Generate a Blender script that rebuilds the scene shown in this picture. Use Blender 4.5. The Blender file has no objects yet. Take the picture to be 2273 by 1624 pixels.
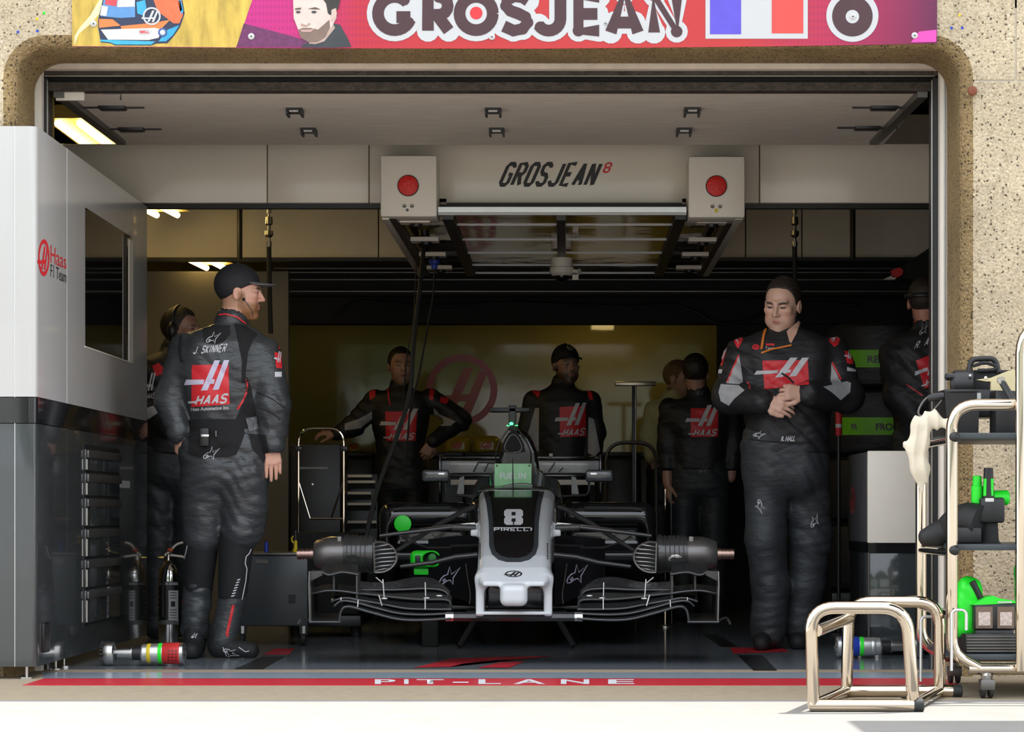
import bpy, bmesh, math, random
import numpy as np
from mathutils import Vector, Matrix
from mathutils.bvhtree import BVHTree
random.seed(7)
SC = bpy.context.scene
COL = SC.collection
# ---------------------------------------------------------------- camera, world, sun, exposure
F, XC, YH, H = 5800.0, 1260.0, 1140.0, 0.66      # focal length in px, principal point, eye height (m)
cam_d = bpy.data.cameras.new('camera'); cam = bpy.data.objects.new('camera', cam_d); COL.objects.link(cam)
cam.location = (0, 0, H); cam.rotation_euler = (math.pi/2, 0, 0)
cam_d.sensor_width = 36; cam_d.lens = F/2273*36
cam_d.shift_x = -(XC-1136.5)/2273; cam_d.shift_y = (YH-812)/2273
cam_d.clip_start = .1; cam_d.clip_end = 400
SC.camera = cam
SUN_DIR = Vector((-.33, -.235, -1)).normalized()
wd = bpy.data.worlds.new('sky'); SC.world = wd; wd.use_nodes = True
wn = wd.node_tree; bg = wn.nodes['Background']
sky = wn.nodes.new('ShaderNodeTexSky'); sky.sky_type = 'NISHITA'; sky.sun_disc = False
sky.sun_elevation = math.radians(68); sky.sun_rotation = math.radians(107); sky.air_density = 1.2; sky.dust_density = 4.0
hs = wn.nodes.new('ShaderNodeHueSaturation'); hs.inputs['Saturation'].default_value = .45      # hazy summer sky
wn.links.new(sky.outputs[0], hs.inputs['Color']); wn.links.new(hs.outputs[0], bg.inputs[0]); bg.inputs[1].default_value = .03
hz = wn.nodes.new('ShaderNodeBackground'); hz.inputs[0].default_value = (.86, .92, 1, 1); hz.inputs[1].default_value = 1.35     # even bright haze
ad = wn.nodes.new('ShaderNodeAddShader'); wn.links.new(bg.outputs[0], ad.inputs[0]); wn.links.new(hz.outputs[0], ad.inputs[1]); wn.links.new(ad.outputs[0], wn.nodes['World Output'].inputs[0])
sd = bpy.data.lights.new('sun', 'SUN'); sd.energy = 4.2; sd.angle = .009; sd.color = (1, .955, .88)
sun = bpy.data.objects.new('sun', sd); COL.objects.link(sun)
sun.rotation_euler = SUN_DIR.to_track_quat('-Z', 'Y').to_euler(); sun.location = (3, 4, 12)
vs = SC.view_settings; vs.view_transform = 'Standard'; vs.look = 'None'; vs.gamma = 1; vs.exposure = .84
vs.use_curve_mapping = False

# ---------------------------------------------------------------- helpers
def W(px, py, Y): return Vector(((px-XC)*Y/F, Y, H-(py-YH)*Y/F))
def gx(px, Y): return (px-XC)*Y/F
def gz(py, Y): return H-(py-YH)*Y/F
def gY(py): return H*F/(py-YH)                    # depth of a floor point seen at row py
def sc(Y): return Y/F                             # metres per px at depth Y

MATS = {}
def mat(name, col, rough=.5, metal=0.0, var=.08, scale=14, bump=0.0, bscale=90, spec=.5, emit=0, coat=0, alpha=1, trans=0, attr=None, stretch=None, ecol=None):
    if name in MATS: return MATS[name]
    m = bpy.data.materials.new(name); m.use_nodes = True; nt = m.node_tree; b = nt.nodes['Principled BSDF']
    tc = nt.nodes.new('ShaderNodeTexCoord'); src = tc.outputs['Object']
    if stretch:
        mp = nt.nodes.new('ShaderNodeMapping'); mp.inputs['Scale'].default_value = stretch
        nt.links.new(src, mp.inputs[0]); src = mp.outputs[0]
    n = nt.nodes.new('ShaderNodeTexNoise'); n.inputs['Scale'].default_value = scale; n.inputs['Detail'].default_value = 5
    nt.links.new(src, n.inputs['Vector'])
    mix = nt.nodes.new('ShaderNodeMix'); mix.data_type = 'RGBA'
    c = tuple(col[:3])
    mix.inputs[6].default_value = (*[max(0, x*(1-var*2)) for x in c], 1); mix.inputs[7].default_value = (*[min(1, x*(1+var*2)) for x in c], 1)
    nt.links.new(n.outputs[0], mix.inputs[0])
    out = mix.outputs[2]
    if attr:
        at = nt.nodes.new('ShaderNodeAttribute'); at.attribute_name = attr
        mu = nt.nodes.new('ShaderNodeMix'); mu.data_type = 'RGBA'; mu.blend_type = 'MULTIPLY'; mu.inputs[0].default_value = 1
        nt.links.new(out, mu.inputs[6]); nt.links.new(at.outputs['Color'], mu.inputs[7]); out = mu.outputs[2]
    nt.links.new(out, b.inputs['Base Color'])
    b.inputs['Roughness'].default_value = rough; b.inputs['Metallic'].default_value = metal
    b.inputs['Specular IOR Level'].default_value = spec; b.inputs['Coat Weight'].default_value = coat
    b.inputs['Alpha'].default_value = alpha; b.inputs['Transmission Weight'].default_value = trans
    if emit: b.inputs['Emission Color'].default_value = (*(ecol or c), 1); b.inputs['Emission Strength'].default_value = emit
    if bump:
        n2 = nt.nodes.new('ShaderNodeTexNoise'); n2.inputs['Scale'].default_value = bscale; n2.inputs['Detail'].default_value = 4
        nt.links.new(src, n2.inputs['Vector'])
        bp = nt.nodes.new('ShaderNodeBump'); bp.inputs['Strength'].default_value = bump; bp.inputs['Distance'].default_value = .01
        nt.links.new(n2.outputs[0], bp.inputs['Height']); nt.links.new(bp.outputs[0], b.inputs['Normal'])
    MATS[name] = m; return m

def pebble(name, base, dark, light, dens=.30, bump=.5):
    m = bpy.data.materials.new(name); m.use_nodes = True; nt = m.node_tree; b = nt.nodes['Principled BSDF']; L = nt.links.new
    tc = nt.nodes.new('ShaderNodeTexCoord')
    def ramp(stops):
        r = nt.nodes.new('ShaderNodeValToRGB'); e = r.color_ramp.elements
        for i, (p, c) in enumerate(stops):
            el = e[i] if i < 2 else e.new(p)
            el.position = p; el.color = (*c, 1)
        return r
    v = nt.nodes.new('ShaderNodeTexVoronoi'); v.inputs['Scale'].default_value = 84
    nd = nt.nodes.new('ShaderNodeTexNoise'); nd.inputs['Scale'].default_value = 40; L(tc.outputs['Object'], nd.inputs[0])
    va = nt.nodes.new('ShaderNodeVectorMath'); va.operation = 'MULTIPLY_ADD'; va.inputs[1].default_value = (.02, .02, .02); L(nd.outputs['Color'], va.inputs[0]); L(tc.outputs['Object'], va.inputs[2]); L(va.outputs[0], v.inputs[0])
    v2 = nt.nodes.new('ShaderNodeTexVoronoi'); v2.inputs['Scale'].default_value = 150; L(tc.outputs['Object'], v2.inputs[0])
    n = nt.nodes.new('ShaderNodeTexNoise'); n.inputs['Scale'].default_value = 3.5; n.inputs['Detail'].default_value = 8; L(tc.outputs['Object'], n.inputs[0])
    r0 = ramp([(.3, [x*.80 for x in base]), (.7, [x*1.15 for x in base])]); L(n.outputs[0], r0.inputs[0])
    # stone colour picked by cell
    sp = nt.nodes.new('ShaderNodeSeparateColor'); L(v.outputs['Color'], sp.inputs[0])
    rc = ramp([(0, dark), (.5, [x*1.9 for x in dark]), (.8, light)]); rc.color_ramp.interpolation = 'CONSTANT'; L(sp.outputs[1], rc.inputs[0])
    ms = nt.nodes.new('ShaderNodeMath'); ms.operation = 'LESS_THAN'; ms.inputs[1].default_value = dens; L(sp.outputs[0], ms.inputs[0])
    md = nt.nodes.new('ShaderNodeMath'); md.operation = 'LESS_THAN'; md.inputs[1].default_value = .40; L(v.outputs['Distance'], md.inputs[0])
    mm = nt.nodes.new('ShaderNodeMath'); mm.operation = 'MULTIPLY'; L(ms.outputs[0], mm.inputs[0]); L(md.outputs[0], mm.inputs[1])
    x = nt.nodes.new('ShaderNodeMix'); x.data_type = 'RGBA'; L(mm.outputs[0], x.inputs[0]); L(r0.outputs[0], x.inputs[6]); L(rc.outputs[0], x.inputs[7])
    sp2 = nt.nodes.new('ShaderNodeSeparateColor'); L(v2.outputs['Color'], sp2.inputs[0])
    r2 = ramp([(.1, (.72, .70, .66)), (.35, (1, 1, 1)), (.9, (1.0, 1.0, 1.0)), (.95, (1.25, 1.22, 1.15))]); L(sp2.outputs[0], r2.inputs[0])
    y = nt.nodes.new('ShaderNodeMix'); y.data_type = 'RGBA'; y.blend_type = 'MULTIPLY'; y.inputs[0].default_value = 1
    L(x.outputs[2], y.inputs[6]); L(r2.outputs[0], y.inputs[7]); L(y.outputs[2], b.inputs['Base Color'])
    bp = nt.nodes.new('ShaderNodeBump'); bp.inputs['Strength'].default_value = bump; bp.inputs['Distance'].default_value = .006
    L(v.outputs['Distance'], bp.inputs['Height']); L(bp.outputs[0], b.inputs['Normal'])
    b.inputs['Roughness'].default_value = .85; b.inputs['Specular IOR Level'].default_value = .25
    MATS[name] = m; return m

def tag(o, label=None, cat=None, group=None, kind=None):
    if label: o['label'] = label
    if cat: o['category'] = cat
    if group: o['group'] = group
    if kind: o['kind'] = kind
    return o
def empty(name, loc=(0, 0, 0), label=None, cat=None, group=None, kind=None):
    o = bpy.data.objects.new(name, None); COL.objects.link(o); o.location = loc; o.empty_display_size = .1
    return tag(o, label, cat, group, kind)
def wm(o): return o.matrix_basis if not o.parent else wm(o.parent) @ o.matrix_parent_inverse @ o.matrix_basis
def link(name, me, m, parent=None, smooth=None):
    o = bpy.data.objects.new(name, me); COL.objects.link(o)
    for x in (m if isinstance(m, (list, tuple)) else [m]):
        if x: me.materials.append(x)
    if smooth == True: me.shade_smooth()
    elif smooth: me.shade_smooth(); me.set_sharp_from_angle(angle=math.radians(smooth))
    if parent:
        o.parent = parent; o.matrix_parent_inverse = wm(parent).inverted()
    return o

class MB:
    """collects verts and faces in world space; build() links one mesh"""
    def __init__(s): s.v = []; s.f = []; s.mi = []; s.cur = 0
    def add(s, vs, fs):
        n = len(s.v); s.v += [tuple(x) for x in vs]; s.f += [tuple(n+i for i in q) for q in fs]; s.mi += [s.cur]*len(fs); return s
    def box(s, a, b, bev=0):
        lo = [min(p, q) for p, q in zip(a, b)]; hi = [max(p, q) for p, q in zip(a, b)]
        if bev:
            bm = bmesh.new(); bmesh.ops.create_cube(bm, size=1)
            for v in bm.verts: v.co = Vector([(lo[i]+hi[i])/2+v.co[i]*(hi[i]-lo[i]) for i in range(3)])
            bmesh.ops.bevel(bm, geom=bm.edges[:], offset=bev, segments=2, affect='EDGES', profile=.5)
            bm.verts.index_update(); s.add([v.co for v in bm.verts], [[v.index for v in f.verts] for f in bm.faces]); bm.free(); return s
        x0, y0, z0 = lo; x1, y1, z1 = hi
        return s.add([(x0,y0,z0),(x1,y0,z0),(x1,y1,z0),(x0,y1,z0),(x0,y0,z1),(x1,y0,z1),(x1,y1,z1),(x0,y1,z1)],
                     [(0,3,2,1),(4,5,6,7),(0,1,5,4),(1,2,6,5),(2,3,7,6),(3,0,4,7)])
    def obox(s, c, ax, ay, az):                       # oriented box: centre + three half axes
        c, ax, ay, az = map(Vector, (c, ax, ay, az)); vs = []
        for k in (-1, 1):
            for i, j in ((-1,-1),(1,-1),(1,1),(-1,1)): vs.append(c+ax*i+ay*j+az*k)
        return s.add(vs, [(0,3,2,1),(4,5,6,7),(0,1,5,4),(1,2,6,5),(2,3,7,6),(3,0,4,7)])
    def prism(s, pts, d):                             # polygon (3d points) extruded by vector d
        pts = [Vector(p) for p in pts]; d = Vector(d); n = len(pts)
        nrm = sum((pts[i].cross(pts[(i+1) % n]) for i in range(n)), Vector())
        if nrm.dot(d) > 0: pts.reverse()
        s.add(pts+[p+d for p in pts], [tuple(range(n)), tuple(range(2*n-1, n-1, -1))]+[(i, i+n, (i+1) % n+n, (i+1) % n) for i in range(n)]); return s
    def ppx(s, pts, Y, t): return s.prism([W(x, y, Y) for x, y in pts], (0, t, 0))   # outline at depth Y, real thickness t
    def tube(s, pts, r, n=10, closed=False, caps=True):
        pts = [Vector(p) for p in pts]; m = len(pts); rr = r if isinstance(r, (list, tuple)) else [r]*m
        tans = []
        for i in range(m):
            a = pts[(i-1) % m] if closed or i > 0 else pts[i]; b = pts[(i+1) % m] if closed or i < m-1 else pts[i]
            t = (b-a); tans.append(t.normalized() if t.length > 1e-9 else Vector((0, 0, 1)))
        u = tans[0].orthogonal().normalized(); vs = []
        for i in range(m):
            u = (u-tans[i]*u.dot(tans[i])); u = u.normalized() if u.length > 1e-6 else tans[i].orthogonal().normalized(); w = tans[i].cross(u)
            for k in range(n):
                a = 2*math.pi*k/n; vs.append(pts[i]+(u*math.cos(a)+w*math.sin(a))*rr[i])
        fs = []
        for i in range(m if closed else m-1):
            j = (i+1) % m
            for k in range(n): fs.append((i*n+k, i*n+(k+1) % n, j*n+(k+1) % n, j*n+k))
        if caps and not closed: fs += [tuple(range(n-1, -1, -1)), tuple((m-1)*n+k for k in range(n))]
        return s.add(vs, fs)
    def lathe(s, c, axis, prof, n=20):                # prof: list of (t along axis, radius)
        c = Vector(c); axis = Vector(axis).normalized()
        return s.tube([c+axis*t for t, r in prof], [max(r, 1e-4) for t, r in prof], n)
    def loft(s, rings, closed=True, caps=True):
        n = len(rings[0]); vs = [p for r in rings for p in r]; fs = []
        for i in range(len(rings)-1):
            for k in range(n if closed else n-1): fs.append((i*n+k, i*n+(k+1) % n, (i+1)*n+(k+1) % n, (i+1)*n+k))
        if caps and closed: fs += [tuple(range(n-1, -1, -1)), tuple((len(rings)-1)*n+k for k in range(n))]
        return s.add(vs, fs)
    def sheet(s, A, B, t):                            # strip between polylines A and B, thickness t along its normal
        A = [Vector(a) for a in A]; B = [Vector(b) for b in B]; n = len(A); top = []; bot = []
        for row in (A, B):
            for i in range(n):
                d = (A[min(i+1, n-1)]-A[max(i-1, 0)]); q = B[i]-A[i]; nn = d.cross(q)
                nn = nn.normalized()*t/2 if nn.length > 1e-9 else Vector((0, 0, t/2))
                top.append(row[i]+nn); bot.append(row[i]-nn)
        fs = []
        for i in range(n-1):
            fs.append((i, i+1, n+i+1, n+i)); o = 2*n; fs.append((o+i, o+n+i, o+n+i+1, o+i+1))
            fs.append((i, o+i, o+i+1, i+1)); fs.append((n+i, n+i+1, o+n+i+1, o+n+i))
        o = 2*n; fs.append((0, n, o+n, o)); fs.append((n-1, o+n-1, o+2*n-1, 2*n-1))
        return s.add(top+bot, fs)
    def sphere(s, c, r, n=14, m=9):
        c = Vector(c); r = r if isinstance(r, (tuple, list)) else (r, r, r); rings = []
        for i in range(1, m):
            a = math.pi*i/m; rings.append([c+Vector((r[0]*math.sin(a)*math.cos(2*math.pi*k/n), r[1]*math.sin(a)*math.sin(2*math.pi*k/n), -r[2]*math.cos(a))) for k in range(n)])
        return s.loft(rings)
    def build(s, name, m, parent=None, smooth=30):
        me = bpy.data.meshes.new(name); me.from_pydata([tuple(v) for v in s.v], [], s.f); me.validate()
        if isinstance(m, (list, tuple)) and len(me.polygons) == len(s.mi):
            me.polygons.foreach_set('material_index', s.mi)
        bm = bmesh.new(); bm.from_mesh(me); bmesh.ops.recalc_face_normals(bm, faces=bm.faces[:]); bm.to_mesh(me); bm.free()
        return link(name, me, m, parent, smooth)
def box(name, a, b, m, parent=None, bev=0): return MB().box(a, b, bev).build(name, m, parent)
def pbox(name, x0, y0, x1, y1, Y, d, m, parent=None, bev=0):   # box by its seen front rectangle at depth Y and a real depth d
    return box(name, (gx(x0, Y), Y, gz(y1, Y)), (gx(x1, Y), Y+d, gz(y0, Y)), m, parent, bev)
def tube(name, pts, r, m, parent=None, n=10, closed=False): return MB().tube(pts, r, n, closed).build(name, m, parent, 40)
def lathe(name, c, axis, prof, m, parent=None, n=20): return MB().lathe(c, axis, prof, n).build(name, m, parent, 35)
def smoothpath(pts, k=6, closed=False):
    pts = [Vector(p) for p in pts]; n = len(pts); out = []
    for i in range(n if closed else n-1):
        g = (lambda j: pts[j % n]) if closed else (lambda j: pts[max(0, min(n-1, j))])
        a, b, c, d = g(i-1), g(i), g(i+1), g(i+2)
        for q in range(k):
            t = q/k; out.append(.5*((2*b)+(c-a)*t+(2*a-5*b+4*c-d)*t*t+(3*b-a-3*c+d)*t**3))
    if not closed: out.append(pts[-1])
    return out
def rounded(pts, r, k=5, closed=False):               # polyline with its corners rounded to radius r
    pts = [Vector(p) for p in pts]; out = []; n = len(pts)
    for i, p in enumerate(pts):
        if not closed and i in (0, n-1): out.append(p); continue
        a = pts[i-1]; b = pts[(i+1) % n]; da = (a-p); db = (b-p); rr = min(r, da.length*.49, db.length*.49)
        s0 = p+da.normalized()*rr; s1 = p+db.normalized()*rr
        for q in range(k+1):
            t = q/k; out.append(s0*(1-t)**2+p*2*t*(1-t)+s1*t*t)
    return out
def dup(root, offset, label=None, group=None):        # a copy of a thing with copies of its parts and sub-parts
    def cp(o, par):
        c = o.copy(); COL.objects.link(c); c.parent = par
        for ch in [x for x in KIDS.get(o.name, [])]: cp(ch, c)
        return c
    KIDS = {}
    for x in COL.objects:
        if x.parent: KIDS.setdefault(x.parent.name, []).append(x)
    r = cp(root, None); r.location = Vector(root.location)+Vector(offset)
    if label: r['label'] = label
    if group: r['group'] = group
    return r

# ---- flat print laid on real surfaces: outlines are cast onto the object that carries them
def bvh(*objs):
    vs = []; fs = []
    for o in objs:
        mw = wm(o); n = len(vs)
        vs += [mw @ v.co for v in o.data.vertices]; fs += [[n+i for i in p.vertices] for p in o.data.polygons]
    return BVHTree.FromPolygons(vs, fs)
EYE = Vector((0, 0, H))
def printed(name, bm, tree, m, parent, off=.002, maxlen=0, jump=.12):
    """bm: 2d outline mesh in px (x, y); each vertex is laid on the surface 'tree'"""
    bmesh.ops.triangulate(bm, faces=bm.faces[:])
    for _ in range(5):
        if not maxlen: break
        es = [e for e in bm.edges if (e.verts[0].co-e.verts[1].co).length > maxlen]
        if not es: break
        bmesh.ops.subdivide_edges(bm, edges=es, cuts=1); bmesh.ops.triangulate(bm, faces=[f for f in bm.faces if len(f.verts) > 3])
    kill = []; deep = {}
    for v in bm.verts:
        d = Vector(((v.co.x-XC)/F, 1, -(v.co.y-YH)/F)).normalized()
        hit, nrm, idx, dist = tree.ray_cast(EYE, d)
        if hit is None: kill.append(v); continue
        if nrm.dot(d) > 0: nrm = -nrm
        v.co = hit+(nrm-d).normalized()*(off+v.co.z); deep[v] = dist
    bad = [] if not maxlen else [f for f in bm.faces if all(v in deep for v in f.verts) and max(deep[v] for v in f.verts)-min(deep[v] for v in f.verts) > jump]
    if bad: bmesh.ops.delete(bm, geom=bad, context='FACES_ONLY')
    if kill: bmesh.ops.delete(bm, geom=kill, context='VERTS')
    loose = [v for v in bm.verts if not v.link_faces]
    if loose: bmesh.ops.delete(bm, geom=loose, context='VERTS')
    if not bm.faces: bm.free(); print('EMPTY PRINT', name); return None
    me = bpy.data.meshes.new(name); bm.to_mesh(me); bm.free()
    return link(name, me, m, parent, True)
def polys2bm(polys):
    bm = bmesh.new()
    for i, p in enumerate(polys):
        vs = [bm.verts.new((x, y, min(i, 80)*1.5e-5)) for x, y in p]      # overlapping pieces are laid one upon another
        try: bm.faces.new(vs)
        except ValueError: pass
    return bm
def decal(name, polys, tree, m, parent, maxlen=6, off=.002): return printed(name, polys2bm(polys), tree, m, parent, off, maxlen)
def stroke(path, w, closed=False):                     # list of quads along a 2d path
    n = len(path); q = []; L = []; R = []
    for i in range(n):
        a = path[(i-1) % n] if closed or i else path[i]; b = path[(i+1) % n] if closed or i < n-1 else path[i]
        dx, dy = b[0]-a[0], b[1]-a[1]; l = math.hypot(dx, dy) or 1; nx, ny = -dy/l*w/2, dx/l*w/2
        L.append((path[i][0]+nx, path[i][1]+ny)); R.append((path[i][0]-nx, path[i][1]-ny))
    for i in range(n if closed else n-1):
        j = (i+1) % n; q.append([L[i], L[j], R[j], R[i]])
    return q
def circle(cx, cy, r, n=28, ry=None): return [(cx+r*math.cos(2*math.pi*i/n), cy+(ry or r)*math.sin(2*math.pi*i/n)) for i in range(n)]
def quadmap(quad):
    tl, tr, br, bl = quad
    return lambda u, v: tuple(tl[i]*(1-u)*(1-v)+tr[i]*u*(1-v)+br[i]*u*v+bl[i]*(1-u)*v for i in (0, 1))   # v down
def text2bm(s, quad, bold=0, shear=0, spacing=1.0):
    cu = bpy.data.curves.new('t', 'FONT'); cu.body = s; cu.offset = bold; cu.shear = shear; cu.space_character = spacing; cu.resolution_u = 4
    ob = bpy.data.objects.new('t', cu); me = bpy.data.meshes.new_from_object(ob)
    bm = bmesh.new(); bm.from_mesh(me); bpy.data.objects.remove(ob); bpy.data.curves.remove(cu); bpy.data.meshes.remove(me)
    xs = [v.co.x for v in bm.verts]; ys = [v.co.y for v in bm.verts]; x0, x1, y0, y1 = min(xs), max(xs), min(ys), max(ys); q = quadmap(quad)
    for v in bm.verts: v.co = (*q((v.co.x-x0)/(x1-x0), 1-(v.co.y-y0)/(y1-y0)), 0)
    return bm
def rect(x0, y0, x1, y1): return [(x0, y0), (x1, y0), (x1, y1), (x0, y1)]
def write(name, s, quad, tree, m, parent, bold=0, shear=0, maxlen=8, off=.002, spacing=1.0):
    return printed(name, text2bm(s, quad, bold, shear, spacing), tree, m, parent, off, maxlen)
# ---------------------------------------------------------------- materials
M = {}
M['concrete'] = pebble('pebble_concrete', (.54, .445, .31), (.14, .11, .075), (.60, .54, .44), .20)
M['concrete_brown'] = pebble('brown_pebble_concrete', (.30, .21, .10), (.07, .05, .03), (.36, .29, .18), .4, 1.0)  # browner and darker than the facade blocks, for the edge of the opening
M['joint'] = mat('mortar_joint', (.60, .54, .44), .9)
M['apron'] = mat('sunlit_concrete_slab', (.262, .25, .232), .85, var=.06, scale=6, bump=.15, bscale=160)
M['epoxy'] = mat('grey_epoxy_floor', (.20, .225, .25), .13, var=.10, scale=3, spec=.6)
M['white'] = mat('white_gloss_panel', (.51, .50, .48), .16, var=.015, scale=2, coat=.3)
M['whitesatin'] = mat('white_satin_paint', (.84, .77, .66), .35, var=.02)
M['blackgloss'] = mat('black_gloss_panel', (.012, .012, .013), .08, var=.1, coat=.4)
M['greygloss'] = mat('dark_grey_gloss_panel', (.046, .052, .053), .10, var=.05, scale=2, coat=.5)
M['blk'] = mat('black_plastic', (.016, .016, .017), .4, var=.15)
M['blkmatt'] = mat('matt_black_paint', (.010, .010, .010), .75, var=.15)
M['rubber'] = mat('black_rubber', (.015, .015, .015), .65, bump=.1)
M['chrome'] = mat('polished_steel_tube', (.64, .55, .44), .07, 1.0, var=.03)
M['steel'] = mat('brushed_steel', (.55, .54, .52), .28, 1.0, var=.06)
M['alu'] = mat('aluminium_extrusion', (.72, .72, .72), .35, .9, var=.04)
M['darksteel'] = mat('dark_steel', (.16, .15, .14), .4, .8, var=.1)
M['rusty'] = mat('rusty_black_steel', (.055, .042, .032), .55, .3, var=.45, scale=30, bump=.5, bscale=60)
M['bareboard'] = mat('weathered_door_panel', (.78, .66, .55), .55, .0, var=.22, scale=9, stretch=(.6, 14, 1), bump=.1)
M['red'] = mat('red_print', (.72, .025, .035), .45, var=.04)
M['redpaint'] = mat('red_floor_paint', (.58, .03, .045), .3, var=.12, scale=25)
M['whitepaint'] = mat('white_floor_paint', (.75, .75, .75), .4)
M['blackpaint'] = mat('black_floor_paint', (.02, .02, .022), .25)
M['greybluepaint'] = mat('pale_blue_grey_floor_paint', (.30, .36, .42), .2)
M['blackprint'] = mat('black_print', (.018, .017, .017), .4)
M['whiteprint'] = mat('white_print', (.64, .64, .67), .5, var=.02)
M['lilacprint'] = mat('pale_lilac_print', (.66, .62, .80), .5, var=.02)
M['greyprint'] = mat('grey_print', (.12, .125, .13), .35)
M['carbon'] = mat('carbon_fibre', (.030, .030, .031), .27, var=.3, scale=160, coat=.25)
M['carbonmatt'] = mat('matt_carbon_fibre', (.042, .041, .039), .38, var=.3, scale=160)
M['carblack'] = mat('black_car_paint', (.012, .012, .013), .14, coat=.6)
M['cargrey'] = mat('dark_grey_car_paint', (.055, .062, .068), .2, coat=.5)
M['carwhite'] = mat('pale_grey_car_paint', (.58, .60, .62), .2, var=.015, coat=.4)
M['neon'] = mat('fluorescent_green_plastic', (.02, .85, .03), .4, var=.03)
M['lime'] = mat('lime_green_label', (.16, .50, .01), .5, var=.05)
M['wallyellow'] = mat('glossy_cream_back_wall', (.42, .34, .09), .07, var=.05, scale=2.2, coat=.2, bump=.05, bscale=5)
M['walldim'] = mat('grey_beige_wall_panel', (.24, .215, .18), .3, var=.05, scale=3)
M['tubelight'] = mat('warm_fluorescent_tube', (1, .80, .33), .4, emit=4.5, ecol=(1, .76, .30), var=0)
M['lamphousing'] = mat('yellowish_lamp_reflector', (.75, .60, .18), .4)
M['lens'] = mat('red_ribbed_lens', (.75, .02, .015), .18, bump=.5, bscale=120)
M['mirror'] = mat('rippled_mirror_foil', (.26, .22, .20), .06, 1.0, var=.04, bump=.35, bscale=3.2)
M['glassdark'] = mat('dark_tinted_glass', (.006, .006, .006), .04, coat=.3)
M['yellow'] = mat('yellow_plastic', (.75, .55, .02), .4)
M['blue'] = mat('blue_plastic', (.02, .06, .45), .4)
M['orange'] = mat('orange_lanyard', (.80, .22, .02), .6)

# ---------------------------------------------------------------- the setting
YF, YD = 10.60, 10.98                    # facade plane, door frame plane
OL, OR_, OT, OB = -2.240, 1.595, 2.552, 0.0
RC, RB = .125, .05                       # corner radius, rounded arris
def opening(off, n=8):
    r = RC+off; pts = [(OL-off, 0)]
    for i in range(n+1):
        a = math.pi-math.pi/2*i/n; pts.append((OL+RC+math.cos(a)*r, OT-RC+math.sin(a)*r))
    for i in range(n+1):
        a = math.pi/2-math.pi/2*i/n; pts.append((OR_-RC+math.cos(a)*r, OT-RC+math.sin(a)*r))
    return pts+[(OR_+off, 0)]
mb = MB(); rings = []
for i in range(6):
    a = math.pi/2*i/5; rings.append([(x, YF+RB*(1-math.cos(a)), z) for x, z in opening(RB*(1-math.sin(a)))])
rings.append([(x, YD, z) for x, z in opening(0)]); rings.append([(x, YD+.01, z) for x, z in opening(.5)])
mb.loft(rings, closed=False, caps=False)
wf = mb.build('wall_front', M['concrete_brown'], None, 50); tag(wf, 'rounded pebble concrete edge around the garage opening', None, None, 'structure')
ZJ = gz(179, YF); XJ = gx(2255, YF); TOP = 6.0; J = .004; op = opening(RB)
zt = [p for p in op if p[1] > ZJ]
lint = [(-6, ZJ+J)]+[(op[1][0], ZJ+J)]+zt+[(op[-2][0], ZJ+J), (XJ-J, ZJ+J), (XJ-J, TOP), (-6, TOP)]
def block(pts, nm='concrete_block'):
    return MB().prism([(x, YF, z) for x, z in pts], (0, .30, 0)).build(nm, M['concrete'], wf)
block(lint)
block([(-6, 0), (OL-RB, 0), (OL-RB, ZJ-J), (-6, ZJ-J)])
block([(OR_+RB, 0), (6, 0), (6, ZJ-J), (OR_+RB, ZJ-J)])
block([(XJ+J, ZJ+J), (6, ZJ+J), (6, TOP), (XJ+J, TOP)])
box('mortar_joint', (-6, YF+.005, 0), (OL-RB-.005, YF+.29, TOP-.01), M['joint'], wf)
box('mortar_joint', (OR_+RB+.005, YF+.005, 0), (6, YF+.29, TOP-.01), M['joint'], wf)
box('mortar_joint', (-2.4, YF+.005, OT+.16), (2.2, YF+.29, TOP-.01), M['joint'], wf)
# ground
g = box('ground', (-40, -40, -.30), (40, 9.27, 0), M['apron']); tag(g, 'pale concrete pit lane apron in the sun', None, None, 'structure')
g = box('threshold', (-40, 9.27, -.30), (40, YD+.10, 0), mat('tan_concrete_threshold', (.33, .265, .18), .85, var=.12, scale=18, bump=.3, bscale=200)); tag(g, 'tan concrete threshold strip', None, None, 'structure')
fl = box('floor', (-6, YD+.10, -.30), (6, 18.8, 0), M['epoxy']); tag(fl, 'glossy grey epoxy garage floor', None, None, 'structure')
tg = bvh(fl, g)
YR0, YR1 = gY(1521), gY(1506)
st = box('threshold_stripe', (gx(50, YR0), YR0, 0), (gx(2130, YR0), YR1, .002), M['redpaint']); tag(st, 'red painted stripe along the garage threshold', None, None, 'structure')
ts = bvh(st)
for ch, x0, x1 in (('P', 832, 878), ('I', 897, 907), ('T', 925, 985), ('-', 1005, 1040), ('L', 1062, 1112), ('A', 1140, 1210), ('N', 1245, 1308), ('E', 1350, 1408)):
    y0, y1 = (1513, 1515.5) if ch == '-' else (1507.5, 1518)
    write('letter', ch, rect(x0, y0, x1, y1), ts, M['whiteprint'], st, bold=.02, maxlen=0, off=.0015)
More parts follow.
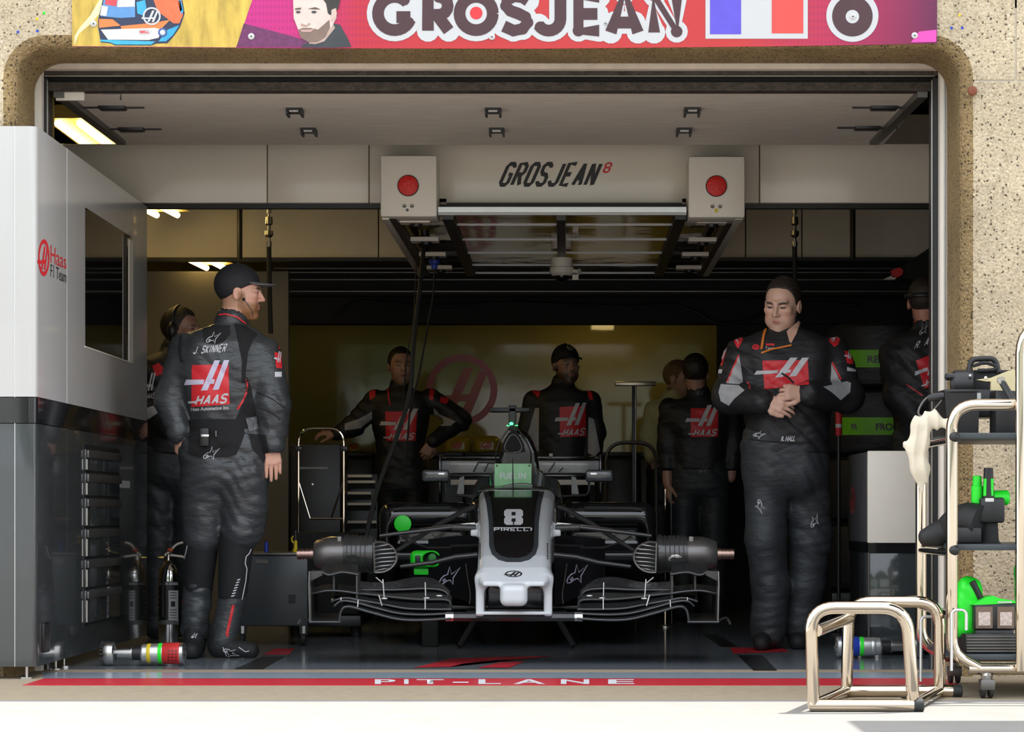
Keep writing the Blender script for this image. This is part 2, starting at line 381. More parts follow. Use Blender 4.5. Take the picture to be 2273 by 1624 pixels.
# floor paint
pt = empty('floor_markings', (0, 12, 0), 'red, black and pale floor markings on the garage floor', None, None, 'structure')
decal('pale_edge_line', [rect(95, 1492, 2080, 1505)], tg, M['greybluepaint'], pt, 0, .001)
for i, q in enumerate(([(520, 1485), (583, 1485), (632, 1457), (582, 1457)], [(1672, 1488), (1725, 1488), (1692, 1454), (1638, 1454)])):
    decal('black_mark', [q], tg, M['blackpaint'], pt, 0, .002)
decal('red_mark', [[(582, 1453), (640, 1453), (655, 1439), (610, 1439)]], tg, M['redpaint'], pt, 0, .002)
decal('red_mark', [[(1628, 1451), (1752, 1446), (1735, 1437), (1620, 1437)]], tg, M['redpaint'], pt, 0, .002)
decal('black_mark', [[(1640, 1435), (1590, 1408), (1560, 1408), (1600, 1435)]], tg, M['blackpaint'], pt, 0, .002)
decal('floor_emblem', [[(918, 1482), (1000, 1462), (1105, 1458), (1232, 1456), (1150, 1464), (1050, 1467), (1000, 1480)], [(1060, 1482), (1110, 1470), (1165, 1468), (1130, 1482)]], tg, M['redpaint'], pt, 0, .0025)
# shell of the garage
w = box('wall_left', (-3.75, YD+.02, 0), (-3.6, 18.8, 3.2), M['walldim']); tag(w, 'dim beige garage wall panels', None, None, 'structure')
w = box('wall_right', (3.0, YD+.02, 0), (3.15, 18.8, 3.2), M['blkmatt']); tag(w, 'dark garage side wall', None, None, 'structure')
w = box('ceiling', (-6, YF+.30, 3.2), (6, 18.8, 3.35), M['blkmatt']); tag(w, 'dark garage ceiling', None, None, 'structure')
wb = box('wall_back', (-6, 18.6, 0), (6, 18.8, 3.2), M['wallyellow']); tag(wb, 'glossy cream back wall of the garage', None, None, 'structure')
# back-left partition and dark bulkheads
w = pbox('wall_partition', -100, 602, 640, 1440, 16.75, .1, M['walldim']); tag(w, 'grey beige partition panel at the back left', None, None, 'structure')
bk = empty('bulkhead', (0, 17.6, 2), 'dark bulkhead above the back wall', None, None, 'structure')
box('beam', (gx(640, 17.5), 17.5, gz(717, 17.5)), (2.99, 17.7, 3.19), M['blkmatt'], bk)
box('beam', (gx(640, 17), 17.0, gz(655, 17.0)), (2.99, 17.15, 3.19), M['blkmatt'], bk)
box('beam', (-3.6, 16.2, gz(579, 16.2)), (2.99, 16.28, gz(571, 16.2)), M['blk'], bk)
for y in (597, 606, 622, 648): box('rail', (-1.9, 16.9, gz(y, 16.9)), (2.99, 16.96, gz(y-3, 16.9)), M['darksteel'], bk)
w = pbox('wall_side_panel', 1592, 700, 2300, 1440, 17.6, .1, M['blkmatt']); tag(w, 'dark panel at the back right of the garage', None, None, 'structure')
tube('cable', smoothpath([W(x, y, 17.42) for x, y in ((740, 712), (790, 670), (860, 672), (980, 678), (1120, 672), (1300, 676), (1400, 680), (1480, 674), (1540, 690), (1590, 715), (1650, 712), (1700, 690), (1790, 672), (1900, 676))]), .010, M['blk'], bk, 6)
# second fascia
fa = empty('rear_fascia', (0, 16.3, 2.3), 'dim white fascia panels hanging behind the main header', None, None, 'structure')
xs = [260, 531, 840, 1250, 1655, 1780, 1893, 2120]
for a, b in zip(xs, xs[1:]): box('panel', (gx(a, 16.3)+.004, 16.3, gz(572, 16.3)), (gx(b, 16.3)-.004, 16.36, 3.15), M['whitesatin'], fa)
# door frame
tf = empty('trim_1', (0, YD, 0), 'pale aluminium door trim inside the concrete opening', None, None, 'structure')
Y1 = YD+.012
box('trim_side', (gx(76, Y1), Y1, 0), (gx(92, Y1), Y1+.05, OT-.02), M['whitesatin'], tf)
box('trim_side', (gx(2086, Y1), Y1, 0), (gx(2104, Y1), Y1+.05, OT-.02), M['whitesatin'], tf)
box('trim_side', (gx(2094, Y1), Y1-.012, 0), (gx(2097, Y1), Y1, OT-.04), M['alu'], tf)
box('trim_head', (gx(70, Y1), Y1, gz(153, Y1)), (gx(2104, Y1), Y1+.05, gz(138, Y1)), mat('cream_head_trim', (.66, .56, .46), .5, var=.1), tf)
df = empty('trim_2', (0, YD, 0), 'black steel door track frame with bright edges', None, None, 'structure')
Y2 = YD+.07
box('track_side', (gx(92, Y2), Y2, 0), (gx(105, Y2), Y2+.10, OT-.05), M['blk'], df); box('bright_edge', (gx(104.5, Y2), Y2-.004, 0), (gx(106.5, Y2), Y2+.02, OT-.06), M['steel'], df)
box('track_side', (gx(2069, Y2), Y2, 0), (gx(2087, Y2), Y2+.10, OT-.05), M['blk'], df); box('bright_edge', (gx(2067, Y2), Y2-.004, 0), (gx(2069.5, Y2), Y2+.02, OT-.06), M['steel'], df)
box('track_head', (gx(92, Y2), Y2, gz(168, Y2)), (gx(2087, Y2), Y2+.10, gz(150, Y2)), M['rusty'], df)
box('bright_edge', (gx(100, Y2), Y2-.006, gz(170.5, Y2)), (gx(2075, Y2), Y2+.01, gz(168, Y2)), M['steel'], df)
box('track_head', (gx(100, Y2), Y2+.06, gz(184, Y2+.06)), (gx(2080, Y2), Y2+.12, gz(166, Y2+.06)), M['blkmatt'], df)
# coloured wall plugs, rusty bolt
for i, (x, y, c, nm) in enumerate(((98, 29, 'neon', 'bright green'), (82, 42, 'yellow', 'small yellow'), (40, 71, 'blue', 'blue'), (83, 69, 'blue', 'blue'), (2112, 62, 'blue', 'blue'), (2136, 62, 'blue', 'blue'), (2130, 34, 'yellow', 'small yellow'))):
    p = W(x, y, YF); o = MB().lathe(p+Vector((0, .02, 0)), (0, -1, 0), [(0, .006), (.021, .006), (.022, .003), (.015, .002)], 10).build('wall_plug', M[c])
    side = 'left of' if x < 500 else 'right of'
    tag(o, {98: 'bright green wall plug in the concrete left of the banner', 82: 'yellow wall plug in the concrete left of the banner', 40: 'blue wall plug furthest left in the concrete', 83: 'blue wall plug in the concrete nearer the banner\'s left end',
            2112: 'blue wall plug right of the banner, nearer to it', 2136: 'blue wall plug right of the banner, further from it', 2130: 'yellow wall plug in the concrete right of the banner'}[x], 'wall plug', 'coloured wall plugs in the concrete')
p = W(2158, 202, YF)
o = MB().lathe(p+Vector((0, .02, 0)), (0, -1, 0), [(0, .012), (.025, .012), (.025, .02), (.034, .018), (.038, .008), (.038, .0)], 12).build('rusty_bolt', mat('rust', (.20, .06, .03), .8, var=.3)); tag(o, 'rusty bolt head in the right concrete pillar', 'bolt')
decal('rust_stain', [[(2152, 205), (2164, 205), (2163, 240), (2160, 270), (2156, 262), (2153, 232)]], bvh(*[c for c in COL.objects if c.parent == wf]), mat('rust_stain_on_concrete', (.45, .27, .10), .9, var=.3, scale=30), o, 0, .001)
# pit wall across the lane, behind the viewer
pw = empty('pit_wall', (0, -6, 0), 'white concrete pit wall across the lane', None, None, 'structure')
box('wall_base', (-25, -6.3, 0), (25, -6, 1.15), mat('white_painted_concrete', (.7, .69, .66), .8, var=.08), pw)
for i in range(21): box('fence_post', (-25+i*2.5-.03, -6.18, 1.15), (-25+i*2.5+.03, -6.12, 3.2), M['darksteel'], pw)
for i in range(26):
    x = -25+i*1.95; k = random.random(); t = .35+.4*random.random(); h1 = 2.35+.6*random.random()
    box('reflection_board', (x, -6.1, 1.35+.25*random.random()), (x+1.2+.7*random.random(), -6.05, h1), mat('reflection_board_%d' % (i % 5), [(.62, .64, .60), (.45, .52, .40), (.70, .69, .64), (.36, .42, .34), (.55, .56, .55)][i % 5], .6, var=.3, scale=4), pw)  # unseen boards added to give the back wall a bright reflected band
tl = empty('tree_line', (0, -32, 0), 'dark green trees far across the track', None, None, 'structure')
for i in range(30):
    x = -58+i*4+random.uniform(-1, 1); hh = random.uniform(7, 9.5); b = MB(); rings = []
    for j in range(7):
        a = math.pi*j/6; rings.append([(x+math.cos(2*math.pi*q/10)*max(.05, math.sin(a))*2.9*random.uniform(.85, 1.15), -32+math.sin(2*math.pi*q/10)*max(.05, math.sin(a))*2.6, .4+hh*(1-math.cos(a))/2*random.uniform(.97, 1.03)) for q in range(10)])
    b.loft(rings); b.build('tree_crown', mat('dark_green_foliage', (.035, .06, .02), .8, var=.4, scale=1.5, bump=1, bscale=5), tl, 80)
    tube('tree_trunk', [(x, -32, 0), (x, -32, 1.5)], .2, mat('bark', (.08, .06, .04), .9), tl, 6)

# ---------------------------------------------------------------- overhead sectional door
od = empty('sectional_door', (0, 11.3, 2.45), 'weathered metal sectional door rolled up under the ceiling', 'door')
Z0 = gz(203, 11.14)
box('door_leaf', (gx(118, 11.14), 11.14, Z0), (gx(2062, 11.14), 12.75, Z0+.05), M['bareboard'], od)
box('bottom_rail', (gx(105, 11.1), 11.08, gz(203, 11.1)), (gx(2068, 11.1), 11.16, gz(184, 11.1)), M['rusty'], od)
for x, y in ((655, 243), (1095, 243), (1536, 242), (686, 287), (1103, 287), (1518, 287)):
    Y = (Z0-H)*F/(YH-y); c = W(x, y, Y); b = MB()
    b.box((c.x-.034, Y-.06, Z0-.012), (c.x+.034, Y+.06, Z0)); b.box((c.x-.036, Y-.05, Z0-.03), (c.x-.026, Y+.05, Z0)); b.box((c.x+.026, Y-.05, Z0-.03), (c.x+.036, Y+.05, Z0))
    hb = b.build('hinge_bracket', M['blk'], od); box('hinge_pin', (c.x-.02, Y-.062, Z0-.02), (c.x+.02, Y-.05, Z0-.012), M['steel'], hb)
for s, x0, x1 in ((-1, 130, 270), (1, 2048, 1940)):
    b = MB(); a = W(x0, 205, 11.1); e = W(x1, 312, 12.62); b.tube([a, e], .03, 4); b.build('roller_track', M['darksteel'], od)
    for k, (fx, fy) in enumerate(((250, 237), (292, 285)) if s < 0 else ((1962, 237), (1925, 282))):
        Y = (Z0-H)*F/(YH-fy); c = W(fx, fy, Y); b = MB(); b.box((c.x-.06, Y-.04, c.z-.015), (c.x+.06, Y+.04, c.z+.03), .008); b.tube([c+Vector((-.14, 0, .0)), c+Vector((.14, 0, .0))], .008, 8)
        b.build('roller_bracket', M['blk'], od)
b = MB(); p = W(150, 212, 11.12); b.box(p+Vector((-.05, 0, -.02)), p+Vector((.07, .02, .015))); b.build('latch_plate', M['whitesatin'], od)
tube('latch_rod', [W(228, 207, 11.1), W(268, 207, 11.1), W(268, 222, 11.1)], .004, M['blk'], od, 6)
tube('pull_cord', [W(117, 190, 11.2), W(118, 260, 11.2), W(117, 330, 11.2)], .006, mat('brown_cord', (.16, .11, .02), .8), od, 6)

# ---------------------------------------------------------------- main header and gantry
YB = 13.2
hd = empty('header_fascia', (0, YB, 2.3), 'white header fascia of four panels carrying the driver name', 'header')
ZB0, ZB1 = gz(450, YB), gz(319, YB)
pn = []
for a, b in ((40, 593), (593, 819), (819, 1686), (1686, 2150)):
    pn.append(box('panel', (gx(a, YB)+.0025, YB, ZB0), (gx(b, YB)-.0025, YB+.08, ZB1), mat('warm_lit_white_header', (.90, .81, .67), .2, var=.02, scale=2, coat=.3), hd, .004))  # white panels tinted cream, the colour standing in for warm bounced light
box('black_underside', (gx(40, YB), YB+.03, gz(461, YB)), (gx(2150, YB), YB+.075, ZB0), M['blk'], hd)
tp = bvh(*pn)
ga = empty('overhead_gantry', W(1250, 480, 13), 'overhead white gantry with two red lamps and mirrored light panels', 'gantry')
YG = 12.92
def R2(x, y, Y): return (gx(x, Y), Y, gz(y, Y))
for k, (x0, x1, y0, y1, lx, ly) in enumerate(((844, 970, 344, 481, 906, 412), (1528, 1654, 346, 483, 1590, 413))):
    bx_ = box('lamp_box', R2(x0, y1, YG), (gx(x1, YG), YB-.002, gz(y0, YG)), M['whitesatin'], ga, .012)
    c = W(lx, ly, YG); s = sc(YG)
    lathe('lamp_rim', c+Vector((0, .004, 0)), (0, -1, 0), [(0, 24*s), (.010, 24*s), (.012, 22.5*s), (.006, 22*s)], M['blk'], bx_, 28)
    lathe('red_lamp', c+Vector((0, .002, 0)), (0, -1, 0), [(0, 22.2*s), (.012, 22*s), (.018, 15*s), (.020, 6*s), (.0205, 0)], M['lens'], bx_, 28)
    for q in (-8.5, 8.5):
        c2 = W(lx+q, ly+45, YG); bo = lathe('bolt', c2, (0, -1, 0), [(0, 4.2*s), (.004, 4.2*s), (.004, 3.4*s)], M['blk'], bx_, 12)
        lathe('bolt_head', c2, (0, -1, 0), [(0, 3.2*s), (.007, 3*s), (.008, 0)], M['whitesatin'], bo, 12)
    if k == 0: decal('round_sticker', [circle(904, 466, 3.6, 12)], bvh(bx_), M['greyprint'], bx_, 0)
    else: decal('shield_sticker', [[(1586, 463), (1594, 463), (1594, 469), (1590, 473), (1586, 469)]], bvh(bx_), M['yellow'], bx_, 0)
ZG = gz(484, YG); YE = 16.1
for sgn, xo, xi, in ((1, 846, 985), (-1, 1650, 1520)):
    Xo, Xi = gx(xo, YG), gx(xi, YG)
    lo, hi = min(Xo, Xi), max(Xo, Xi)
    box('rail_outer', (Xo, YG+.06, ZG), (Xo+sgn*.035, YE, ZG+.06), M['whitesatin'], ga); box('rail_outer_face', (Xo+sgn*.036, YG+.06, ZG+.004), (Xo+sgn*.07, YE, ZG+.05), M['darksteel'], ga)
    box('rail_inner', (Xi-sgn*.01, YG+.06, ZG), (Xi+sgn*.045, YE, ZG+.05), M['blk'], ga)
    box('rail_roof', (lo, YG+.28, ZG+.10), (hi, YE, ZG+.13), M['mirror'], ga)
    for yy in ((494, 535, 568, 597) if sgn > 0 else (495, 536, 568, 597)):      # socket shelves along the rail
        Y = (ZG+.004-H)*F/(YH-yy); xm = (Xo+Xi)/2+sgn*.0
        sh = box('socket_plate', (xm-.075, Y-.05, ZG+.0), (xm+.075, Y+.07, ZG+.022), M['whitesatin'], ga)
        MB().lathe((xm+.005, Y+.02, ZG+.03), (0, 0, -1), [(0, .035), (.02, .035), (.045, .028), (.05, .0)], 12).build('socket', M['blk'], sh)
xa, xb = gx(972, YG), gx(1524, YG)
box('front_bar', (xa, YG+.02, gz(470, YG)), (xb, YG+.10, gz(458, YG)), M['alu'], ga); box('front_edge', (xa, YG+.015, gz(476, YG)), (xb, YG+.06, gz(471, YG)), M['white'], ga)
Xl, Xr = gx(985, YG), gx(1520, YG); Xm = gx(1245, YG)
box('centre_bar', (Xm-.022, YG+.06, ZG-.004), (Xm+.022, YE, ZG+.05), M['blk'], ga)
ys = [YG+.05]+[(ZG-H)*F/(YH-y) for y in (508, 540.5, 569.5, 596)]+[YE]
for i in range(5):
    for a, b in ((Xl+.03, Xm-.024), (Xm+.024, Xr-.03)):
        pnl = box('mirror_panel', (a, ys[i]+.01, ZG+.02), (b, ys[i+1]-.03, ZG+.03), M['mirror'], ga)
        box('panel_edge', (a, ys[i+1]-.03, ZG+.014), (b, ys[i+1]-.015, ZG+.022), M['white'], pnl)
cm = empty('dome_camera', W(1244, 560, 14.9), 'white dome camera under the gantry centre bar', 'camera')
c = Vector((Xm, 14.9, ZG-.004))
dm = MB().lathe(c, (0, 0, -1), [(0, .062), (.05, .062), (.055, .070), (.085, .070), (.10, .055), (.105, .02)], 20).build('housing', M['whitesatin'], cm)
MB().sphere(c+Vector((0, 0, -.10)), (.045, .045, .04)).build('dome', M['glassdark'], cm)
lathe('cable_gland', c+Vector((.068, -.02, -.075)), (1, -.6, -.2), [(0, .012), (.03, .012), (.032, .018), (.04, .018)], M['whitesatin'], cm, 12)
box('sticker', c+Vector((.06, -.075, -.13)), c+Vector((.095, -.072, -.10)), M['whitesatin'], cm)
# hanging cables on the gantry
cb = empty('hanging_cable', W(940, 540, 14.2), 'thick black cable hanging from the gantry down towards the car', 'cable')
tube('cable_run', smoothpath([W(x, y, Y) for x, y, Y in ((942, 530, 14.2), (934, 620, 14.0), (918, 760, 13.8), (910, 870, 13.7), (880, 970, 13.6), (840, 1080, 13.5), (815, 1180, 13.4), (806, 1250, 13.4))]), .012, M['rubber'], cb, 8)
MB().lathe(W(942, 530, 14.2), (0, 0, 1), [(-.03, .02), (.01, .028), (.05, .03)], 12).build('plug', M['blk'], cb)
cb = empty('hanging_lead', W(964, 570, 14.9), 'thin black lead with a blue plug hanging from the gantry', 'cable')
tube('lead_run', smoothpath([W(x, y, 14.9) for x, y in ((964, 592), (962, 650), (948, 730), (930, 830), (912, 900), (905, 970), (898, 1060))]), .006, M['rubber'], cb, 6)
MB().lathe(W(964, 570, 14.9), (0, 0, -1), [(-.02, .03), (.04, .03), (.045, .02), (.07, .016)], 12).build('blue_plug', M['blue'], cb)
cb = empty('hanging_wire', W(905, 640, 15.0), 'thin wire beside the thick gantry cable', 'cable')
tube('wire_run', smoothpath([W(x, y, 15.0) for x, y in ((925, 560), (918, 700), (905, 780), (898, 850), (893, 930))]), .004, M['rubber'], cb, 6)
# air hoses and poles under the header
for x, Y, lb in ((597, 15.0, 'black air hose with steel coupling left of the gantry'), (1764, 15.0, 'black air hose with steel coupling right of the gantry')):
    e = empty('air_hose', W(x, 460, Y), lb, 'hose', 'air hoses hanging from the header')
    c = W(x, 462, Y)
    MB().lathe(c, (0, 0, -1), [(0, .012), (.03, .012), (.03, .006), (.05, .006), (.05, .02), (.09, .022), (.1, .010), (.13, .010), (.13, .024), (.155, .026), (.17, .010), (.19, .010), (.19, .016), (.22, .016), (.22, .012), (.25, .012)], 12).build('coupling', M['steel'], e)
    tube('supply_pipe', [(c.x, c.y, 3.2), c], .010, M['blk'], e, 8)
    tube('hose', smoothpath([W(x, 548, Y), W(x+1, 640, Y), W(x+4, 740, Y)]), .014, M['rubber'], e, 8)
for x, lb in ((532, 'black hanging pole left of the air hose'), (1893, 'black hanging pole near the right door jamb')):
    e = empty('hanging_pole', W(x, 520, 16.0), lb, 'pole', 'black poles under the header')
    tube('pole', [(gx(x, 16.0), 16.0, 3.2), W(x, 575, 16.0)], .017, M['blk'], e, 8); lathe('pole_cap', W(x, 452, 16.0), (0, 0, 1), [(0, .02), (.04, .02)], M['steel'], e, 10)
# fluorescent lamps
def lamp(name, a, b, wid, lb, n=2):
    e = empty(name, (Vector(a)+Vector(b))/2, lb, 'lamp', 'warm fluorescent ceiling lamps'); a = Vector(a); b = Vector(b); d = (b-a).normalized(); side = d.cross(Vector((0, 0, 1))).normalized()
    b_ = MB(); up = Vector((0, 0, 1))
    b_.prism([a-side*wid, a+side*wid, a+side*wid*.5+up*.07, a-side*wid*.5+up*.07], b-a); b_.build('reflector', M['lamphousing'], e)
    for k in range(n):
        o = side*wid*(-.45+.9*k/max(1, n-1)); tube('tube', [a+o-up*.022+d*.02, b+o-up*.022-d*.02], .019, M['tubelight'], e, 8)
lamp('ceiling_lamp', W(150, 262, 13.6), W(330, 400, 15.4), .13, 'bright yellow fluorescent lamp above the left cabinet')
lamp('ceiling_lamp', W(330, 448, 15.3), W(372, 470, 15.9), .14, 'fluorescent lamp just under the header by the cabinet corner')
lamp('ceiling_lamp', W(440, 568, 16.6), W(480, 588, 16.95), .13, 'fluorescent lamp above the head of the man with the cap')
lamp('ceiling_lamp', W(1385, 306, 14.2), W(1500, 306, 14.2), .12, 'fluorescent lamp peeking over the header right of centre')
lamp('ceiling_lamp', W(1310, 690, 18.0), W(1375, 690, 18.0), .12, 'fluorescent lamp washing the back wall above the crew')
# ---------------------------------------------------------------- block lettering drawn with strokes (condensed racing style)
GL = {'G': [[(1,.82),(1,.88),(.75,1),(.25,1),(0,.88),(0,.12),(.25,0),(.75,0),(1,.12),(1,.5),(.6,.5)]],
 'R': [[(0,0),(0,1),(.75,1),(1,.88),(1,.62),(.75,.5),(.1,.5)],[(.5,.5),(1,0)]], 'O': [[(.25,0),(.75,0),(1,.12),(1,.88),(.75,1),(.25,1),(0,.88),(0,.12),(.25,0)]],
 'S': [[(1,.82),(1,.88),(.75,1),(.25,1),(0,.88),(0,.66),(.25,.52),(.75,.48),(1,.34),(1,.12),(.75,0),(.25,0),(0,.12),(0,.18)]],
 'J': [[(1,1),(1,.12),(.75,0),(.25,0),(0,.12),(0,.2)]], 'E': [[(1,1),(0,1),(0,0),(1,0)],[(0,.5),(.8,.5)]], 'A': [[(0,0),(.52,1)],[(.5,1),(1,0)],[(.2,.32),(.9,.32)]],
 'N': [[(0,0),(0,1)],[(.02,1),(.98,0)],[(1,0),(1,1)]], 'K': [[(0,0),(0,1)],[(1,1),(.1,.5)],[(.1,.5),(1,0)]], 'I': [[(.5,0),(.5,1)]], 'H': [[(0,0),(0,1)],[(1,0),(1,1)],[(0,.5),(1,.5)]],
 'L': [[(0,1),(0,0),(1,0)]], 'T': [[(.5,0),(.5,1)],[(0,1),(1,1)]], 'P': [[(0,0),(0,1),(.75,1),(1,.88),(1,.6),(.75,.48),(0,.48)]], '.': [[(.3,0),(.3,.07)]],
 '8': [[(.25,0),(.75,0),(1,.12),(1,.38),(.75,.5),(1,.62),(1,.88),(.75,1),(.25,1),(0,.88),(0,.62),(.25,.5),(0,.38),(0,.12),(.25,0)],[(.25,.5),(.75,.5)]], ' ': []}
def tech(s, quad, w=.16, gw=.52, gap=.14):
    adv = [(.16 if c in '.I ' else gw)+w+gap for c in s]; tot = sum(adv)-gap; q = quadmap(quad); out = []; x = w/2
    for c, a in zip(s, adv):
        g_ = .16 if c in '.I ' else gw
        for pl in GL[c]:
            pts = [(x+px_*g_, w/2+py_*(1-w)) for px_, py_ in pl]
            if pl[0] == pl[-1]: st = stroke(pts[:-1], w, True)
            else: st = stroke(pts, w)
            for quad_ in st: out.append([q(u/tot, 1-v) for u, v in quad_])
        x += a
    return out
def techwrite(name, s, quad, tree, m, parent, w=.16, maxlen=8, gw=.52, gap=.14, off=.004): return decal(name, tech(s, quad, w, gw, gap), tree, m, parent, maxlen, off)
# the slanted two-stroke emblem, in unit coordinates (x right, y down) of its red square
SLASH = [[(-.14,.34),(.34,.36),(.31,.47),(-.20,.47)], [(.62,-.10),(.78,-.10),(.42,.62),(.25,.62)], [(.88,-.10),(1.03,-.10),(.72,.62),(.56,.62)], [(.44,.36),(.62,.36),(.60,.47),(.40,.47)]]
def emblem(parent, quad, tree, red='red', wh='whiteprint', word=True, maxlen=5, nm='emblem'):
    q = quadmap(quad)
    e = decal(nm+'_patch', [[q(0, 0), q(1, 0), q(1, 1), q(0, 1)]], tree, M[red], parent, maxlen, .002)
    if e is None: return None
    decal(nm+'_slashes', [[q(*p) for p in pl] for pl in SLASH], tree, M[wh], e, maxlen, .0035)
    if word:
        wq = [q(.18, .72), q(1.0, .72), q(.90, .97), q(.08, .97)]
        decal(nm+'_word', tech('HAAS', wq, .2, .55, .12)+[[q(-.08, .86), q(.14, .86), q(.14, .91), q(-.08, .91)]], tree, M['whiteprint'], e, maxlen, .0035)
    return e
RING_H = [[(-1.12,.12),(-.1,.16),(-.18,.34),(-1.12,.32)], [(.05,-.62),(.32,-.62),(-.22,.62),(-.5,.62)], [(.50,-.55),(.72,-.48),(.26,.66),(-.02,.66)], [(-.1,.12),(.35,.12),(.28,.32),(-.15,.32)]]
def ringlogo(name, cx_, cy_, rx, ry, tree, m, parent, w=.2, maxlen=6, off=.002):
    polys = []; n = 36
    for i in range(n):
        a, b = 2*math.pi*i/n, 2*math.pi*(i+1)/n; k = 1-w
        polys.append([(cx_+rx*math.cos(a), cy_+ry*math.sin(a)), (cx_+rx*math.cos(b), cy_+ry*math.sin(b)), (cx_+rx*k*math.cos(b), cy_+ry*k*math.sin(b)), (cx_+rx*k*math.cos(a), cy_+ry*k*math.sin(a))])
    polys += [[(cx_+x*rx, cy_+y*ry) for x, y in pl] for pl in RING_H]
    return decal(name, polys, tree, m, parent, maxlen, off)
STAR = [(-1.0,.62),(-.95,.80),(-.70,.80),(-.30,.52),(.02,.42),(.30,.85),(.32,.22),(1.0,-.80),(.15,-.12),(-.02,-.85),(-.22,-.10),(-.55,.0),(-.85,.30)]
def star(name, cx_, cy_, s, tree, m, parent, ang=0, w=1.6, maxlen=4, off=.002, sy=1.0):
    c, sn = math.cos(ang), math.sin(ang)
    pts = [(cx_+s*(x*c-y*sn), cy_+s*sy*(x*sn+y*c)) for x, y in STAR]
    loop = stroke(pts, w, True); curl = stroke([(cx_+s*(x*c-y*sn), cy_+s*sy*(x*sn+y*c)) for x, y in ((-.72,.5),(-.45,.28),(-.4,.4),(-.65,.62))], w*.8)
    return decal(name, loop+curl, tree, m, parent, maxlen, off)
# emblem on the back wall
ringlogo('wall_emblem', 1025, 865, 79, 79, bvh(wb), mat('dark_red_wall_print', (.50, .03, .03), .3), wb, .19, 0)

techwrite('name_lettering', 'GROSJEAN', [(1128, 359), (1340, 359), (1316, 415), (1103, 415)], tp, M['blackprint'], hd, .17, 0, .34, .075)
techwrite('number_lettering', '8', [(1345, 360), (1361, 360), (1352, 384), (1336, 384)], tp, M['red'], hd, .16, 0, .42, .1)
# ---------------------------------------------------------------- banner
def banner_mat():
    m = bpy.data.materials.new('printed_banner'); m.use_nodes = True; nt = m.node_tree; b = nt.nodes['Principled BSDF']; L = nt.links.new
    tc = nt.nodes.new('ShaderNodeTexCoord'); sx = nt.nodes.new('ShaderNodeSeparateXYZ'); L(tc.outputs['Object'], sx.inputs[0])
    def math_(op, a, b_):
        n = nt.nodes.new('ShaderNodeMath'); n.operation = op
        for i, v in enumerate((a, b_)):
            if v is None: continue
            if isinstance(v, (int, float)): n.inputs[i].default_value = v
            else: L(v, n.inputs[i])
        return n.outputs[0]
    mr = nt.nodes.new('ShaderNodeMapRange'); mr.inputs[1].default_value = gx(520, YF); mr.inputs[2].default_value = gx(2080, YF); L(sx.outputs[0], mr.inputs[0])
    r = nt.nodes.new('ShaderNodeValToRGB'); e = r.color_ramp.elements
    stops = [(0, (.50, .01, .20)), (.09, (.50, .01, .16)), (.18, (.46, .012, .03)), (.3, (.47, .02, .022)), (.72, (.48, .022, .022)), (.84, (.42, .012, .06)), (.93, (.26, .006, .06)), (1, (.10, .006, .05))]
    for i, (p, c) in enumerate(stops):
        el = e[i] if i < 2 else e.new(p); el.position = p; el.color = (*c, 1)
    L(mr.outputs[0], r.inputs[0])
    # lozenge pattern
    a = math_('MULTIPLY', sx.outputs[0], 200.0); z = math_('MULTIPLY', sx.outputs[2], 110.0)
    s1 = math_('SINE', math_('ADD', a, z), None); s2 = math_('SINE', math_('SUBTRACT', a, z), None)
    pr = math_('MULTIPLY', s1, s2); cl = math_('GREATER_THAN', pr, .25)
    fac = math_('MULTIPLY', cl, .28)
    # fades out in the middle of the banner, where the red is plain
    fr = nt.nodes.new('ShaderNodeValToRGB'); e = fr.color_ramp.elements
    for i, (p, v) in enumerate(((0, 1), (.18, 1), (.26, .0), (.72, 0), (.8, 1), (1, 1))):
        el = e[i] if i < 2 else e.new(p); el.position = p; el.color = (v, v, v, 1)
    L(mr.outputs[0], fr.inputs[0]); fac = math_('MULTIPLY', fac, fr.outputs[0])
    mx = nt.nodes.new('ShaderNodeMix'); mx.data_type = 'RGBA'; L(fac, mx.inputs[0]); L(r.outputs[0], mx.inputs[6]); mx.inputs[7].default_value = (.20, .0, .07, 1)
    L(mx.outputs[2], b.inputs['Base Color']); b.inputs['Roughness'].default_value = .35
    return m
YN = YF-.012
bn = empty('name_banner', W(1120, 60, YN), 'printed red and yellow banner with driver name, flag and helmet above the opening', 'banner')
sheet = MB().ppx([(160, -40), (2080, -40), (2080, 96), (1950, 99), (1700, 103), (1200, 108), (700, 107), (400, 105), (160, 103)], YN, .004).build('sheet', banner_mat(), bn)
tb = bvh(sheet)
yel = mat('golden_streaked_print', (.56, .38, .06), .35, var=.38, scale=11, stretch=(2.2, 1, .7))
decal('golden_panel', [[(160, -30), (572, -30), (560, 0), (524, 105.3), (400, 104.2), (160, 102.3)]], tb, yel, bn, 0, .0008)
decal('golden_highlight', [[(165, 100), (175, 75), (205, 50), (228, 20), (250, -20), (232, -20), (200, 35), (178, 60), (166, 80)]], tb, mat('pale_gold_print', (.80, .70, .38), .4), bn, 0, .0012)
decal('purple_wedge', [[(541, 52), (640, 78), (700, 96), (700, 105), (525, 104.5)]], tb, mat('dark_purple_print', (.13, .02, .09), .35, var=.3, scale=60), bn, 0, .0012)
dk = mat('dark_brown_print', (.055, .018, .022), .4); wp = mat('banner_white', (.52, .52, .52), .4, var=.01)
def arcp(cx_, cy_, r, a0, a1, n=14): return [(cx_+r*math.cos(math.radians(a0+(a1-a0)*i/n)), cy_+r*math.sin(math.radians(a0+(a1-a0)*i/n))) for i in range(n+1)]
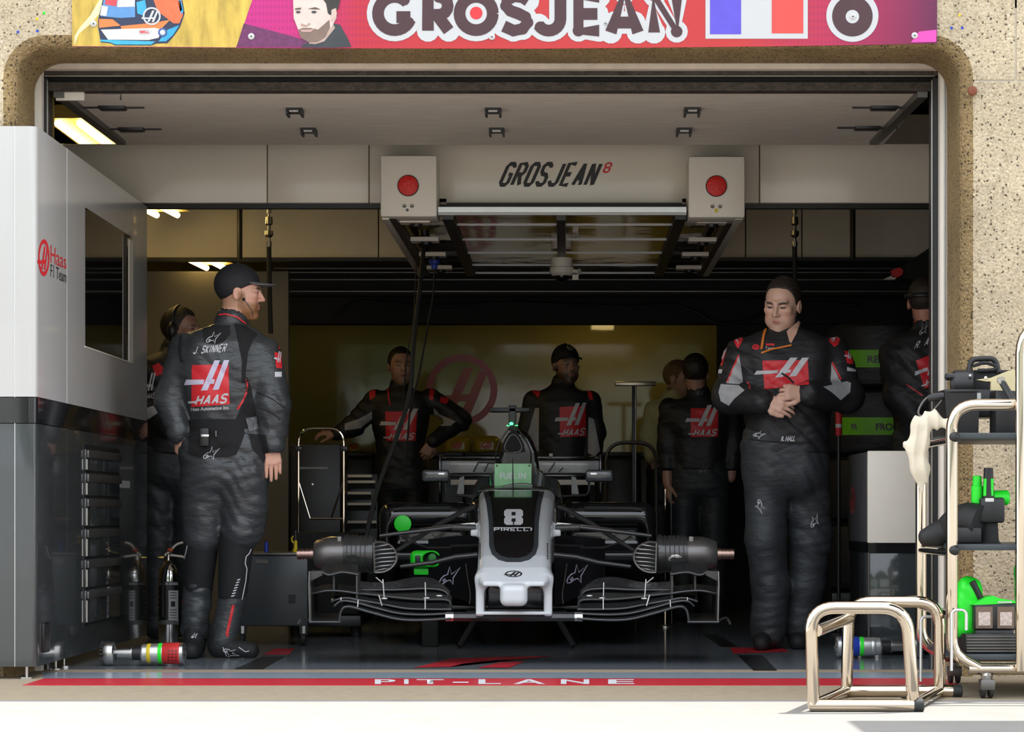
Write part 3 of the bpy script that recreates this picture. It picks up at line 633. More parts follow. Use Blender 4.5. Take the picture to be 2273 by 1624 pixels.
LET = (('G', [arcp(876, 30, 37, -42, -340, 22), [(880, 38), (911, 38)]]), ('R', [[(950, 68), (950, -7), (974, -7)]+arcp(974, 13, 20, -90, 90, 8)+[(950, 33)], [(972, 36), (996, 68)]]),
       ('O', [arcp(1057, 30, 37, 0, 360, 28)]), ('S', [[(x, y) for x, y in ((1172, 2), (1160, -6), (1142, -8), (1126, 0), (1123, 13), (1133, 24), (1150, 30), (1166, 38), (1171, 50), (1160, 64), (1140, 68), (1118, 58))]]),
       ('J', [[(1244, -18), (1244, 38)]+arcp(1218, 42, 26, 0, 150, 10)]), ('E', [[(1330, -7), (1284, -7), (1284, 68), (1330, 68)], [(1284, 31), (1326, 31)]]),
       ('A', [[(1356, 72), (1386, -16), (1416, 72)], [(1364, 50), (1408, 50)]]), ('N', [[(1452, 72), (1452, -10), (1502, 70), (1502, -14)]]))
def thick(pl, w, rnd):
    out = stroke(pl, w)
    if rnd: out += [circle(x, y, w/2, 14) for x, y in pl]
    return out
for ch, pls in LET: decal('letter_outline', [q for pl in pls for q in thick(pl, 50, True)], tb, wp, bn, 0, .0016)
for ch, pls in LET: decal('letter', [q for pl in pls for q in thick(pl, 26, False)]+[circle(x, y, 13, 12) for pl in pls for x, y in pl[1:-1]], tb, dk, bn, 0, .003)
decal('letter_centre', [circle(1057, 29, 14, 20)], tb, M['red'], bn, 0, .0036)
fg = decal('flag_border', [rect(1566, -30, 1793, 86)], tb, wp, bn, 0, .0016)
decal('flag_blue', [rect(1576, -30, 1645, 76)], tb, mat('flag_blue_print', (.10, .07, .55), .4), fg, 0, .0025)
decal('flag_red', [rect(1713, -30, 1783, 74)], tb, mat('flag_red_print', (.72, .06, .05), .4), fg, 0, .0025)
e = decal('number_outline', [circle(1892, 35, 58, 40), rect(1858, -30, 1926, 0)], tb, wp, bn, 0, .0016)
decal('number', [[(1892+r*math.cos(a), 36+r*math.sin(a)) for r, a in ((45, 2*math.pi*i/40) for i in range(40))], [(1862, -30), (1922, -30), (1912, 4), (1872, 4)]], tb, dk, e, 0, .0025)
decal('number_hole', [circle(1892, 37, 15, 20)], tb, wp, e, 0, .0032)
decal('pink_corner', [[(2022, 94), (2078, 93), (2079, 66), (2040, 70)]], tb, mat('pink_print', (.75, .06, .38), .4), bn, 0, .0012)
for x, y in ((208, 53), (558, 81), (1092, 82), (1893, 37), (2030, 79)):
    c = W(x, y, YN); ws = lathe('washer', c, (0, -1, 0), [(0, .013), (.0045, .013), (.006, .010)], M['white'], bn, 16); lathe('screw', c, (0, -1, 0), [(0, .003), (.008, .003)], M['blk'], ws, 8)
# helmet picture
hp = decal('helmet_outline', [[(218, 42), (228, 0), (236, -30), (385, -30), (405, 0), (410, 30), (400, 60), (386, 80), (372, 96), (345, 97), (335, 101), (255, 101), (245, 96), (224, 94), (218, 62)]], tb, mat('helmet_dark_blue_print', (.02, .03, .07), .35), bn, 0, .0016)
def hpart(nm, pl, col, off=.0024): return decal(nm, pl, tb, mat('helmet_'+nm, col, .35, var=.12, scale=40), hp, 0, off)
hpart('red_crown', [[(330, -30), (385, -30), (403, 0), (406, 34), (398, 52), (385, 52), (350, 25)]], (.72, .14, .05))
hpart('blue_edge', [[(388, -20), (402, 0), (407, 25), (402, 32), (396, 10)], [(372, 66), (398, 56), (384, 78), (368, 92), (352, 92)]], (.03, .34, .62))
hpart('visor', [[(232, -10), (300, -12), (300, 38), (268, 40), (224, 36)]], (.10, .26, .52))
hpart('visor_strip', [[(236, -12), (262, -12), (258, 14), (233, 10)]], (.72, .06, .08), .003); hpart('visor_band', [[(262, -10), (300, -12), (299, 15), (260, 16)], [(226, 12), (240, 15), (236, 36), (222, 34)]], (.62, .60, .68), .003)
hpart('vent', [[(303, 5), (322, 0), (326, 22), (316, 34), (305, 30)]], (.04, .36, .66), .003)
hpart('orange_chin', [[(220, 42), (250, 43), (268, 57), (220, 62)], [(268, 58), (345, 50), (378, 44), (360, 62), (340, 72), (270, 66)]], (.75, .20, .05), .003)
hpart('white_chin', [[(224, 66), (345, 62), (360, 66), (352, 84), (330, 89), (240, 88)]], (.72, .66, .62), .0034)
hpart('blue_base', [[(222, 88), (345, 92), (336, 99), (256, 99), (244, 94), (224, 92)]], (.04, .38, .68), .003)
decal('oval_badge', [circle(321, 71, 15.5, 20, 7.5)], tb, wp, hp, 0, .0042); write('badge_lettering', 'BELL', rect(311, 68, 331, 74), tb, M['red'], hp, bold=.03, maxlen=0, off=.005)
ringlogo('helmet_emblem', 337, 36, 20, 20, tb, wp, hp, .2, 0, .0045)
decal('pivot', [circle(361, 72, 10, 16)], tb, mat('pivot_blue', (.05, .10, .3), .3), hp, 0, .0048); decal('pivot_cap', [circle(361, 72, 6, 12)], tb, M['steel'], hp, 0, .0055)
# portrait picture: a bearded man in a dark top (flat print)
pr_ = decal('portrait_top', [[(668, 105.5), (672, 100), (700, 88), (740, 52), (755, 55), (772, 85), (780, 104), (740, 106)]], tb, mat('portrait_dark_top', (.03, .035, .04), .4, var=.3), bn, 0, .002)
def ppart(nm, pl, col, off): return decal('portrait_'+nm, pl, tb, mat('portrait_'+nm, col, .4, var=.10, scale=30), pr_, 0, off)
ppart('neck', [[(688, 80), (738, 50), (744, 62), (720, 92), (700, 98), (686, 97)]], (.42, .30, .25), .003)
ppart('face', [[(650, -30), (745, -30), (747, 40), (735, 62), (722, 82), (705, 93), (685, 94), (668, 84), (661, 64), (652, 40)]], (.66, .52, .46), .0036)
ppart('hair', [[(690, -30), (752, -30), (755, 0), (750, 22), (742, 20), (734, 34), (728, 30), (724, 8), (712, -8)]], (.03, .025, .02), .0048)
ppart('ear', [[(736, 22), (746, 18), (748, 32), (741, 46), (735, 48)]], (.58, .42, .36), .0054)
ppart('beard', [[(668, 84), (662, 66), (672, 62), (690, 62), (706, 66), (722, 52), (731, 44), (733, 62), (722, 82), (705, 93), (685, 94)]], (.20, .13, .10), .0042)
ppart('mouth', [[(666, 66), (690, 66), (700, 62), (690, 71), (670, 71)]], (.50, .30, .27), .005)
ppart('eyes', [circle(662, 27, 5, 10, 3), circle(697, 27, 6, 10, 3)], (.06, .05, .05), .005)
ppart('brows', [[(655, 19), (668, 17), (668, 21), (655, 22)], [(683, 20), (700, 16), (712, 21), (700, 21)]], (.10, .07, .05), .005)
ppart('nose_shadow', [[(668, 52), (680, 56), (686, 50), (690, 54), (680, 60), (668, 58)]], (.40, .27, .22), .005)

# ---------------------------------------------------------------- left cabinet wall (wraps the door jamb)
cw = empty('cabinet_wall', (-2.2, 11.5, 0), 'tall white and grey cabinet wall with black screen at the left of the opening', 'cabinet')
XS = -2.12; YC0, YC1 = 10.43, 13.17; Z1, Z2, Z3 = 2.207, 1.1275, 1.023
def slab(nm, z0, z1, m, y0=YC0, y1=YC1, proud=0):
    r = .035; pts = [Vector((-2.75, YC0-proud, 0)), Vector((XS+proud, YC0-proud, 0)), Vector((XS+proud, y1, 0))]
    path = rounded(pts, r, 6); inner = [Vector((-2.19, y1, 0)), Vector((-2.19, YF-.04, 0)), Vector((-2.75, YF-.04, 0))]
    return MB().prism([(p.x, p.y, z0) for p in path+inner], (0, 0, z1-z0)).build(nm, m, cw, 30)
up = slab('upper_panel', Z2, Z1, M['white']); bd = slab('black_band', Z3, Z2-.003, M['blackgloss'], proud=.002); lw = slab('lower_panel', .05, Z3-.003, M['greygloss'])
# seams
for x in (33, ): box('panel_seam', (gx(x, YC0)-.0012, YC0-.0012, .05), (gx(x, YC0)+.0012, YC0+.003, Z1), M['alu'], cw)
Ys = 2.12*F/(XC-149)
box('panel_seam', (XS-.003, Ys-.003, Z2), (XS+.0012, Ys+.003, Z1), M['alu'], cw)
Ys = 2.12*F/(XC-149); box('panel_seam', (XS-.003, Ys-.002, .05), (XS+.0012, Ys+.002, Z3), M['blk'], cw)
# screen recess with sliding frame
ya, yb = 2.12*F/(XC-189), 2.12*F/(XC-292)
scn = box('screen', (XS-.02, ya, 1.397), (XS+.0015, yb, 2.005), M['glassdark'], cw)
ye = 2.12*F/(XC-272); yf = 2.12*F/(XC-285)
box('screen_edge', (XS, ye, 1.399), (XS+.004, ye+.10, 1.985), M['darksteel'], scn); box('screen_frame', (XS, yf, 1.393), (XS+.005, yb+.02, 1.985), M['whitesatin'], scn)
box('screen_frame', (XS, ya-.012, 1.390), (XS+.003, yb, 1.397), M['whitesatin'], scn)
tc_ = bvh(up)
ringlogo('cabinet_emblem', 97, 571.5, 12.5, 41, tc_, M['red'], cw, .24, 0, .0015)
write('cabinet_lettering', 'Haas', [(112, 543), (147, 566), (147, 597), (112, 583)], tc_, M['red'], cw, bold=.0, maxlen=0, off=.0015)
write('cabinet_subtitle', 'F1 Team', [(112, 586), (147, 602), (147, 628), (112, 614)], tc_, M['blackprint'], cw, bold=.0, maxlen=0, off=.0015)
# drawers sunk into the lower side
Ya, Yb = 2.12*F/(XC-187), 2.12*F/(XC-262)
box('drawer_recess', (XS-.01, Ya-.02, .17), (XS+.002, Yb+.03, .965), M['blk'], cw)
zs = [.95, .845, .735, .60, .465, .33, .175]
for z1_, z0_ in zip(zs, zs[1:]):
    d = box('drawer', (XS-.004, Ya, z0_+.006), (XS+.008, Yb, z1_-.006), M['greygloss'], cw, .002)
    box('drawer_handle', (XS+.008, Ya+.005, z1_-.045), (XS+.020, Yb-.005, z1_-.010), M['darksteel'], d, .004)
    box('drawer_side', (XS+.008, Ya+.004, z0_+.01), (XS+.014, Ya+.06, z1_-.05), M['steel'], d)
lb = box('paper_label', (XS+.001, 2.12*F/(XC-265), gz(1082, 12.4)), (XS+.003, 2.12*F/(XC-287), gz(1066, 12.4)), M['whiteprint'], cw)
for y in (YC0+.03, YC0+.62, YC0+.80, 12.3):
    f_ = lathe('levelling_foot', (XS-.045, y, .0), (0, 0, 1), [(0, .028), (.008, .028), (.012, .006), (.055, .006)], M['steel'], cw, 12)
box('socket_knob', (gx(82, YC0)-.0, YC0+.10, .10), (XS+.012, YC0+.22, .22), M['blk'], cw, .01)

# ---------------------------------------------------------------- implicit surfaces
def snet(f, lo, hi, h, slack=1.0):
    lo = np.array(lo, float); hi = np.array(hi, float); B = 4
    nb = np.ceil((hi-lo)/(h*B)).astype(int)+1; n = nb*B
    ax = [lo[i]+(np.arange(nb[i])*B+B/2-.5)*h for i in range(3)]
    C = np.stack(np.meshgrid(*ax, indexing='ij'), -1).reshape(-1, 3)
    d = f(C).reshape(nb)
    act = np.abs(d) < h*B*.9*slack+h*1.5
    vals = np.repeat(np.repeat(np.repeat(np.where(d < 0, -1., 1.).astype(np.float32), B, 0), B, 1), B, 2)
    ib = np.argwhere(act)
    o = np.stack(np.meshgrid(*[np.arange(B)]*3, indexing='ij'), -1).reshape(-1, 3)
    for s in range(0, len(ib), 4000):
        idx = (ib[s:s+4000, None, :]*B+o[None]).reshape(-1, 3)
        vals[idx[:, 0], idx[:, 1], idx[:, 2]] = f(lo+idx*h)
    sg = vals < 0; cnt = np.zeros(tuple(n-1), np.uint8); cor = [(i, j, k) for i in (0, 1) for j in (0, 1) for k in (0, 1)]
    for i, j, k in cor: cnt += sg[i:n[0]-1+i, j:n[1]-1+j, k:n[2]-1+k]
    cells = np.argwhere((cnt > 0) & (cnt < 8))
    acc = np.zeros((len(cells), 3)); num = np.zeros(len(cells))
    cv = {c: vals[cells[:, 0]+c[0], cells[:, 1]+c[1], cells[:, 2]+c[2]] for c in cor}
    for a in cor:
        for axn in range(3):
            if a[axn]: continue
            b = list(a); b[axn] = 1; b = tuple(b); va, vb = cv[a], cv[b]; m = (va < 0) != (vb < 0)
            t = np.where(m, va/np.where(m, va-vb, 1), 0); p = np.tile(np.array(a, float), (len(cells), 1)); p[:, axn] += t
            acc[m] += p[m]; num[m] += 1
    V = lo+(cells+acc/num[:, None])*h
    vid = -np.ones(tuple(n-1), np.int64); vid[cells[:, 0], cells[:, 1], cells[:, 2]] = np.arange(len(cells))
    Q = []
    for axn in range(3):
        u, w = [(1, 2), (2, 0), (0, 1)][axn]
        s0 = [slice(1, n[i]-1) for i in range(3)]; s0[axn] = slice(0, n[axn]-1); s1 = list(s0); s1[axn] = slice(1, n[axn])
        e = np.argwhere(sg[tuple(s0)] != sg[tuple(s1)]); base = np.array([1, 1, 1]); base[axn] = 0; e = e+base
        neg = sg[e[:, 0], e[:, 1], e[:, 2]]
        du = np.zeros(3, int); du[u] = 1; dw = np.zeros(3, int); dw[w] = 1
        g4 = [vid[tuple((e-x).T)] for x in (du+dw, dw, 0*du, du)]
        q = np.stack(g4, 1); q[~neg] = q[~neg][:, ::-1]; q = q[(q >= 0).all(1)]; Q.append(q)
    return V, np.concatenate(Q)
def npmesh(name, V, Q):
    me = bpy.data.meshes.new(name); me.vertices.add(len(V)); me.vertices.foreach_set('co', np.asarray(V, np.float32).ravel())
    me.loops.add(Q.size); me.loops.foreach_set('vertex_index', Q.astype(np.int32).ravel())
    me.polygons.add(len(Q)); me.polygons.foreach_set('loop_start', np.arange(0, Q.size, 4, dtype=np.int32)); me.update(calc_edges=True); me.validate()
    return me
def implicit(name, f, lo, hi, h, m, parent, slack=1.0, colfn=None, post=None):
    V, Q = snet(f, lo, hi, h, slack)
    if post is not None: V = post(V, Q)
    me = npmesh(name, V, Q)
    if colfn is not None:
        at = me.color_attributes.new('Col', 'FLOAT_COLOR', 'POINT'); c = np.ones((len(V), 4), np.float32); c[:, :3] = colfn(V); at.data.foreach_set('color', c.ravel())
    return link(name, me, m, parent, True)
def smin(a, b, k): h = np.clip(.5+.5*(b-a)/k, 0, 1); return b*(1-h)+a*h-k*h*(1-h)
def smax(a, b, k): return -smin(-a, -b, k)
def cap(p, a, b, ra, rb):
    a = np.asarray(a, float); b = np.asarray(b, float); ab = b-a; t = np.clip(((p-a)@ab)/max(ab@ab, 1e-9), 0, 1)
    return np.linalg.norm(p-a-t[:, None]*ab, axis=1)-(ra+(rb-ra)*t)
def ell(p, c, r):
    r = np.asarray(r, float); q = (p-np.asarray(c, float)); k0 = np.linalg.norm(q/r, axis=1); k1 = np.linalg.norm(q/(r*r), axis=1); return k0*(k0-1)/np.maximum(k1, 1e-9)
def rbox(p, c, hx, r):
    q = np.abs(p-np.asarray(c, float))-np.asarray(hx, float)+r; return np.linalg.norm(np.maximum(q, 0), axis=1)+np.minimum(q.max(1), 0)-r
# ---------------------------------------------------------------- racing car
def cx(Y): return gx(1141, 11.42)-(Y-11.42)*.0115
car = empty('racing_car', (cx(13.5), 13.5, 0), 'black and pale grey racing car number 8 without wheels, nose towards the viewer', 'racing car')
def P(px_, py_, Y, s=1):                       # photo point on the car's left half; s=-1 gives its mirror image
    p = W(px_, py_, Y); return Vector((cx(Y)+(p.x-cx(Y))*s, Y, p.z))
def U(u, Y, z): return Vector((cx(Y)+u, Y, z))
TY = np.array([11.30, 11.37, 11.45, 11.6, 11.9, 12.3, 12.7, 12.98])
TW = np.array([.120, .150, .162, .163, .165, .172, .183, .190])
TT = np.array([.350, .385, .425, .475, .545, .640, .738, .780])
TB = np.array([.345, .345, .345, .355, .375, .39, .40, .40])
def nose_f(p):
    Y = p[:, 1]; u = p[:, 0]-(cx(0)-Y*.0115); z = p[:, 2]
    w = np.interp(Y, TY, TW); zt = np.interp(Y, TY, TT); zb = np.interp(Y, TY, TB); hz = (zt-zb)/2; r = np.minimum(.045, hz*.95)
    qx = np.abs(u)-w+r; qz = np.abs(z-(zt+zb)/2)-hz+r
    d = np.hypot(np.maximum(qx, 0), np.maximum(qz, 0))+np.minimum(np.maximum(qx, qz), 0)-r
    d = np.maximum(d, np.maximum(TY[0]+.03-Y, Y-TY[-1])*.9)*.85
    q = np.stack([np.abs(u), Y, z], 1)
    pil = rbox(q, (.1485, 11.60, .30), (.019, .19, .088), .010)
    d = smin(d, pil, .035)
    th = rbox(q, (0, 11.43, .308), (.060, .15, .048), .030)
    d = smin(d, th, .018)
    for du, Yn, zn in ((.195, 12.42, .598), (.192, 12.3, .570)): d = smin(d, rbox(q, (du, Yn, zn), (.02, .03, .016), .006), .02)
    return d
c0 = cx(12)
nose = implicit('nose', nose_f, (c0-.26, 11.24, .20), (c0+.26, 13.02, .82), .0065, M['carwhite'], car, 1.3)
tn = bvh(nose)
mir = lambda pts: pts+[(2*1140.5-x, y) for x, y in reversed(pts)]
decal('nose_grey_band', [mir([(1073, 1091), (1080, 1120), (1085, 1160), (1086, 1212), (1092, 1230), (1106, 1242), (1125, 1247)])], tn, M['cargrey'], car, 6, .002)
gr = decal('nose_black_panel', [mir([(1084, 1090), (1091, 1120), (1095, 1160), (1096, 1210), (1101, 1224), (1112, 1233), (1128, 1238)])], tn, mat('black_nose_print', (.013, .011, .011), .22, coat=.3), car, 6, .0035)
e8 = decal('number_plate', [[(1119+dx*42, 1131+dy*35) for dx, dy in pl] for pl in (
    [(.12,0),(.88,0),(1,.12),(1,.40),(.92,.5),(1,.6),(1,.88),(.88,1),(.12,1),(0,.88),(0,.6),(.08,.5),(0,.40),(0,.12)],)], tn, M['whiteprint'], gr, 5, .005)
decal('number_gap', [rect(1135.5, 1137.5, 1144.5, 1145), rect(1135.5, 1152, 1144.5, 1159), rect(1138.8, 1158, 1141.2, 1166)], tn, M['blackprint'], e8, 0, .0065)
techq = [(1096, 1172), (1183, 1172), (1181, 1180), (1096, 1180)]
techwrite('tyre_lettering', 'PIRELLI', techq, tn, M['whiteprint'], gr, .22, 0, .7, .12, .006)
decal('tyre_lettering_bar', [rect(1096, 1171.5, 1178, 1173.3)], tn, M['whiteprint'], gr, 0, .006)
ringlogo('nose_emblem', 1140, 1273.5, 19, 7, tn, M['blackprint'], car, .2, 4, .002)
for s in (1, -1):                                        # fine side lettering
    x0 = 1066 if s > 0 else 2*1140.5-1066
    for k in range(7): decal('side_letter', [rect(x0-1.2, 1205+k*5.4, x0+1.2, 1208.6+k*5.4)], tn, M['blackprint'], car, 0, .002)
# wing under the nose: neutral centre section
b = MB(); zc = gz(1371, 11.42)
ring = lambda u: [U(u, 11.42+a*.26, zc+h_) for a, h_ in ((0, 0), (.04, .016), (.2, .024), (.6, .02), (1, .008), (1, .002), (.5, -.006), (.1, -.015))]
b.loft([ring(u) for u in np.linspace(-.265, .265, 7)]); b.build('wing_centre_section', M['carbon'], car)
b = MB().box(U(-.166, 11.40, gz(1364, 11.40)), U(.166, 11.70, gz(1357, 11.40)), .003); b.build('wing_mount_strip', M['carwhite'], car)
for s in (1, -1):
    b = MB(); b.loft([[q+Vector((0, -.003, 0)) for q in ring(u*s)] for u in (.265, .300)]); b.build('wing_joint_band', M['alu'], car)
    def elem(nm, le, te, y0, y1, m='carbon', t=.007):
        A = smoothpath([P(x, y, y0, s) for x, y in le], 5); B_ = smoothpath([P(x, y-7, y1, s) for x, y in te], 5)
        # aerofoil strip: a slightly arched sheet from leading to trailing edge
        bb = MB(); mid = [(a+c_)/2+Vector((0, 0, -.012)) for a, c_ in zip(A, B_)]
        bb.sheet(A, mid, t); bb.sheet(mid, B_, t*.8); bb.tube(A, t*.75, 8)
        return bb.build(nm, M[m], car, 40)
    elem('wing_main_plane', [(1001, 1372), (930, 1376), (880, 1373), (820, 1358), (775, 1346), (758, 1354), (753, 1379)], [(1001, 1364), (935, 1366), (885, 1362), (830, 1347), (785, 1336), (766, 1340), (757, 1352)], 11.42, 11.62)
    elem('wing_flap', [(1003, 1361), (940, 1364), (885, 1361), (830, 1348), (785, 1336), (757, 1334), (742, 1345)], [(1003, 1352), (945, 1353), (890, 1349), (840, 1338), (795, 1327), (765, 1325), (745, 1334)], 11.52, 11.72)
    elem('wing_flap', [(1002, 1352), (950, 1352), (900, 1350), (850, 1341), (800, 1332), (765, 1327), (735, 1335)], [(1003, 1330), (985, 1328), (920, 1330), (870, 1326), (810, 1318), (770, 1316), (738, 1318)], 11.60, 11.80)
    elem('wing_flap', [(1001, 1342), (990, 1331), (930, 1330), (880, 1326), (820, 1319), (780, 1317), (740, 1320)], [(997, 1318), (978, 1306), (930, 1306), (885, 1310), (830, 1309), (785, 1308), (745, 1310)], 11.70, 11.90, 'carbonmatt')
    elem('wing_top_flap', [(1000, 1330), (985, 1311), (945, 1306), (900, 1308), (860, 1309), (820, 1309), (790, 1309)], [(985, 1306), (962, 1292), (930, 1288), (900, 1292), (865, 1299), (830, 1300), (792, 1297)], 11.80, 12.0)
    elem('wing_cascade', [(795, 1275), (760, 1270), (730, 1276), (712, 1268)], [(795, 1262), (765, 1258), (735, 1262), (715, 1260)], 11.62, 11.82)
    elem('wing_winglet', [(795, 1317), (760, 1312), (725, 1311), (690, 1318)], [(795, 1310), (760, 1305), (725, 1305), (692, 1311)], 11.60, 11.78)
    # end plate and foot plate
    b = MB(); b.prism([P(687, 1380, 11.42, s), P(686, 1300, 11.42, s), P(687, 1268, 11.50, s), P(700, 1262, 12.05, s), P(704, 1352, 12.05, s)], Vector((.008*s, 0, 0))); b.build('end_plate', M['carbon'], car)
    b = MB(); b.sheet([P(688, 1380, 11.42, s), P(754, 1380, 11.42, s)], [P(690, 1362, 12.0, s), P(752, 1362, 12.0, s)], .006); b.tube([P(686, 1380, 11.42, s), P(756, 1380, 11.42, s)], .005, 8); b.build('foot_plate', M['carbon'], car)
    b = MB(); b.tube([P(687, 1268, 11.44, s), P(686, 1300, 11.42, s), P(688, 1380, 11.42, s)], .004, 6); b.build('end_plate_edge', M['darksteel'], car)
    b = MB(); b.prism([P(686, 1268, 11.46, s), P(712, 1266, 11.46, s), P(716, 1276, 11.46, s), P(688, 1290, 11.46, s)], (0, .01, 0)); b.build('end_plate_winglet', M['carbonmatt'], car)
    b = MB().tube(smoothpath([P(690, 1378, 11.5, s), P(672, 1371, 11.6, s), P(662, 1385, 11.6, s)]), .006, 6); b.build('end_plate_footlet', M['carbonmatt'], car)
    for x, y0, y1, Y in ((741, 1272, 1312, 11.66), (792, 1272, 1331, 11.62)):
        b = MB().prism([P(x-2, y0, Y, s), P(x+2, y0, Y, s), P(x+2, y1, Y, s), P(x-2, y1, Y, s)], (0, .16, 0)); b.build('cascade_fin', M['carbonmatt'], car)
    for (x0, y0), (x1, y1), Y in (((795, 1331), (794, 1352), 11.5), ((757, 1325), (757, 1334), 11.55), ((850, 1285), (853, 1327), 11.66), ((841, 1320), (848, 1344), 11.55), ((944, 1292), (945, 1323), 11.7), ((944, 1325), (944, 1352), 11.55), ((834, 1281), (850, 1294), 11.75)):
        MB().tube([P(x0, y0, Y, s), P(x1, y1, Y, s)], .0032, 6).build('flap_bracket', M['alu'], car)
    for x, y, Y in ((947, 1327, 11.58), (853, 1328, 11.58), (975, 1322, 11.6)):
        MB().sphere(P(x, y, Y, s), (.016, .012, .006), 10, 6).build('bracket_foot', M['alu'], car)
    # suspension arms
    def arm(nm, pts, r, m='carbon', flat=.45):
        pts = [P(x, y, Y, s) for x, y, Y in pts]; bb = MB(); bb.tube(pts, r, 10); bb.build(nm, M[m], car, 40)
    arm('upper_wishbone', [(1056, 1172, 12.30), (1002, 1170, 12.28)], .017, 'carbonmatt')
    arm('upper_wishbone', [(1002, 1170, 12.28), (880, 1184, 12.22), (842, 1189, 12.2)], [.011, .010, .009])
    arm('track_rod', [(1054, 1161, 12.42), (1000, 1166, 12.4), (930, 1175, 12.3)], .007, 'steel')
    arm('push_rod', [(1052, 1124, 12.62), (1035, 1130, 12.58), (970, 1166, 12.4), (900, 1210, 12.25), (880, 1222, 12.2)], [.010, .012, .012, .010, .009])
    arm('lower_wishbone', [(1060, 1231, 12.25), (1010, 1236, 12.25), (960, 1248, 12.22), (888, 1257, 12.2)], [.014, .013, .011, .010])
    arm('lower_wishbone', [(1060, 1209, 12.75), (1035, 1211, 12.7), (1000, 1212, 12.6)], .008)
    arm('brake_line', [(1000, 1215, 12.6), (950, 1215, 12.4), (905, 1200, 12.3), (890, 1190, 12.25)], .004, 'darksteel')
    # hub: drum along the axle
    YA = 12.2; c = P(790, 1229, YA, s); k = sc(YA); out = Vector((-1*s, 0, 0)); out = Vector((-s, 0, 0))
    hub = MB().lathe(c, out, [(-42*k, 30*k), (-40*k, 43*k), (-30*k, 44*k), (-30*k, 41*k), (25*k, 41.5*k), (25*k, 39*k), (26*k, 0)], 36).build('brake_drum', mat('glossy_carbon_drum', (.06, .06, .06), .22, .5, var=.15, coat=.3), car)
    for q in range(10):
        MB().lathe(c+out*((-24+q*5.0)*k), out, [(0, 41.3*k), (.7*k, 42.4*k), (1.4*k, 42.4*k), (2.1*k, 41.3*k)], 30).build('drum_rib', M['carbonmatt'], hub) if q % 2 == 0 else None
    MB().lathe(c+out*24*k, out, [(0, 36*k), (6*k, 37*k), (40*k, 36*k), (62*k, 31*k), (68*k, 27*k), (70*k, 14*k)], 30).build('drum_cone', mat('satin_titanium', (.16, .15, .145), .32, .7, var=.1), hub)
    MB().lathe(c+out*94*k, out, [(0, 13*k), (8*k, 13*k), (8*k, 11*k), (12*k, 11*k), (12*k, 12.5*k), (16*k, 12.5*k), (16*k, 11*k), (20*k, 11*k), (20*k, 12.5*k), (24*k, 12.5*k), (24*k, 11*k), (27*k, 11*k), (27*k, 12.5*k), (36*k, 12*k), (37*k, 7*k), (30*k, 6*k)], 20).build('axle_stub', mat('copper_steel_axle', (.40, .27, .23), .32, 1.0), hub)
    MB().box(P(748, 1190, 12.15, s), P(762, 1216, 12.25, s), .004).build('caliper_bracket', M['darksteel'], hub)
    MB().tube([P(750, 1193, 12.18, s), P(735, 1193, 12.2, s), P(715, 1197, 12.25, s)], .006, 6).build('brake_hose', M['steel'], hub)
    # teardrop cut-out and lower notch in the drum
    th_ = bvh(hub)
    def mx(pts): return pts if s > 0 else [(2*1141-4-x+4, y) for x, y in pts]
    decal('drum_slot', [mx([(767, 1236), (778, 1230), (790, 1231), (798, 1237), (798, 1243), (792, 1245), (795, 1240), (788, 1236), (776, 1238)])], th_, M['blkmatt'] if s > 0 else M['alu'], hub, 4, .002)
    # brake duct: D-shaped scoop with bars
    fr = [(830, 1204), (848, 1203), (866, 1210), (877, 1222), (881, 1236), (877, 1250), (866, 1262), (850, 1269), (832, 1270)]
    duct = MB().prism([P(x, y, 12.10, s) for x, y in fr], (0, .10, 0)).build('brake_duct', M['blkmatt'], car)
    b = MB(); b.tube(smoothpath([P(x, y, 12.09, s) for x, y in fr], 4), .006, 6); b.tube([P(830, 1204, 12.09, s), P(832, 1270, 12.09, s)], .006, 6); b.build('duct_rim', M['darksteel'], duct)
    for q, (yy, xe) in enumerate(((1211, 866), (1220, 876), (1229, 880), (1238, 881), (1247, 878), (1256, 872), (1264, 862))):
        MB().tube(smoothpath([P(831, yy+3, 12.088, s), P(845, yy, 12.075, s), P(xe-8, yy-2, 12.078, s), P(xe, yy-3, 12.09, s)], 3), .0025, 5).build('duct_bar', M['alu'], duct)
    # bargeboard with star emblem
    b = MB(); b.sheet([P(952, 1196, 12.95, s), P(952, 1300, 12.95, s)], [P(1062, 1185, 12.75, s), P(1062, 1345, 12.75, s)], .008)
    bb_ = b.build('bargeboard', M['blackgloss'], car)
    if s > 0: star('bargeboard_star', 999, 1277, 23, bvh(bb_), M['lilacprint'], bb_, 0, 2.6, 0, .003)
    else: star('bargeboard_star', 1281, 1273, 24, bvh(bb_), M['lilacprint'], bb_, -.05, 2.6, 0, .003)
    MB().tube(smoothpath([P(1034, 1250, 12.7, s), P(1038, 1280, 12.7, s), P(1044, 1318, 12.7, s), P(1042, 1340, 12.7, s)]), .003, 6).build('vane_edge', M['darksteel'], car)
    # side pod with inlet
    def pod_f(p):
        u = np.abs(p[:, 0]-(cx(0)-p[:, 1]*.0115)); q = np.stack([u, p[:, 1], p[:, 2]], 1)
        d = rbox(q, (.46, 14.35, .555), (.25, 1.0, .165), .07)
        cut = rbox(q, (.45, 13.30, .545), (.205, .25, .075), .05)
        return smax(d, -cut, .02)
    if s > 0:
        cX = cx(14)
        for side in (1, -1):
            lo_, hi_ = (cX-.82, cX-.1) if side > 0 else (cX+.1, cX+.82)
            implicit('side_pod', pod_f, (lo_, 13.25, .35), (hi_, 15.45, .80), .012, M['carblack'], car, 1.2)
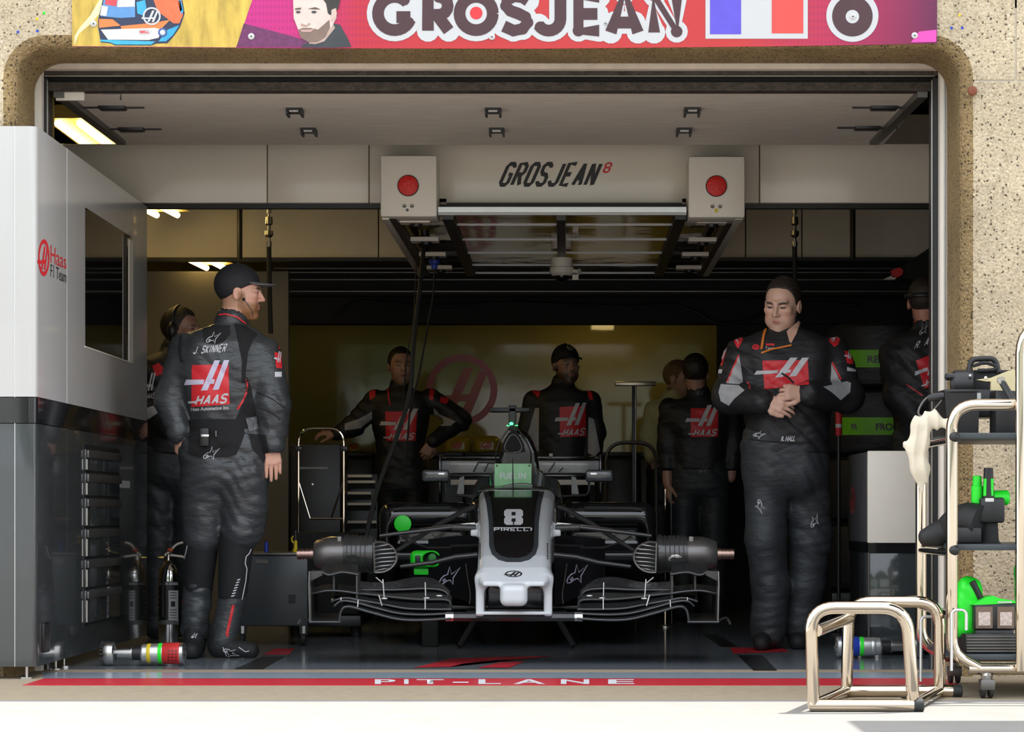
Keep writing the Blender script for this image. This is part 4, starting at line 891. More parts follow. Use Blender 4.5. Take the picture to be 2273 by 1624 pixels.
    b = MB(); b.tube(smoothpath([P(872, 1131, 13.34, s), P(900, 1127, 13.33, s), P(1000, 1126, 13.33, s)]), .006, 6); b.build('pod_lip_highlight', M['cargrey'], car)  # grey tube along the lip stands in for the highlight on the gloss
    MB().box(P(960, 1135, 13.40, s), P(1054, 1146, 13.6, s), .003).build('pod_vane', M['carbon'], car)
    # mirror on its stalk
    mr_ = MB().box(P(936, 1069, 13.42, s), P(999, 1043, 13.55, s), .016).build('wing_mirror', M['cargrey'], car)
    MB().tube(smoothpath([P(991, 1066, 13.48, s), P(990, 1085, 13.45, s), P(996, 1097, 13.4, s), P(1012, 1099, 13.35, s), P(1052, 1101, 13.2, s)], 4), .006, 6).build('mirror_stalk', M['cargrey'], mr_)
    MB().box(P(972, 1049, 13.415, s), P(987, 1054, 13.425, s), .001).build('mirror_lamp', M['alu'], mr_)
    # cockpit side and deflector
    b = MB(); b.sheet(smoothpath([P(1058, 1068, 13.4, s), P(1075, 1064, 13.5, s), P(1090, 1058, 13.6, s), P(1102, 1042, 13.8, s)]), smoothpath([P(1050, 1110, 13.1, s), P(1068, 1100, 13.2, s), P(1090, 1092, 13.3, s), P(1105, 1085, 13.6, s)]), .03); b.build('cockpit_side', M['cargrey'], car)
    MB().prism([P(1020, 1060, 13.6, s), P(1030, 1056, 13.6, s), P(1030, 1096, 13.6, s), P(1014, 1096, 13.6, s)], (0, .05, 0)).build('deflector', M['cargrey'], car)
# green disc, cockpit, airbox, camera, board, antenna
MB().lathe(W(894, 1162, 13.32), (0, -1, 0), [(0, .044), (.006, .044), (.007, .042)], 28).build('green_disc', M['neon'], car)
def body_f(p):
    Y = p[:, 1]; u = np.abs(p[:, 0]-(cx(0)-Y*.0115)); q = np.stack([u, Y, p[:, 2]], 1)
    d = rbox(q, (0, 13.55, .55), (.24, .65, .19), .07)                       # monocoque
    d = smax(d, -rbox(q, (0, 13.75, .80), (.15, .40, .18), .06), .03)         # cockpit opening
    d = smin(d, rbox(q, (0, 15.0, .56), (.20, 1.0, .20), .1), .1)
    zt = np.interp(Y, [13.95, 14.1, 14.6, 15.6], [1.10, 1.125, 1.03, .72]); w = np.interp(zt-p[:, 2], [0, .02, .06, .12, .22, .4], [.0, .045, .075, .098, .115, .17])
    fin = np.maximum(np.maximum(u-w, p[:, 2]-zt), np.maximum(14.0-Y, Y-15.7))*.8
    return smin(d, fin, .04)
implicit('engine_cover', body_f, (cx(14)-.34, 12.88, .34), (cx(14)+.34, 15.9, 1.14), .014, M['carblack'], car, 1.6)
Yh = 13.98
b = MB().prism([W(x, y, Yh) for x, y in ((1113, 1003), (1116, 985), (1128, 962), (1136, 955), (1144, 955), (1151, 962), (1163, 985), (1166, 1003))], (0, .03, 0)); ib_ = b.build('air_inlet', M['blkmatt'], car)
MB().tube(rounded([W(x, y, Yh) for x, y in ((1112, 1004), (1139, 951), (1167, 1004))], .08, 6, True), .0035, 6, True).build('air_inlet_rim', M['darksteel'], ib_)
for x0, x1 in ((1101, 1107), (1178, 1172)): MB().tube(smoothpath([W(1139+(x0-1139)*.2, 948, Yh), W(1139+(x0-1139)*.75, 978, Yh), W(x0, 1005, Yh), W(x0, 1030, Yh-.1)]), .004, 6).build('roll_hoop_edge', M['darksteel'], car)
MB().box(W(1087, 914, 14.1), W(1176, 906, 14.2), .004).build('camera_bar', M['blk'], car); MB().box(W(1129, 955, 14.1), W(1146, 900, 14.16), .004).build('camera_post', M['blk'], car)
for x, y, r in ((1135, 940, .011), (1126, 944, .004), (1130, 945, .003), (1144, 944, .003), (1148, 944, .004)):
    MB().sphere(W(x, y, 14.06), (r, r*.6, r*.8), 10, 6).build('status_light', mat('green_status_light', (.05, 1, .2), .3, emit=3, var=0), car)
bd_ = box('fuel_board', W(1097.5, 1080, 13.15), W(1180, 1028.5, 13.155), mat('pale_green_board', (.28, .58, .30), .45, var=.22, scale=9), None, .002)
tag(bd_, 'pale green board reading FUEL IN on the car', 'sign')
tfb = bvh(bd_); write('board_lettering', 'FUEL IN', rect(1110, 1049, 1167, 1062), tfb, M['whiteprint'], bd_, bold=.02, maxlen=0, off=.001)
for x in (1103, 1175):
    lathe('board_bolt', W(x, 1033, 13.15), (0, -1, 0), [(0, .005), (.004, .005)], M['blk'], bd_, 8)
MB().tube([W(1138, 1016, 13.1), W(1138.5, 1060, 13.05), W(1139, 1096, 12.9), W(1140, 1134, 12.75)], [.0015, .0035, .0025, .002], 6).build('pitot_antenna', M['blk'], car)
MB().tube([W(1139, 1094, 12.9), W(1139, 1103, 12.87)], .004, 6).build('pitot_sleeve', M['alu'], car)
b = MB(); b.sheet(smoothpath([W(x, y, 13.02) for x, y in ((1060, 1090), (1090, 1085), (1140, 1083), (1190, 1085), (1220, 1090))]), smoothpath([W(x, y, 13.16) for x, y in ((1070, 1081), (1095, 1079), (1140, 1078), (1185, 1079), (1212, 1081))]), .006); b.build('cockpit_lip', M['carbon'], car)
MB().tube(smoothpath([W(x, y, 13.1) for x, y in ((1115, 1080), (1140, 1075), (1165, 1074), (1182, 1077))]), .005, 6).build('visor_strip', M['steel'], car)
# rear wing
YW = 15.8
for x0, x1, sgn in ((980, 1100, 1), (1186, 1330, -1)):
    rw = MB().box((gx(x0, YW), YW, gz(1050, YW)), (gx(x1, YW), YW+.15, gz(1022, YW)), .006).build('rear_wing_flap', M['carwhite'], car)
    tr_ = bvh(rw)
    pts = [(1051, 1047), (1062, 1026), (1098, 1026)] if sgn > 0 else [(1218, 1047), (1232, 1026), (1330, 1026)]
    decal('rear_wing_graphic', stroke(pts, 4), tr_, M['blackprint'], rw, 0, .003)
    pts2 = [(1075, 1047), (1084, 1028), (1098, 1028)] if sgn > 0 else [(1240, 1047), (1250, 1038), (1330, 1037)]
    decal('rear_wing_graphic', stroke(pts2, 3.5), tr_, M['blackprint'], rw, 0, .003)
MB().box((gx(978, YW), YW+.02, gz(1058, YW)), (gx(1333, YW), YW+.4, gz(1052, YW)), .003).build('rear_wing_main_plane', M['carblack'], car)
MB().box((gx(980, YW), YW+.02, gz(1018, YW)), (gx(1330, YW), YW+.1, gz(1012, YW)), .003).build('rear_wing_top', M['carblack'], car)
MB().box((gx(1000, YW), YW+.02, gz(1076, YW)), (gx(1320, YW), YW+.02+.1, gz(1064, YW)), .003).build('rear_wing_lower', M['whitesatin'], car)
MB().box(W(1219, 1013, YW-.01), W(1227, 1006, YW), .001).build('rear_wing_sensor', M['whitesatin'], car)
for x in (977, 1333): MB().box((gx(x, YW)-.006, YW-.05, gz(1120, YW)), (gx(x, YW)+.006, YW+.45, gz(1008, YW)), .002).build('rear_wing_end_plate', M['carblack'], car)
# floor, plank, jack stands
box('car_floor', (cx(14)-.70, 13.0, .185), (cx(14)+.70, 16.0, .205), M['carbon'], car, .003); box('keel', (cx(13)-.14, 12.7, .20), (cx(13)+.14, 15.8, .42), M['carblack'], car, .02)
for Y in (12.9, 15.4):
    st_ = empty('car_stand', (cx(Y), Y, 0), 'black support stand under the front of the car' if Y < 14 else 'black support stand under the rear of the car', 'stand', 'stands carrying the car')
    box('stand_pad', (cx(Y)-.25, Y-.05, .14), (cx(Y)+.25, Y+.05, .185), M['blkmatt'], st_, .005)
    for sx in (-1, 1): tube('stand_leg', [(cx(Y)+sx*.2, Y, .15), (cx(Y)+sx*.28, Y-.1, .01)], .015, M['blkmatt'], st_, 8); tube('stand_leg', [(cx(Y)+sx*.2, Y, .15), (cx(Y)+sx*.28, Y+.1, .01)], .015, M['blkmatt'], st_, 8)
# ---------------------------------------------------------------- people
def up_(n): return np.asarray(n, float)
M['skin'] = mat('skin', (1, 1, 1), .42, var=.03, scale=30, attr='Col', bump=.05, bscale=300)
M['suit'] = mat('charcoal_leather_suit', (.042, .046, .049), .33, var=.18, scale=7, bump=.9, bscale=15, stretch=(.8, .8, 1.9))
M['suitblack'] = mat('black_overall_fabric', (.016, .016, .018), .55, var=.15, scale=9, bump=.7, bscale=16, stretch=(.8, .8, 1.7))
M['suitdark'] = mat('faded_black_overall_fabric', (.030, .034, .038), .55, var=.25, scale=9, bump=.9, bscale=14, stretch=(.8, .8, 1.9))
M['blackknit'] = mat('black_knit_panel', (.008, .008, .009), .8, bump=.3, bscale=300)
M['greyfabric'] = mat('light_grey_stretch_panel', (.42, .42, .43), .7, var=.10, scale=40, bump=.2, bscale=120)
M['shoe'] = mat('black_suede_shoe', (.010, .010, .011), .7, bump=.2)
M['capcloth'] = mat('black_cap_cloth', (.010, .010, .013), .7, bump=.15, bscale=200)
M['capbrim'] = mat('grey_cap_brim', (.14, .13, .14), .7)
M['hairdark'] = mat('dark_brown_hair', (.030, .020, .014), .5, var=.4, scale=60, stretch=(1, 1, .3), bump=.5, bscale=150)
M['hairginger'] = mat('ginger_hair', (.20, .11, .05), .6, var=.3, scale=80, bump=.5, bscale=200)
def headframe(c, yaw, pitch=0, roll=0, s=1.0):
    y, t, r = map(math.radians, (yaw, pitch, roll)); f = np.array([math.sin(y)*math.cos(t), -math.cos(y)*math.cos(t), -math.sin(t)])
    x = np.cross(f, [0, 0, 1]); x /= np.linalg.norm(x); z = np.cross(x, f)
    x, z = x*math.cos(r)+z*math.sin(r), z*math.cos(r)-x*math.sin(r)
    R = np.stack([x, f, z], 1)
    return (lambda p: ((p-np.asarray(c))@R)/s), (lambda q: np.asarray(c)+s*(R@np.asarray(q))), R
def head_sdf(q, fat=0):
    a = q.copy(); a[:, 0] = np.abs(a[:, 0])
    d = ell(q, (0, -.012, .034), (.077, .098, .090))
    d = smin(d, ell(q, (0, .028, -.045), (.060+fat, .064, .078)), .035)
    d = smin(d, ell(q, (0, .070, -.104), (.026, .023, .020)), .03)
    d = smin(d, ell(a, (.040, .046, -.062), (.020+fat, .035, .030)), .025)
    d = smin(d, ell(a, (.042, .066, -.012), (.024, .022, .018)), .02)
    d = smin(d, cap(a, (.010, .092, .026), (.040, .076, .028), .010, .010), .014)
    d = smax(d, -ell(a, (.032, .106, .006), (.020, .017, .011)), .012)
    d = smin(d, ell(a, (.031, .078, .005), (.014, .014, .012)), .004)
    d = smin(d, cap(q, (0, .092, .014), (0, .112, -.026), .008, .0115), .012)
    d = smin(d, ell(a, (.012, .100, -.030), (.009, .010, .008)), .006)
    d = smin(d, cap(a, (0, .094, -.056), (.019, .086, -.060), .006, .004), .006)
    d = smin(d, cap(a, (0, .093, -.068), (.017, .086, -.065), .0065, .004), .006)
    d = smax(d, -cap(a, (0, .103, -.062), (.02, .093, -.0625), .002, .001), .004)
    ear = ell(a, (.079, -.008, -.006), (.009, .021, .033)); ear = smax(ear, -ell(a, (.090, -.004, -.004), (.010, .011, .020)), .006)
    return smin(d, ear, .008)
def head_col(q, skin, beard, brow=(.10, .07, .05), scalp=None):
    c = np.tile(np.array(skin, float), (len(q), 1)); ax = np.abs(q[:, 0]); y, z = q[:, 1], q[:, 2]
    def mixin(m, col): m = np.clip(m, 0, 1)[:, None]; c[:] = c*(1-m)+np.array(col)*m
    if scalp is not None: mixin(.75*np.clip((.012-y)/.03, 0, 1)*np.clip((z+.085)/.02, 0, 1)*(ax < .079), scalp)
    mixin(np.where(y > .04, .35*np.exp(-((ax-.048)/.02)**2-((z+.03)/.022)**2), 0), (skin[0]*1.0, skin[1]*.62, skin[2]*.6))
    if beard is not None:
        bw = np.clip((-.036-z)/.02, 0, 1)*np.clip((y+.0)/.02, 0, 1)*np.clip((.112+.06+z)/.03, 0, 1)
        bw = np.maximum(bw, np.clip((y+.01)/.01, 0, 1)*np.clip((.035-y)/.012, 0, 1)*np.clip((.01-z)/.02, 0, 1)*np.clip((ax-.05)/.01, 0, 1))
        bw *= 1-np.exp(-((ax)/.020)**4-((z+.063)/.010)**4)
        mixin(bw*beard[1], beard[0])
    mixin(1.2*np.exp(-(ax/.019)**4-((z+.0625)/.0085)**4)*(y > .08), (skin[0]*.80, skin[1]*.50, skin[2]*.50))
    mixin(1.0*np.exp(-(ax/.018)**4-((z+.0622)/.0018)**2)*(y > .08), (skin[0]*.3, skin[1]*.15, skin[2]*.15))
    mixin(1.5*np.exp(-((ax-.031)/.019)**4-((z-.0245-.10*np.minimum(ax-.031, 0))/.0055)**4)*(y > .05), brow)
    mixin(1.4*np.exp(-((ax-.031)/.013)**4-((z-.004)/.0045)**4)*(y > .06), (.04, .03, .025))
    mixin(1.2*np.exp(-((ax-.009)/.005)**2-((z+.037)/.003)**2)*(y > .095), (skin[0]*.3, skin[1]*.2, skin[2]*.2))
    return c
def hand_sdf(p, wrist, d, n, L=.185, side=1, curl=(.5, .6, .4), spread=.05, thumb=.6):
    """d: wrist-to-knuckles direction, n: back-of-hand normal (fingers curl away from it)"""
    d = np.asarray(d, float); d /= np.linalg.norm(d); n = np.asarray(n, float); n -= d*(n@d); n /= np.linalg.norm(n); s = np.cross(d, n)*side
    w = np.asarray(wrist, float); k = L/.185; res = None
    for o, l in ((-.028, .082), (-.010, .088), (.010, .086), (.027, .078)):
        a = cap(p, w+s*o*.55*k, w+d*l*k+s*o*k, .016*k, .0125*k); res = a if res is None else smin(res, a, .014*k)
    for i, (o, fl, kl) in enumerate(((-.031, .072, .078), (-.011, .082, .086), (.0105, .077, .084), (.0295, .060, .076))):
        base = w+d*kl*k+s*o*k; ang = 0; pt = base; prev = None; r = (.0098 if i < 3 else .0086)*k
        f = None
        for j, frac in enumerate((.45, .31, .24)):
            ang += curl[j]*(1+.10*i); dr = d*math.cos(ang)-n*math.sin(ang)+s*spread*(o/.03)*(1 if j == 0 else .3)
            nx = pt+dr*fl*frac*k; c_ = cap(p, pt, nx, r*(1-.08*j), r*(1-.08*(j+1))); f = c_ if f is None else np.minimum(f, c_); pt = nx
        res = smin(res, f, .005*k)
    tb_ = w+d*.018*k-s*.022*k; t1 = tb_+(d*.62-s*.55-n*thumb*.6)*.046*k; t2 = t1+(d*.85-s*.15-n*thumb)*.034*k; t3 = t2+(d*.9+s*.15-n*thumb)*.026*k
    t = smin(cap(p, tb_, t1, .017*k, .0125*k), np.minimum(cap(p, t1, t2, .0118*k, .0105*k), cap(p, t2, t3, .0105*k, .0085*k)), .008)
    return smin(res, t, .010*k)
def fold(p, A=.004, seed=0, f=1.0):
    x, y, z = p[:, 0]*f, p[:, 1]*f, p[:, 2]*f
    w = .55+.45*np.sin(9*x+7*z+5*y+seed*3)
    r = lambda s: np.abs(np.sin(s))**.8
    return A*(.5-w*(r(24*z+14*x+2.2*np.sin(8*x+5*z+seed)+2*np.sin(12*y+seed))+.7*r(31*z-19*x+2.6*np.sin(11*z+seed)+6*y)*(1-w*.5)+.35*r(58*z+23*x+3*np.sin(17*x-9*z+seed))))*1.6
def torso_sdf(p, rows, lat):
    """rows: (z, x, y, half width, half depth) from low to high"""
    r = np.array(rows, float); z = np.clip(p[:, 2], r[0, 0], r[-1, 0]); I = lambda i: np.interp(z, r[:, 0], r[:, i])
    dx, dy = p[:, 0]-I(1), p[:, 1]-I(2); la = dx*lat[0]+dy*lat[1]; fo = -dx*lat[1]+dy*lat[0]; hd = I(4); hw = np.maximum(I(3)-hd, 0)
    return np.sqrt(np.maximum(np.abs(la)-hw, 0)**2+fo**2+(p[:, 2]-z)**2)-hd
def limb(p, pts, rad, k=.03):
    d = None
    for i in range(len(pts)-1):
        c_ = cap(p, pts[i], pts[i+1], rad[i], rad[i+1]); d = c_ if d is None else smin(d, c_, k)
    return d
def bounds(pts, pad): a = np.array([tuple(q) for q in pts]); return a.min(0)-pad, a.max(0)+pad
def v(p): return np.array(tuple(p))

def person(label, head, yaw, rows, arms, legs, hands, skin=(.60, .36, .26), beard=None, pitch=0, roll=0, hs=1.0, suit='suitblack', trous='suitdark', lat=(1, 0), hair='hairdark', capd=None,
           seed=0, h=.008, hb=.006, arm_r=(.072, .070, .052), leg_r=(.10, .085, .075), shoes=None, fat=0, sleeve_end=None, legfold=.006, knee=None, hairlow=0., scalp=None):
    """head, joints: (px, row, depth). rows: torso (row px, centre px, half width px, half depth m, depth)"""
    e = empty('person', W(rows[0][1], 1140, rows[0][4]), label, 'person'); e.location.z = 0
    hc = v(W(*head)); tolocal, toworld, R = headframe(hc, yaw, pitch, roll, hs)
    T = [(gz(r[0], r[4]), gx(r[1], r[4]), r[4], r[2]*sc(r[4]), r[3]) for r in rows]; T.sort()
    A = [[v(W(*q)) for q in a] for a in arms]; Lg = [[v(W(*q)) for q in a] for a in legs]
    top = T[-1]; neck0 = np.array([top[1], top[2], top[0]-.02]); neck1 = toworld((0, -.02, -.055))
    # ---- body: one continuous skin surface
    def bodyf(p):
        q = tolocal(p); d = np.full(len(p), 9.)
        near = np.linalg.norm(q, axis=1) < .30
        if near.any(): d[near] = head_sdf(q[near], fat)*hs
        d[~near] = np.minimum(d[~near], np.linalg.norm(q[~near], axis=1)*hs-.13)
        d = smin(d, cap(p, neck0, neck1, .062+fat, .054+fat), .02)
        d = smin(d, torso_sdf(p, [(z, x, y, w*.80, dd*.80) for z, x, y, w, dd in T], lat), .03)
        for a in A: d = smin(d, limb(p, a, [r*.62 for r in arm_r]), .02)
        for l in Lg: d = smin(d, limb(p, l, [r*.62 for r in leg_r]), .02)
        for hd in hands:
            m = np.linalg.norm(p-hd['wrist'], axis=1) < .26
            if m.any(): d[m] = smin(d[m], hand_sdf(p[m], **hd), .012)
        return d
    pts = [hc+.17, hc-.17]+[a for q in A for a in q]+[a for q in Lg for a in q]+[hd['wrist']+np.asarray(hd['d'])/np.linalg.norm(hd['d'])*.2 for hd in hands]+[np.array([t[1]+s*t[3], t[2], t[0]]) for t in T for s in (-1, 1)]
    lo, hi = bounds(pts, .12)
    def colf(V):
        c = np.tile(np.array(skin, float), (len(V), 1)); q = tolocal(V); m = (np.linalg.norm(q, axis=1) < .22)
        c[m] = head_col(q[m], skin, beard, scalp=scalp); return np.clip(c, 0, 1)
    implicit('body', bodyf, lo, hi, hb, M['skin'], e, 1.25, colf)
    # ---- jacket
    zc = T[0][0]-.012
    def jacketf(p):
        d = torso_sdf(p, T, lat)
        for a in A: d = smin(d, limb(p, a, arm_r), .035)
        d = smin(d, cap(p, neck0-[0, 0, .03], neck0*.55+neck1*.45, .085+fat, .068+fat), .03)
        d = np.maximum(d, -cap(p, neck0, neck1, .057+fat, .056+fat))
        ff = np.clip((np.linalg.norm(p-neck0, axis=1)-.10)/.12, 0, 1)
        return np.maximum(d+fold(p, .0062, seed)*ff, zc-p[:, 2])
    lo, hi = bounds([a for q in A for a in q]+[np.array([t[1]+s*t[3], t[2]+u*t[4], t[0]]) for t in T for s in (-1, 1) for u in (-1, 1)]+[neck1], .12)
    jk = implicit('jacket', jacketf, lo, hi, h, M[suit], e, 1.3)
    # ---- trousers
    z0 = T[0]
    def trouf(p):
        d = torso_sdf(p, [(z0[0]-.10, z0[1], z0[2], z0[3]*.96, z0[4]*.98), (z0[0]+.02, z0[1], z0[2], z0[3]*.99, z0[4]*.98)], lat)
        for i, l in enumerate(Lg): d = smin(d, limb(p, l[:knee] if knee else l, leg_r), .025)
        return d+fold(p, legfold, seed+3, .9)
    lo, hi = bounds([a for q in Lg for a in q]+[np.array([z0[1]+s*z0[3], z0[2], z0[0]]) for s in (-1, 1)], .15)
    tr = implicit('trousers', trouf, lo, hi, h, M[trous], e, 1.3)
    # ---- shoes
    for sh in (shoes or []):
        a, b_ = v(W(*sh[0])), v(W(*sh[1]))
        def shoef(p):
            d = smin(cap(p, [a[0], a[1], .05], [b_[0], b_[1], .035], .046, .040), cap(p, [a[0], a[1], .13], [a[0], a[1], .06], .048, .05), .03)
            return np.maximum(d, .004-p[:, 2])
        lo, hi = bounds([[a[0], a[1], 0], [b_[0], b_[1], .18]], .09); implicit('shoe', shoef, lo, hi, .008, M['shoe'], e, 1.2)
    # ---- hair or cap
    if hair:
        def hairf(p):
            q = tolocal(p); d = ell(q, (0, -.014, .036), (.0815, .103, .096)); zb = np.interp(q[:, 1], [-.11, -.05, -.015, .01, .035, .06, .10], [-.075, -.062, -.008, -.022, .018, .074, .090])+hairlow
            zb = zb+.016*np.clip((np.abs(q[:, 0])-.024)/.02, 0, 1)*(q[:, 1] > .03)
            zb = np.where(np.abs(q[:, 0]) > .055, zb, np.maximum(zb, np.where(q[:, 1] > 0, .05+hairlow, -1)))
            return np.maximum(d, (zb-q[:, 2])*.8)*hs+fold(p, .0012, seed, 3)
        implicit('hair', hairf, hc-.18, hc+.18, .006, M[hair], e, 1.3)
    if capd:
        rr = (.086, .109, .100)
        def capf(p):
            q = tolocal(p); d = ell(q, (0, -.012, .042), rr); zb = np.interp(q[:, 1], [-.12, -.06, 0, .06, .10], [-.042, -.028, .012, .042, .050]); return np.maximum(d, (zb-q[:, 2])*.9)*hs
        cp = implicit('cap', capf, hc-.2, hc+.2, .005, M['capcloth'], e, 1.3)
        b = MB(); n = 13; ri = []; ro = []
        for i in range(n):
            t = math.radians(-62+124*i/(n-1)); ri.append(Vector(toworld((.080*math.sin(t), -.012+.102*math.cos(t), .049+.004*math.cos(t)))))
            ro.append(Vector(toworld((.082*math.sin(t), -.012+.100*math.cos(t)+.082*max(0, math.cos(t))**.55*(1 if abs(t) < 1.05 else .9), .047-.010*abs(math.sin(t))**2))))
        b.sheet(ri, ro, .004); b.build('cap_brim', M[capd], cp)
        MB().sphere(toworld((0, -.012, .143)), .006, 8, 6).build('cap_button', M['capcloth'], cp)
        e['_cap'] = cp.name
    del_ = e.get('_cap')
    if del_: del e['_cap']
    return e, jk, tr, toworld, [o for o in COL.objects if o.parent == e]
def part_of(kids, nm): return next(o for o in kids if o.name.split('.')[0] == nm)

# --- man seen from behind, cap, charcoal leather suit (left)
Ya = 11.96
e, jk, tr, tw, kids = person('man in charcoal leather race suit and black cap, back turned, by the cabinet', (531, 651, Ya), 96, [
    (1000, 507, 92, .125, Ya), (960, 503, 80, .120, Ya), (930, 500, 76, .120, Ya), (880, 495, 88, .135, Ya), (810, 492, 98, .14, Ya), (765, 497, 98, .125, Ya), (735, 506, 72, .095, Ya), (718, 513, 34, .07, Ya)],
    [[(412, 778, Ya), (380, 885, Ya+.02), (397, 958, Ya-.02)], [(588, 785, Ya-.02), (606, 895, Ya-.05), (604, 985, Ya-.06)]],
    [[(457, 1010, Ya), (449, 1190, Ya+.03), (441, 1300, Ya+.06), (432, 1415, Ya+.08)], [(548, 1010, Ya), (536, 1175, Ya), (518, 1310, Ya), (497, 1425, Ya)]],
    [dict(wrist=v(W(399, 962, Ya-.02)), d=(.05, -.0, -1), n=(-.7, -.6, .0), side=1, curl=(.7, .9, .5), thumb=.4), dict(wrist=v(W(604, 985, Ya-.06)), d=(.06, .02, -1), n=(.3, -1, .0), side=-1, curl=(.1, .1, .1), thumb=.3)],
    skin=(.74, .40, .29), beard=((.34, .16, .07), 1.0), pitch=2, suit='suit', trous='suit', hair=None, capd='capbrim', seed=1, h=.008, hb=.0045, arm_r=(.078, .076, .056), leg_r=(.115, .098, .085, .06),
    shoes=[((430, 1432, Ya+.05), (423, 1428, Ya-.06)), ((487, 1455, Ya), (556, 1455, Ya-.02))], lat=(1, 0), hs=.97, knee=2, legfold=.010, scalp=(.40, .22, .12))
tj = bvh(jk); tt = bvh(tr); MAN1 = e
def legpart(nm, a, b, ra, rb, m, par, A=.003, seed=0):
    a, b = v(W(*a)), v(W(*b)); lo, hi = bounds([a, b], max(ra, rb)+.03)
    return implicit(nm, lambda p: cap(p, a, b, ra, rb)+fold(p, A, seed), lo, hi, .007, M[m], par, 1.2)
for a, b, c, k in (((448, 1185, Ya+.03), (441, 1300, Ya+.06), (431, 1395, Ya+.07), 0), ((526, 1185, Ya), (516, 1320, Ya), (496, 1420, Ya), 1)):
    legpart('knee_guard', a, b, .084, .066, 'blackknit', e, .001); legpart('gaiter', b, c, .062, .062, 'suit', e, .005, 4+k)
gt = bvh(*[o for o in kids+list(COL.objects) if o.parent == e and o.name.startswith('gaiter')]); kn = bvh(*[o for o in COL.objects if o.parent == e and o.name.startswith('knee_guard')])
decal('red_piping', stroke([(518, 1342), (512, 1370), (504, 1405), (505, 1412)], 6), gt, M['red'], e, 5); decal('red_piping', stroke([(404, 1330), (399, 1348), (401, 1365)], 4), gt, M['red'], e, 5)
decal('white_piping', stroke([(557, 1218), (553, 1228), (546, 1235), (544, 1250), (548, 1262), (545, 1290), (537, 1330)], 2.2), kn, M['whiteprint'], e, 5); decal('white_piping', stroke([(417, 1205), (413, 1225), (409, 1240)], 2.2), kn, M['whiteprint'], e, 5)
decal('leg_lettering', [q for k in range(7) for q in stroke([(513+k*2.2, 1323-k*6), (521+k*2, 1321-k*6)], 2.4)], kn, M['whiteprint'], e, 4)
sh_ = bvh(*[o for o in COL.objects if o.parent == e and o.name.startswith('shoe')])
star('shoe_star', 513, 1448, 15, sh_, M['whiteprint'], e, 1.0, 1.5, 4); decal('shoe_line', stroke([(530, 1436), (545, 1446), (553, 1444)], 1.8)+stroke([(495, 1436), (499, 1446), (503, 1456)], 1.6), sh_, M['whiteprint'], e, 4); star('shoe_star', 432, 1410, 7, sh_, M['whiteprint'], e, 0, 1.2, 4)
# back panels and prints
decal('black_yoke', [[(452, 721), (510, 722), (512, 740), (498, 757), (484, 763), (462, 762), (452, 754), (450, 735)]], tj, M['blackknit'], e, 5)
decal('black_shoulder_panel', [[(520, 718), (545, 722), (572, 742), (562, 755), (551, 780), (545, 830), (548, 850), (536, 850), (537, 800), (548, 765), (540, 742)]], tj, M['blackknit'], e, 5)
decal('black_side_panel', [[(548, 835), (556, 855), (566, 900), (570, 935), (520, 935), (535, 905), (545, 870)]], tj, M['blackknit'], e, 5)
decal('black_seam', [[(398, 745), (405, 742), (402, 790), (408, 805), (400, 803), (395, 775)]], tj, M['blackknit'], e, 5)
decal('red_piping', stroke([(545, 840), (549, 850), (547, 870), (540, 888), (527, 908)], 4.2), tj, M['red'], e, 5)
decal('red_piping', stroke([(613, 745), (618, 758), (620, 775)], 2.2), tj, M['red'], e, 5)
star('back_star', 474, 749, 15, tj, M['whiteprint'], e, .12, 1.6, 4, .004)
techwrite('name_print', 'J. SKINNER', [(434, 768), (506, 762), (499, 782), (428, 786)], tj, M['whiteprint'], e, .17, 5, .5, .12)
emblem(e, [(426, 810), (507, 808), (510, 897), (425, 903)], tj, wh='lilacprint')
write('company_print', 'Haas Automation Inc.', [(424, 904), (509, 900), (509, 908), (424, 912)], tj, M['whiteprint'], e, .02, 0, 6)
emblem(e, [(609, 781), (624, 784), (626, 818), (613, 816)], tj, word=False, nm='sleeve_emblem'); decal('sleeve_print', [rect(610, 825, 625, 836)], tj, M['whiteprint'], e, 4)
for a, b in (((570, 870), (632, 905)), ((575, 905), (622, 930))): decal('sleeve_seam', stroke([a, ((a[0]+b[0])/2+4, (a[1]+b[1])/2-2), b], 2.2), tj, M['blackknit'], e, 4)
# belt with radio
b = MB(); ring_ = []
for i in range(28):
    t = 2*math.pi*i/28; hw, hdp = 76*sc(Ya)+.008, .128; ring_.append((gx(500, Ya)+hw*math.copysign(abs(math.cos(t))**.8, math.cos(t)), Ya+hdp*math.copysign(abs(math.sin(t))**.8, math.sin(t))))
b.loft([[(x, y, gz(965, Ya)) for x, y in ring_], [(x, y, gz(932, Ya)) for x, y in ring_]]); bl = b.build('belt', M['blackknit'], e)
decal('belt_buckle', [[(545, 928), (571, 923), (575, 952), (552, 957)]], bvh(bl, jk), M['greyprint'], bl, 5, .006)
lw_ = decal('black_seat_panel', [[(418, 960), (545, 958), (535, 985), (525, 1008), (505, 1014), (440, 1016), (418, 1005)], [(552, 962), (590, 965), (604, 1040), (603, 1052), (585, 1025), (560, 995)]], bvh(jk, tr), M['blackknit'], e, 5, .003)
star('seat_star', 470, 1005, 17, bvh(jk, tr), M['whiteprint'], e, .1, 1.6, 4, .006)
rp = box('radio_pack', W(443, 990, Ya-.165), W(466, 950, Ya-.128), M['blk'], e, .006); box('radio_display', W(446, 969, Ya-.170), W(464, 964, Ya-.165), M['alu'], rp, .001); MB().tube([W(479, 968, Ya-.14), W(479, 955, Ya-.15)], .006, 8).build('radio_knob', M['steel'], rp)
MB().tube(smoothpath([W(482, 965, Ya-.15), W(490, 980, Ya-.15), W(510, 992, Ya-.14)]), .002, 5).build('radio_wire', M['blk'], rp)
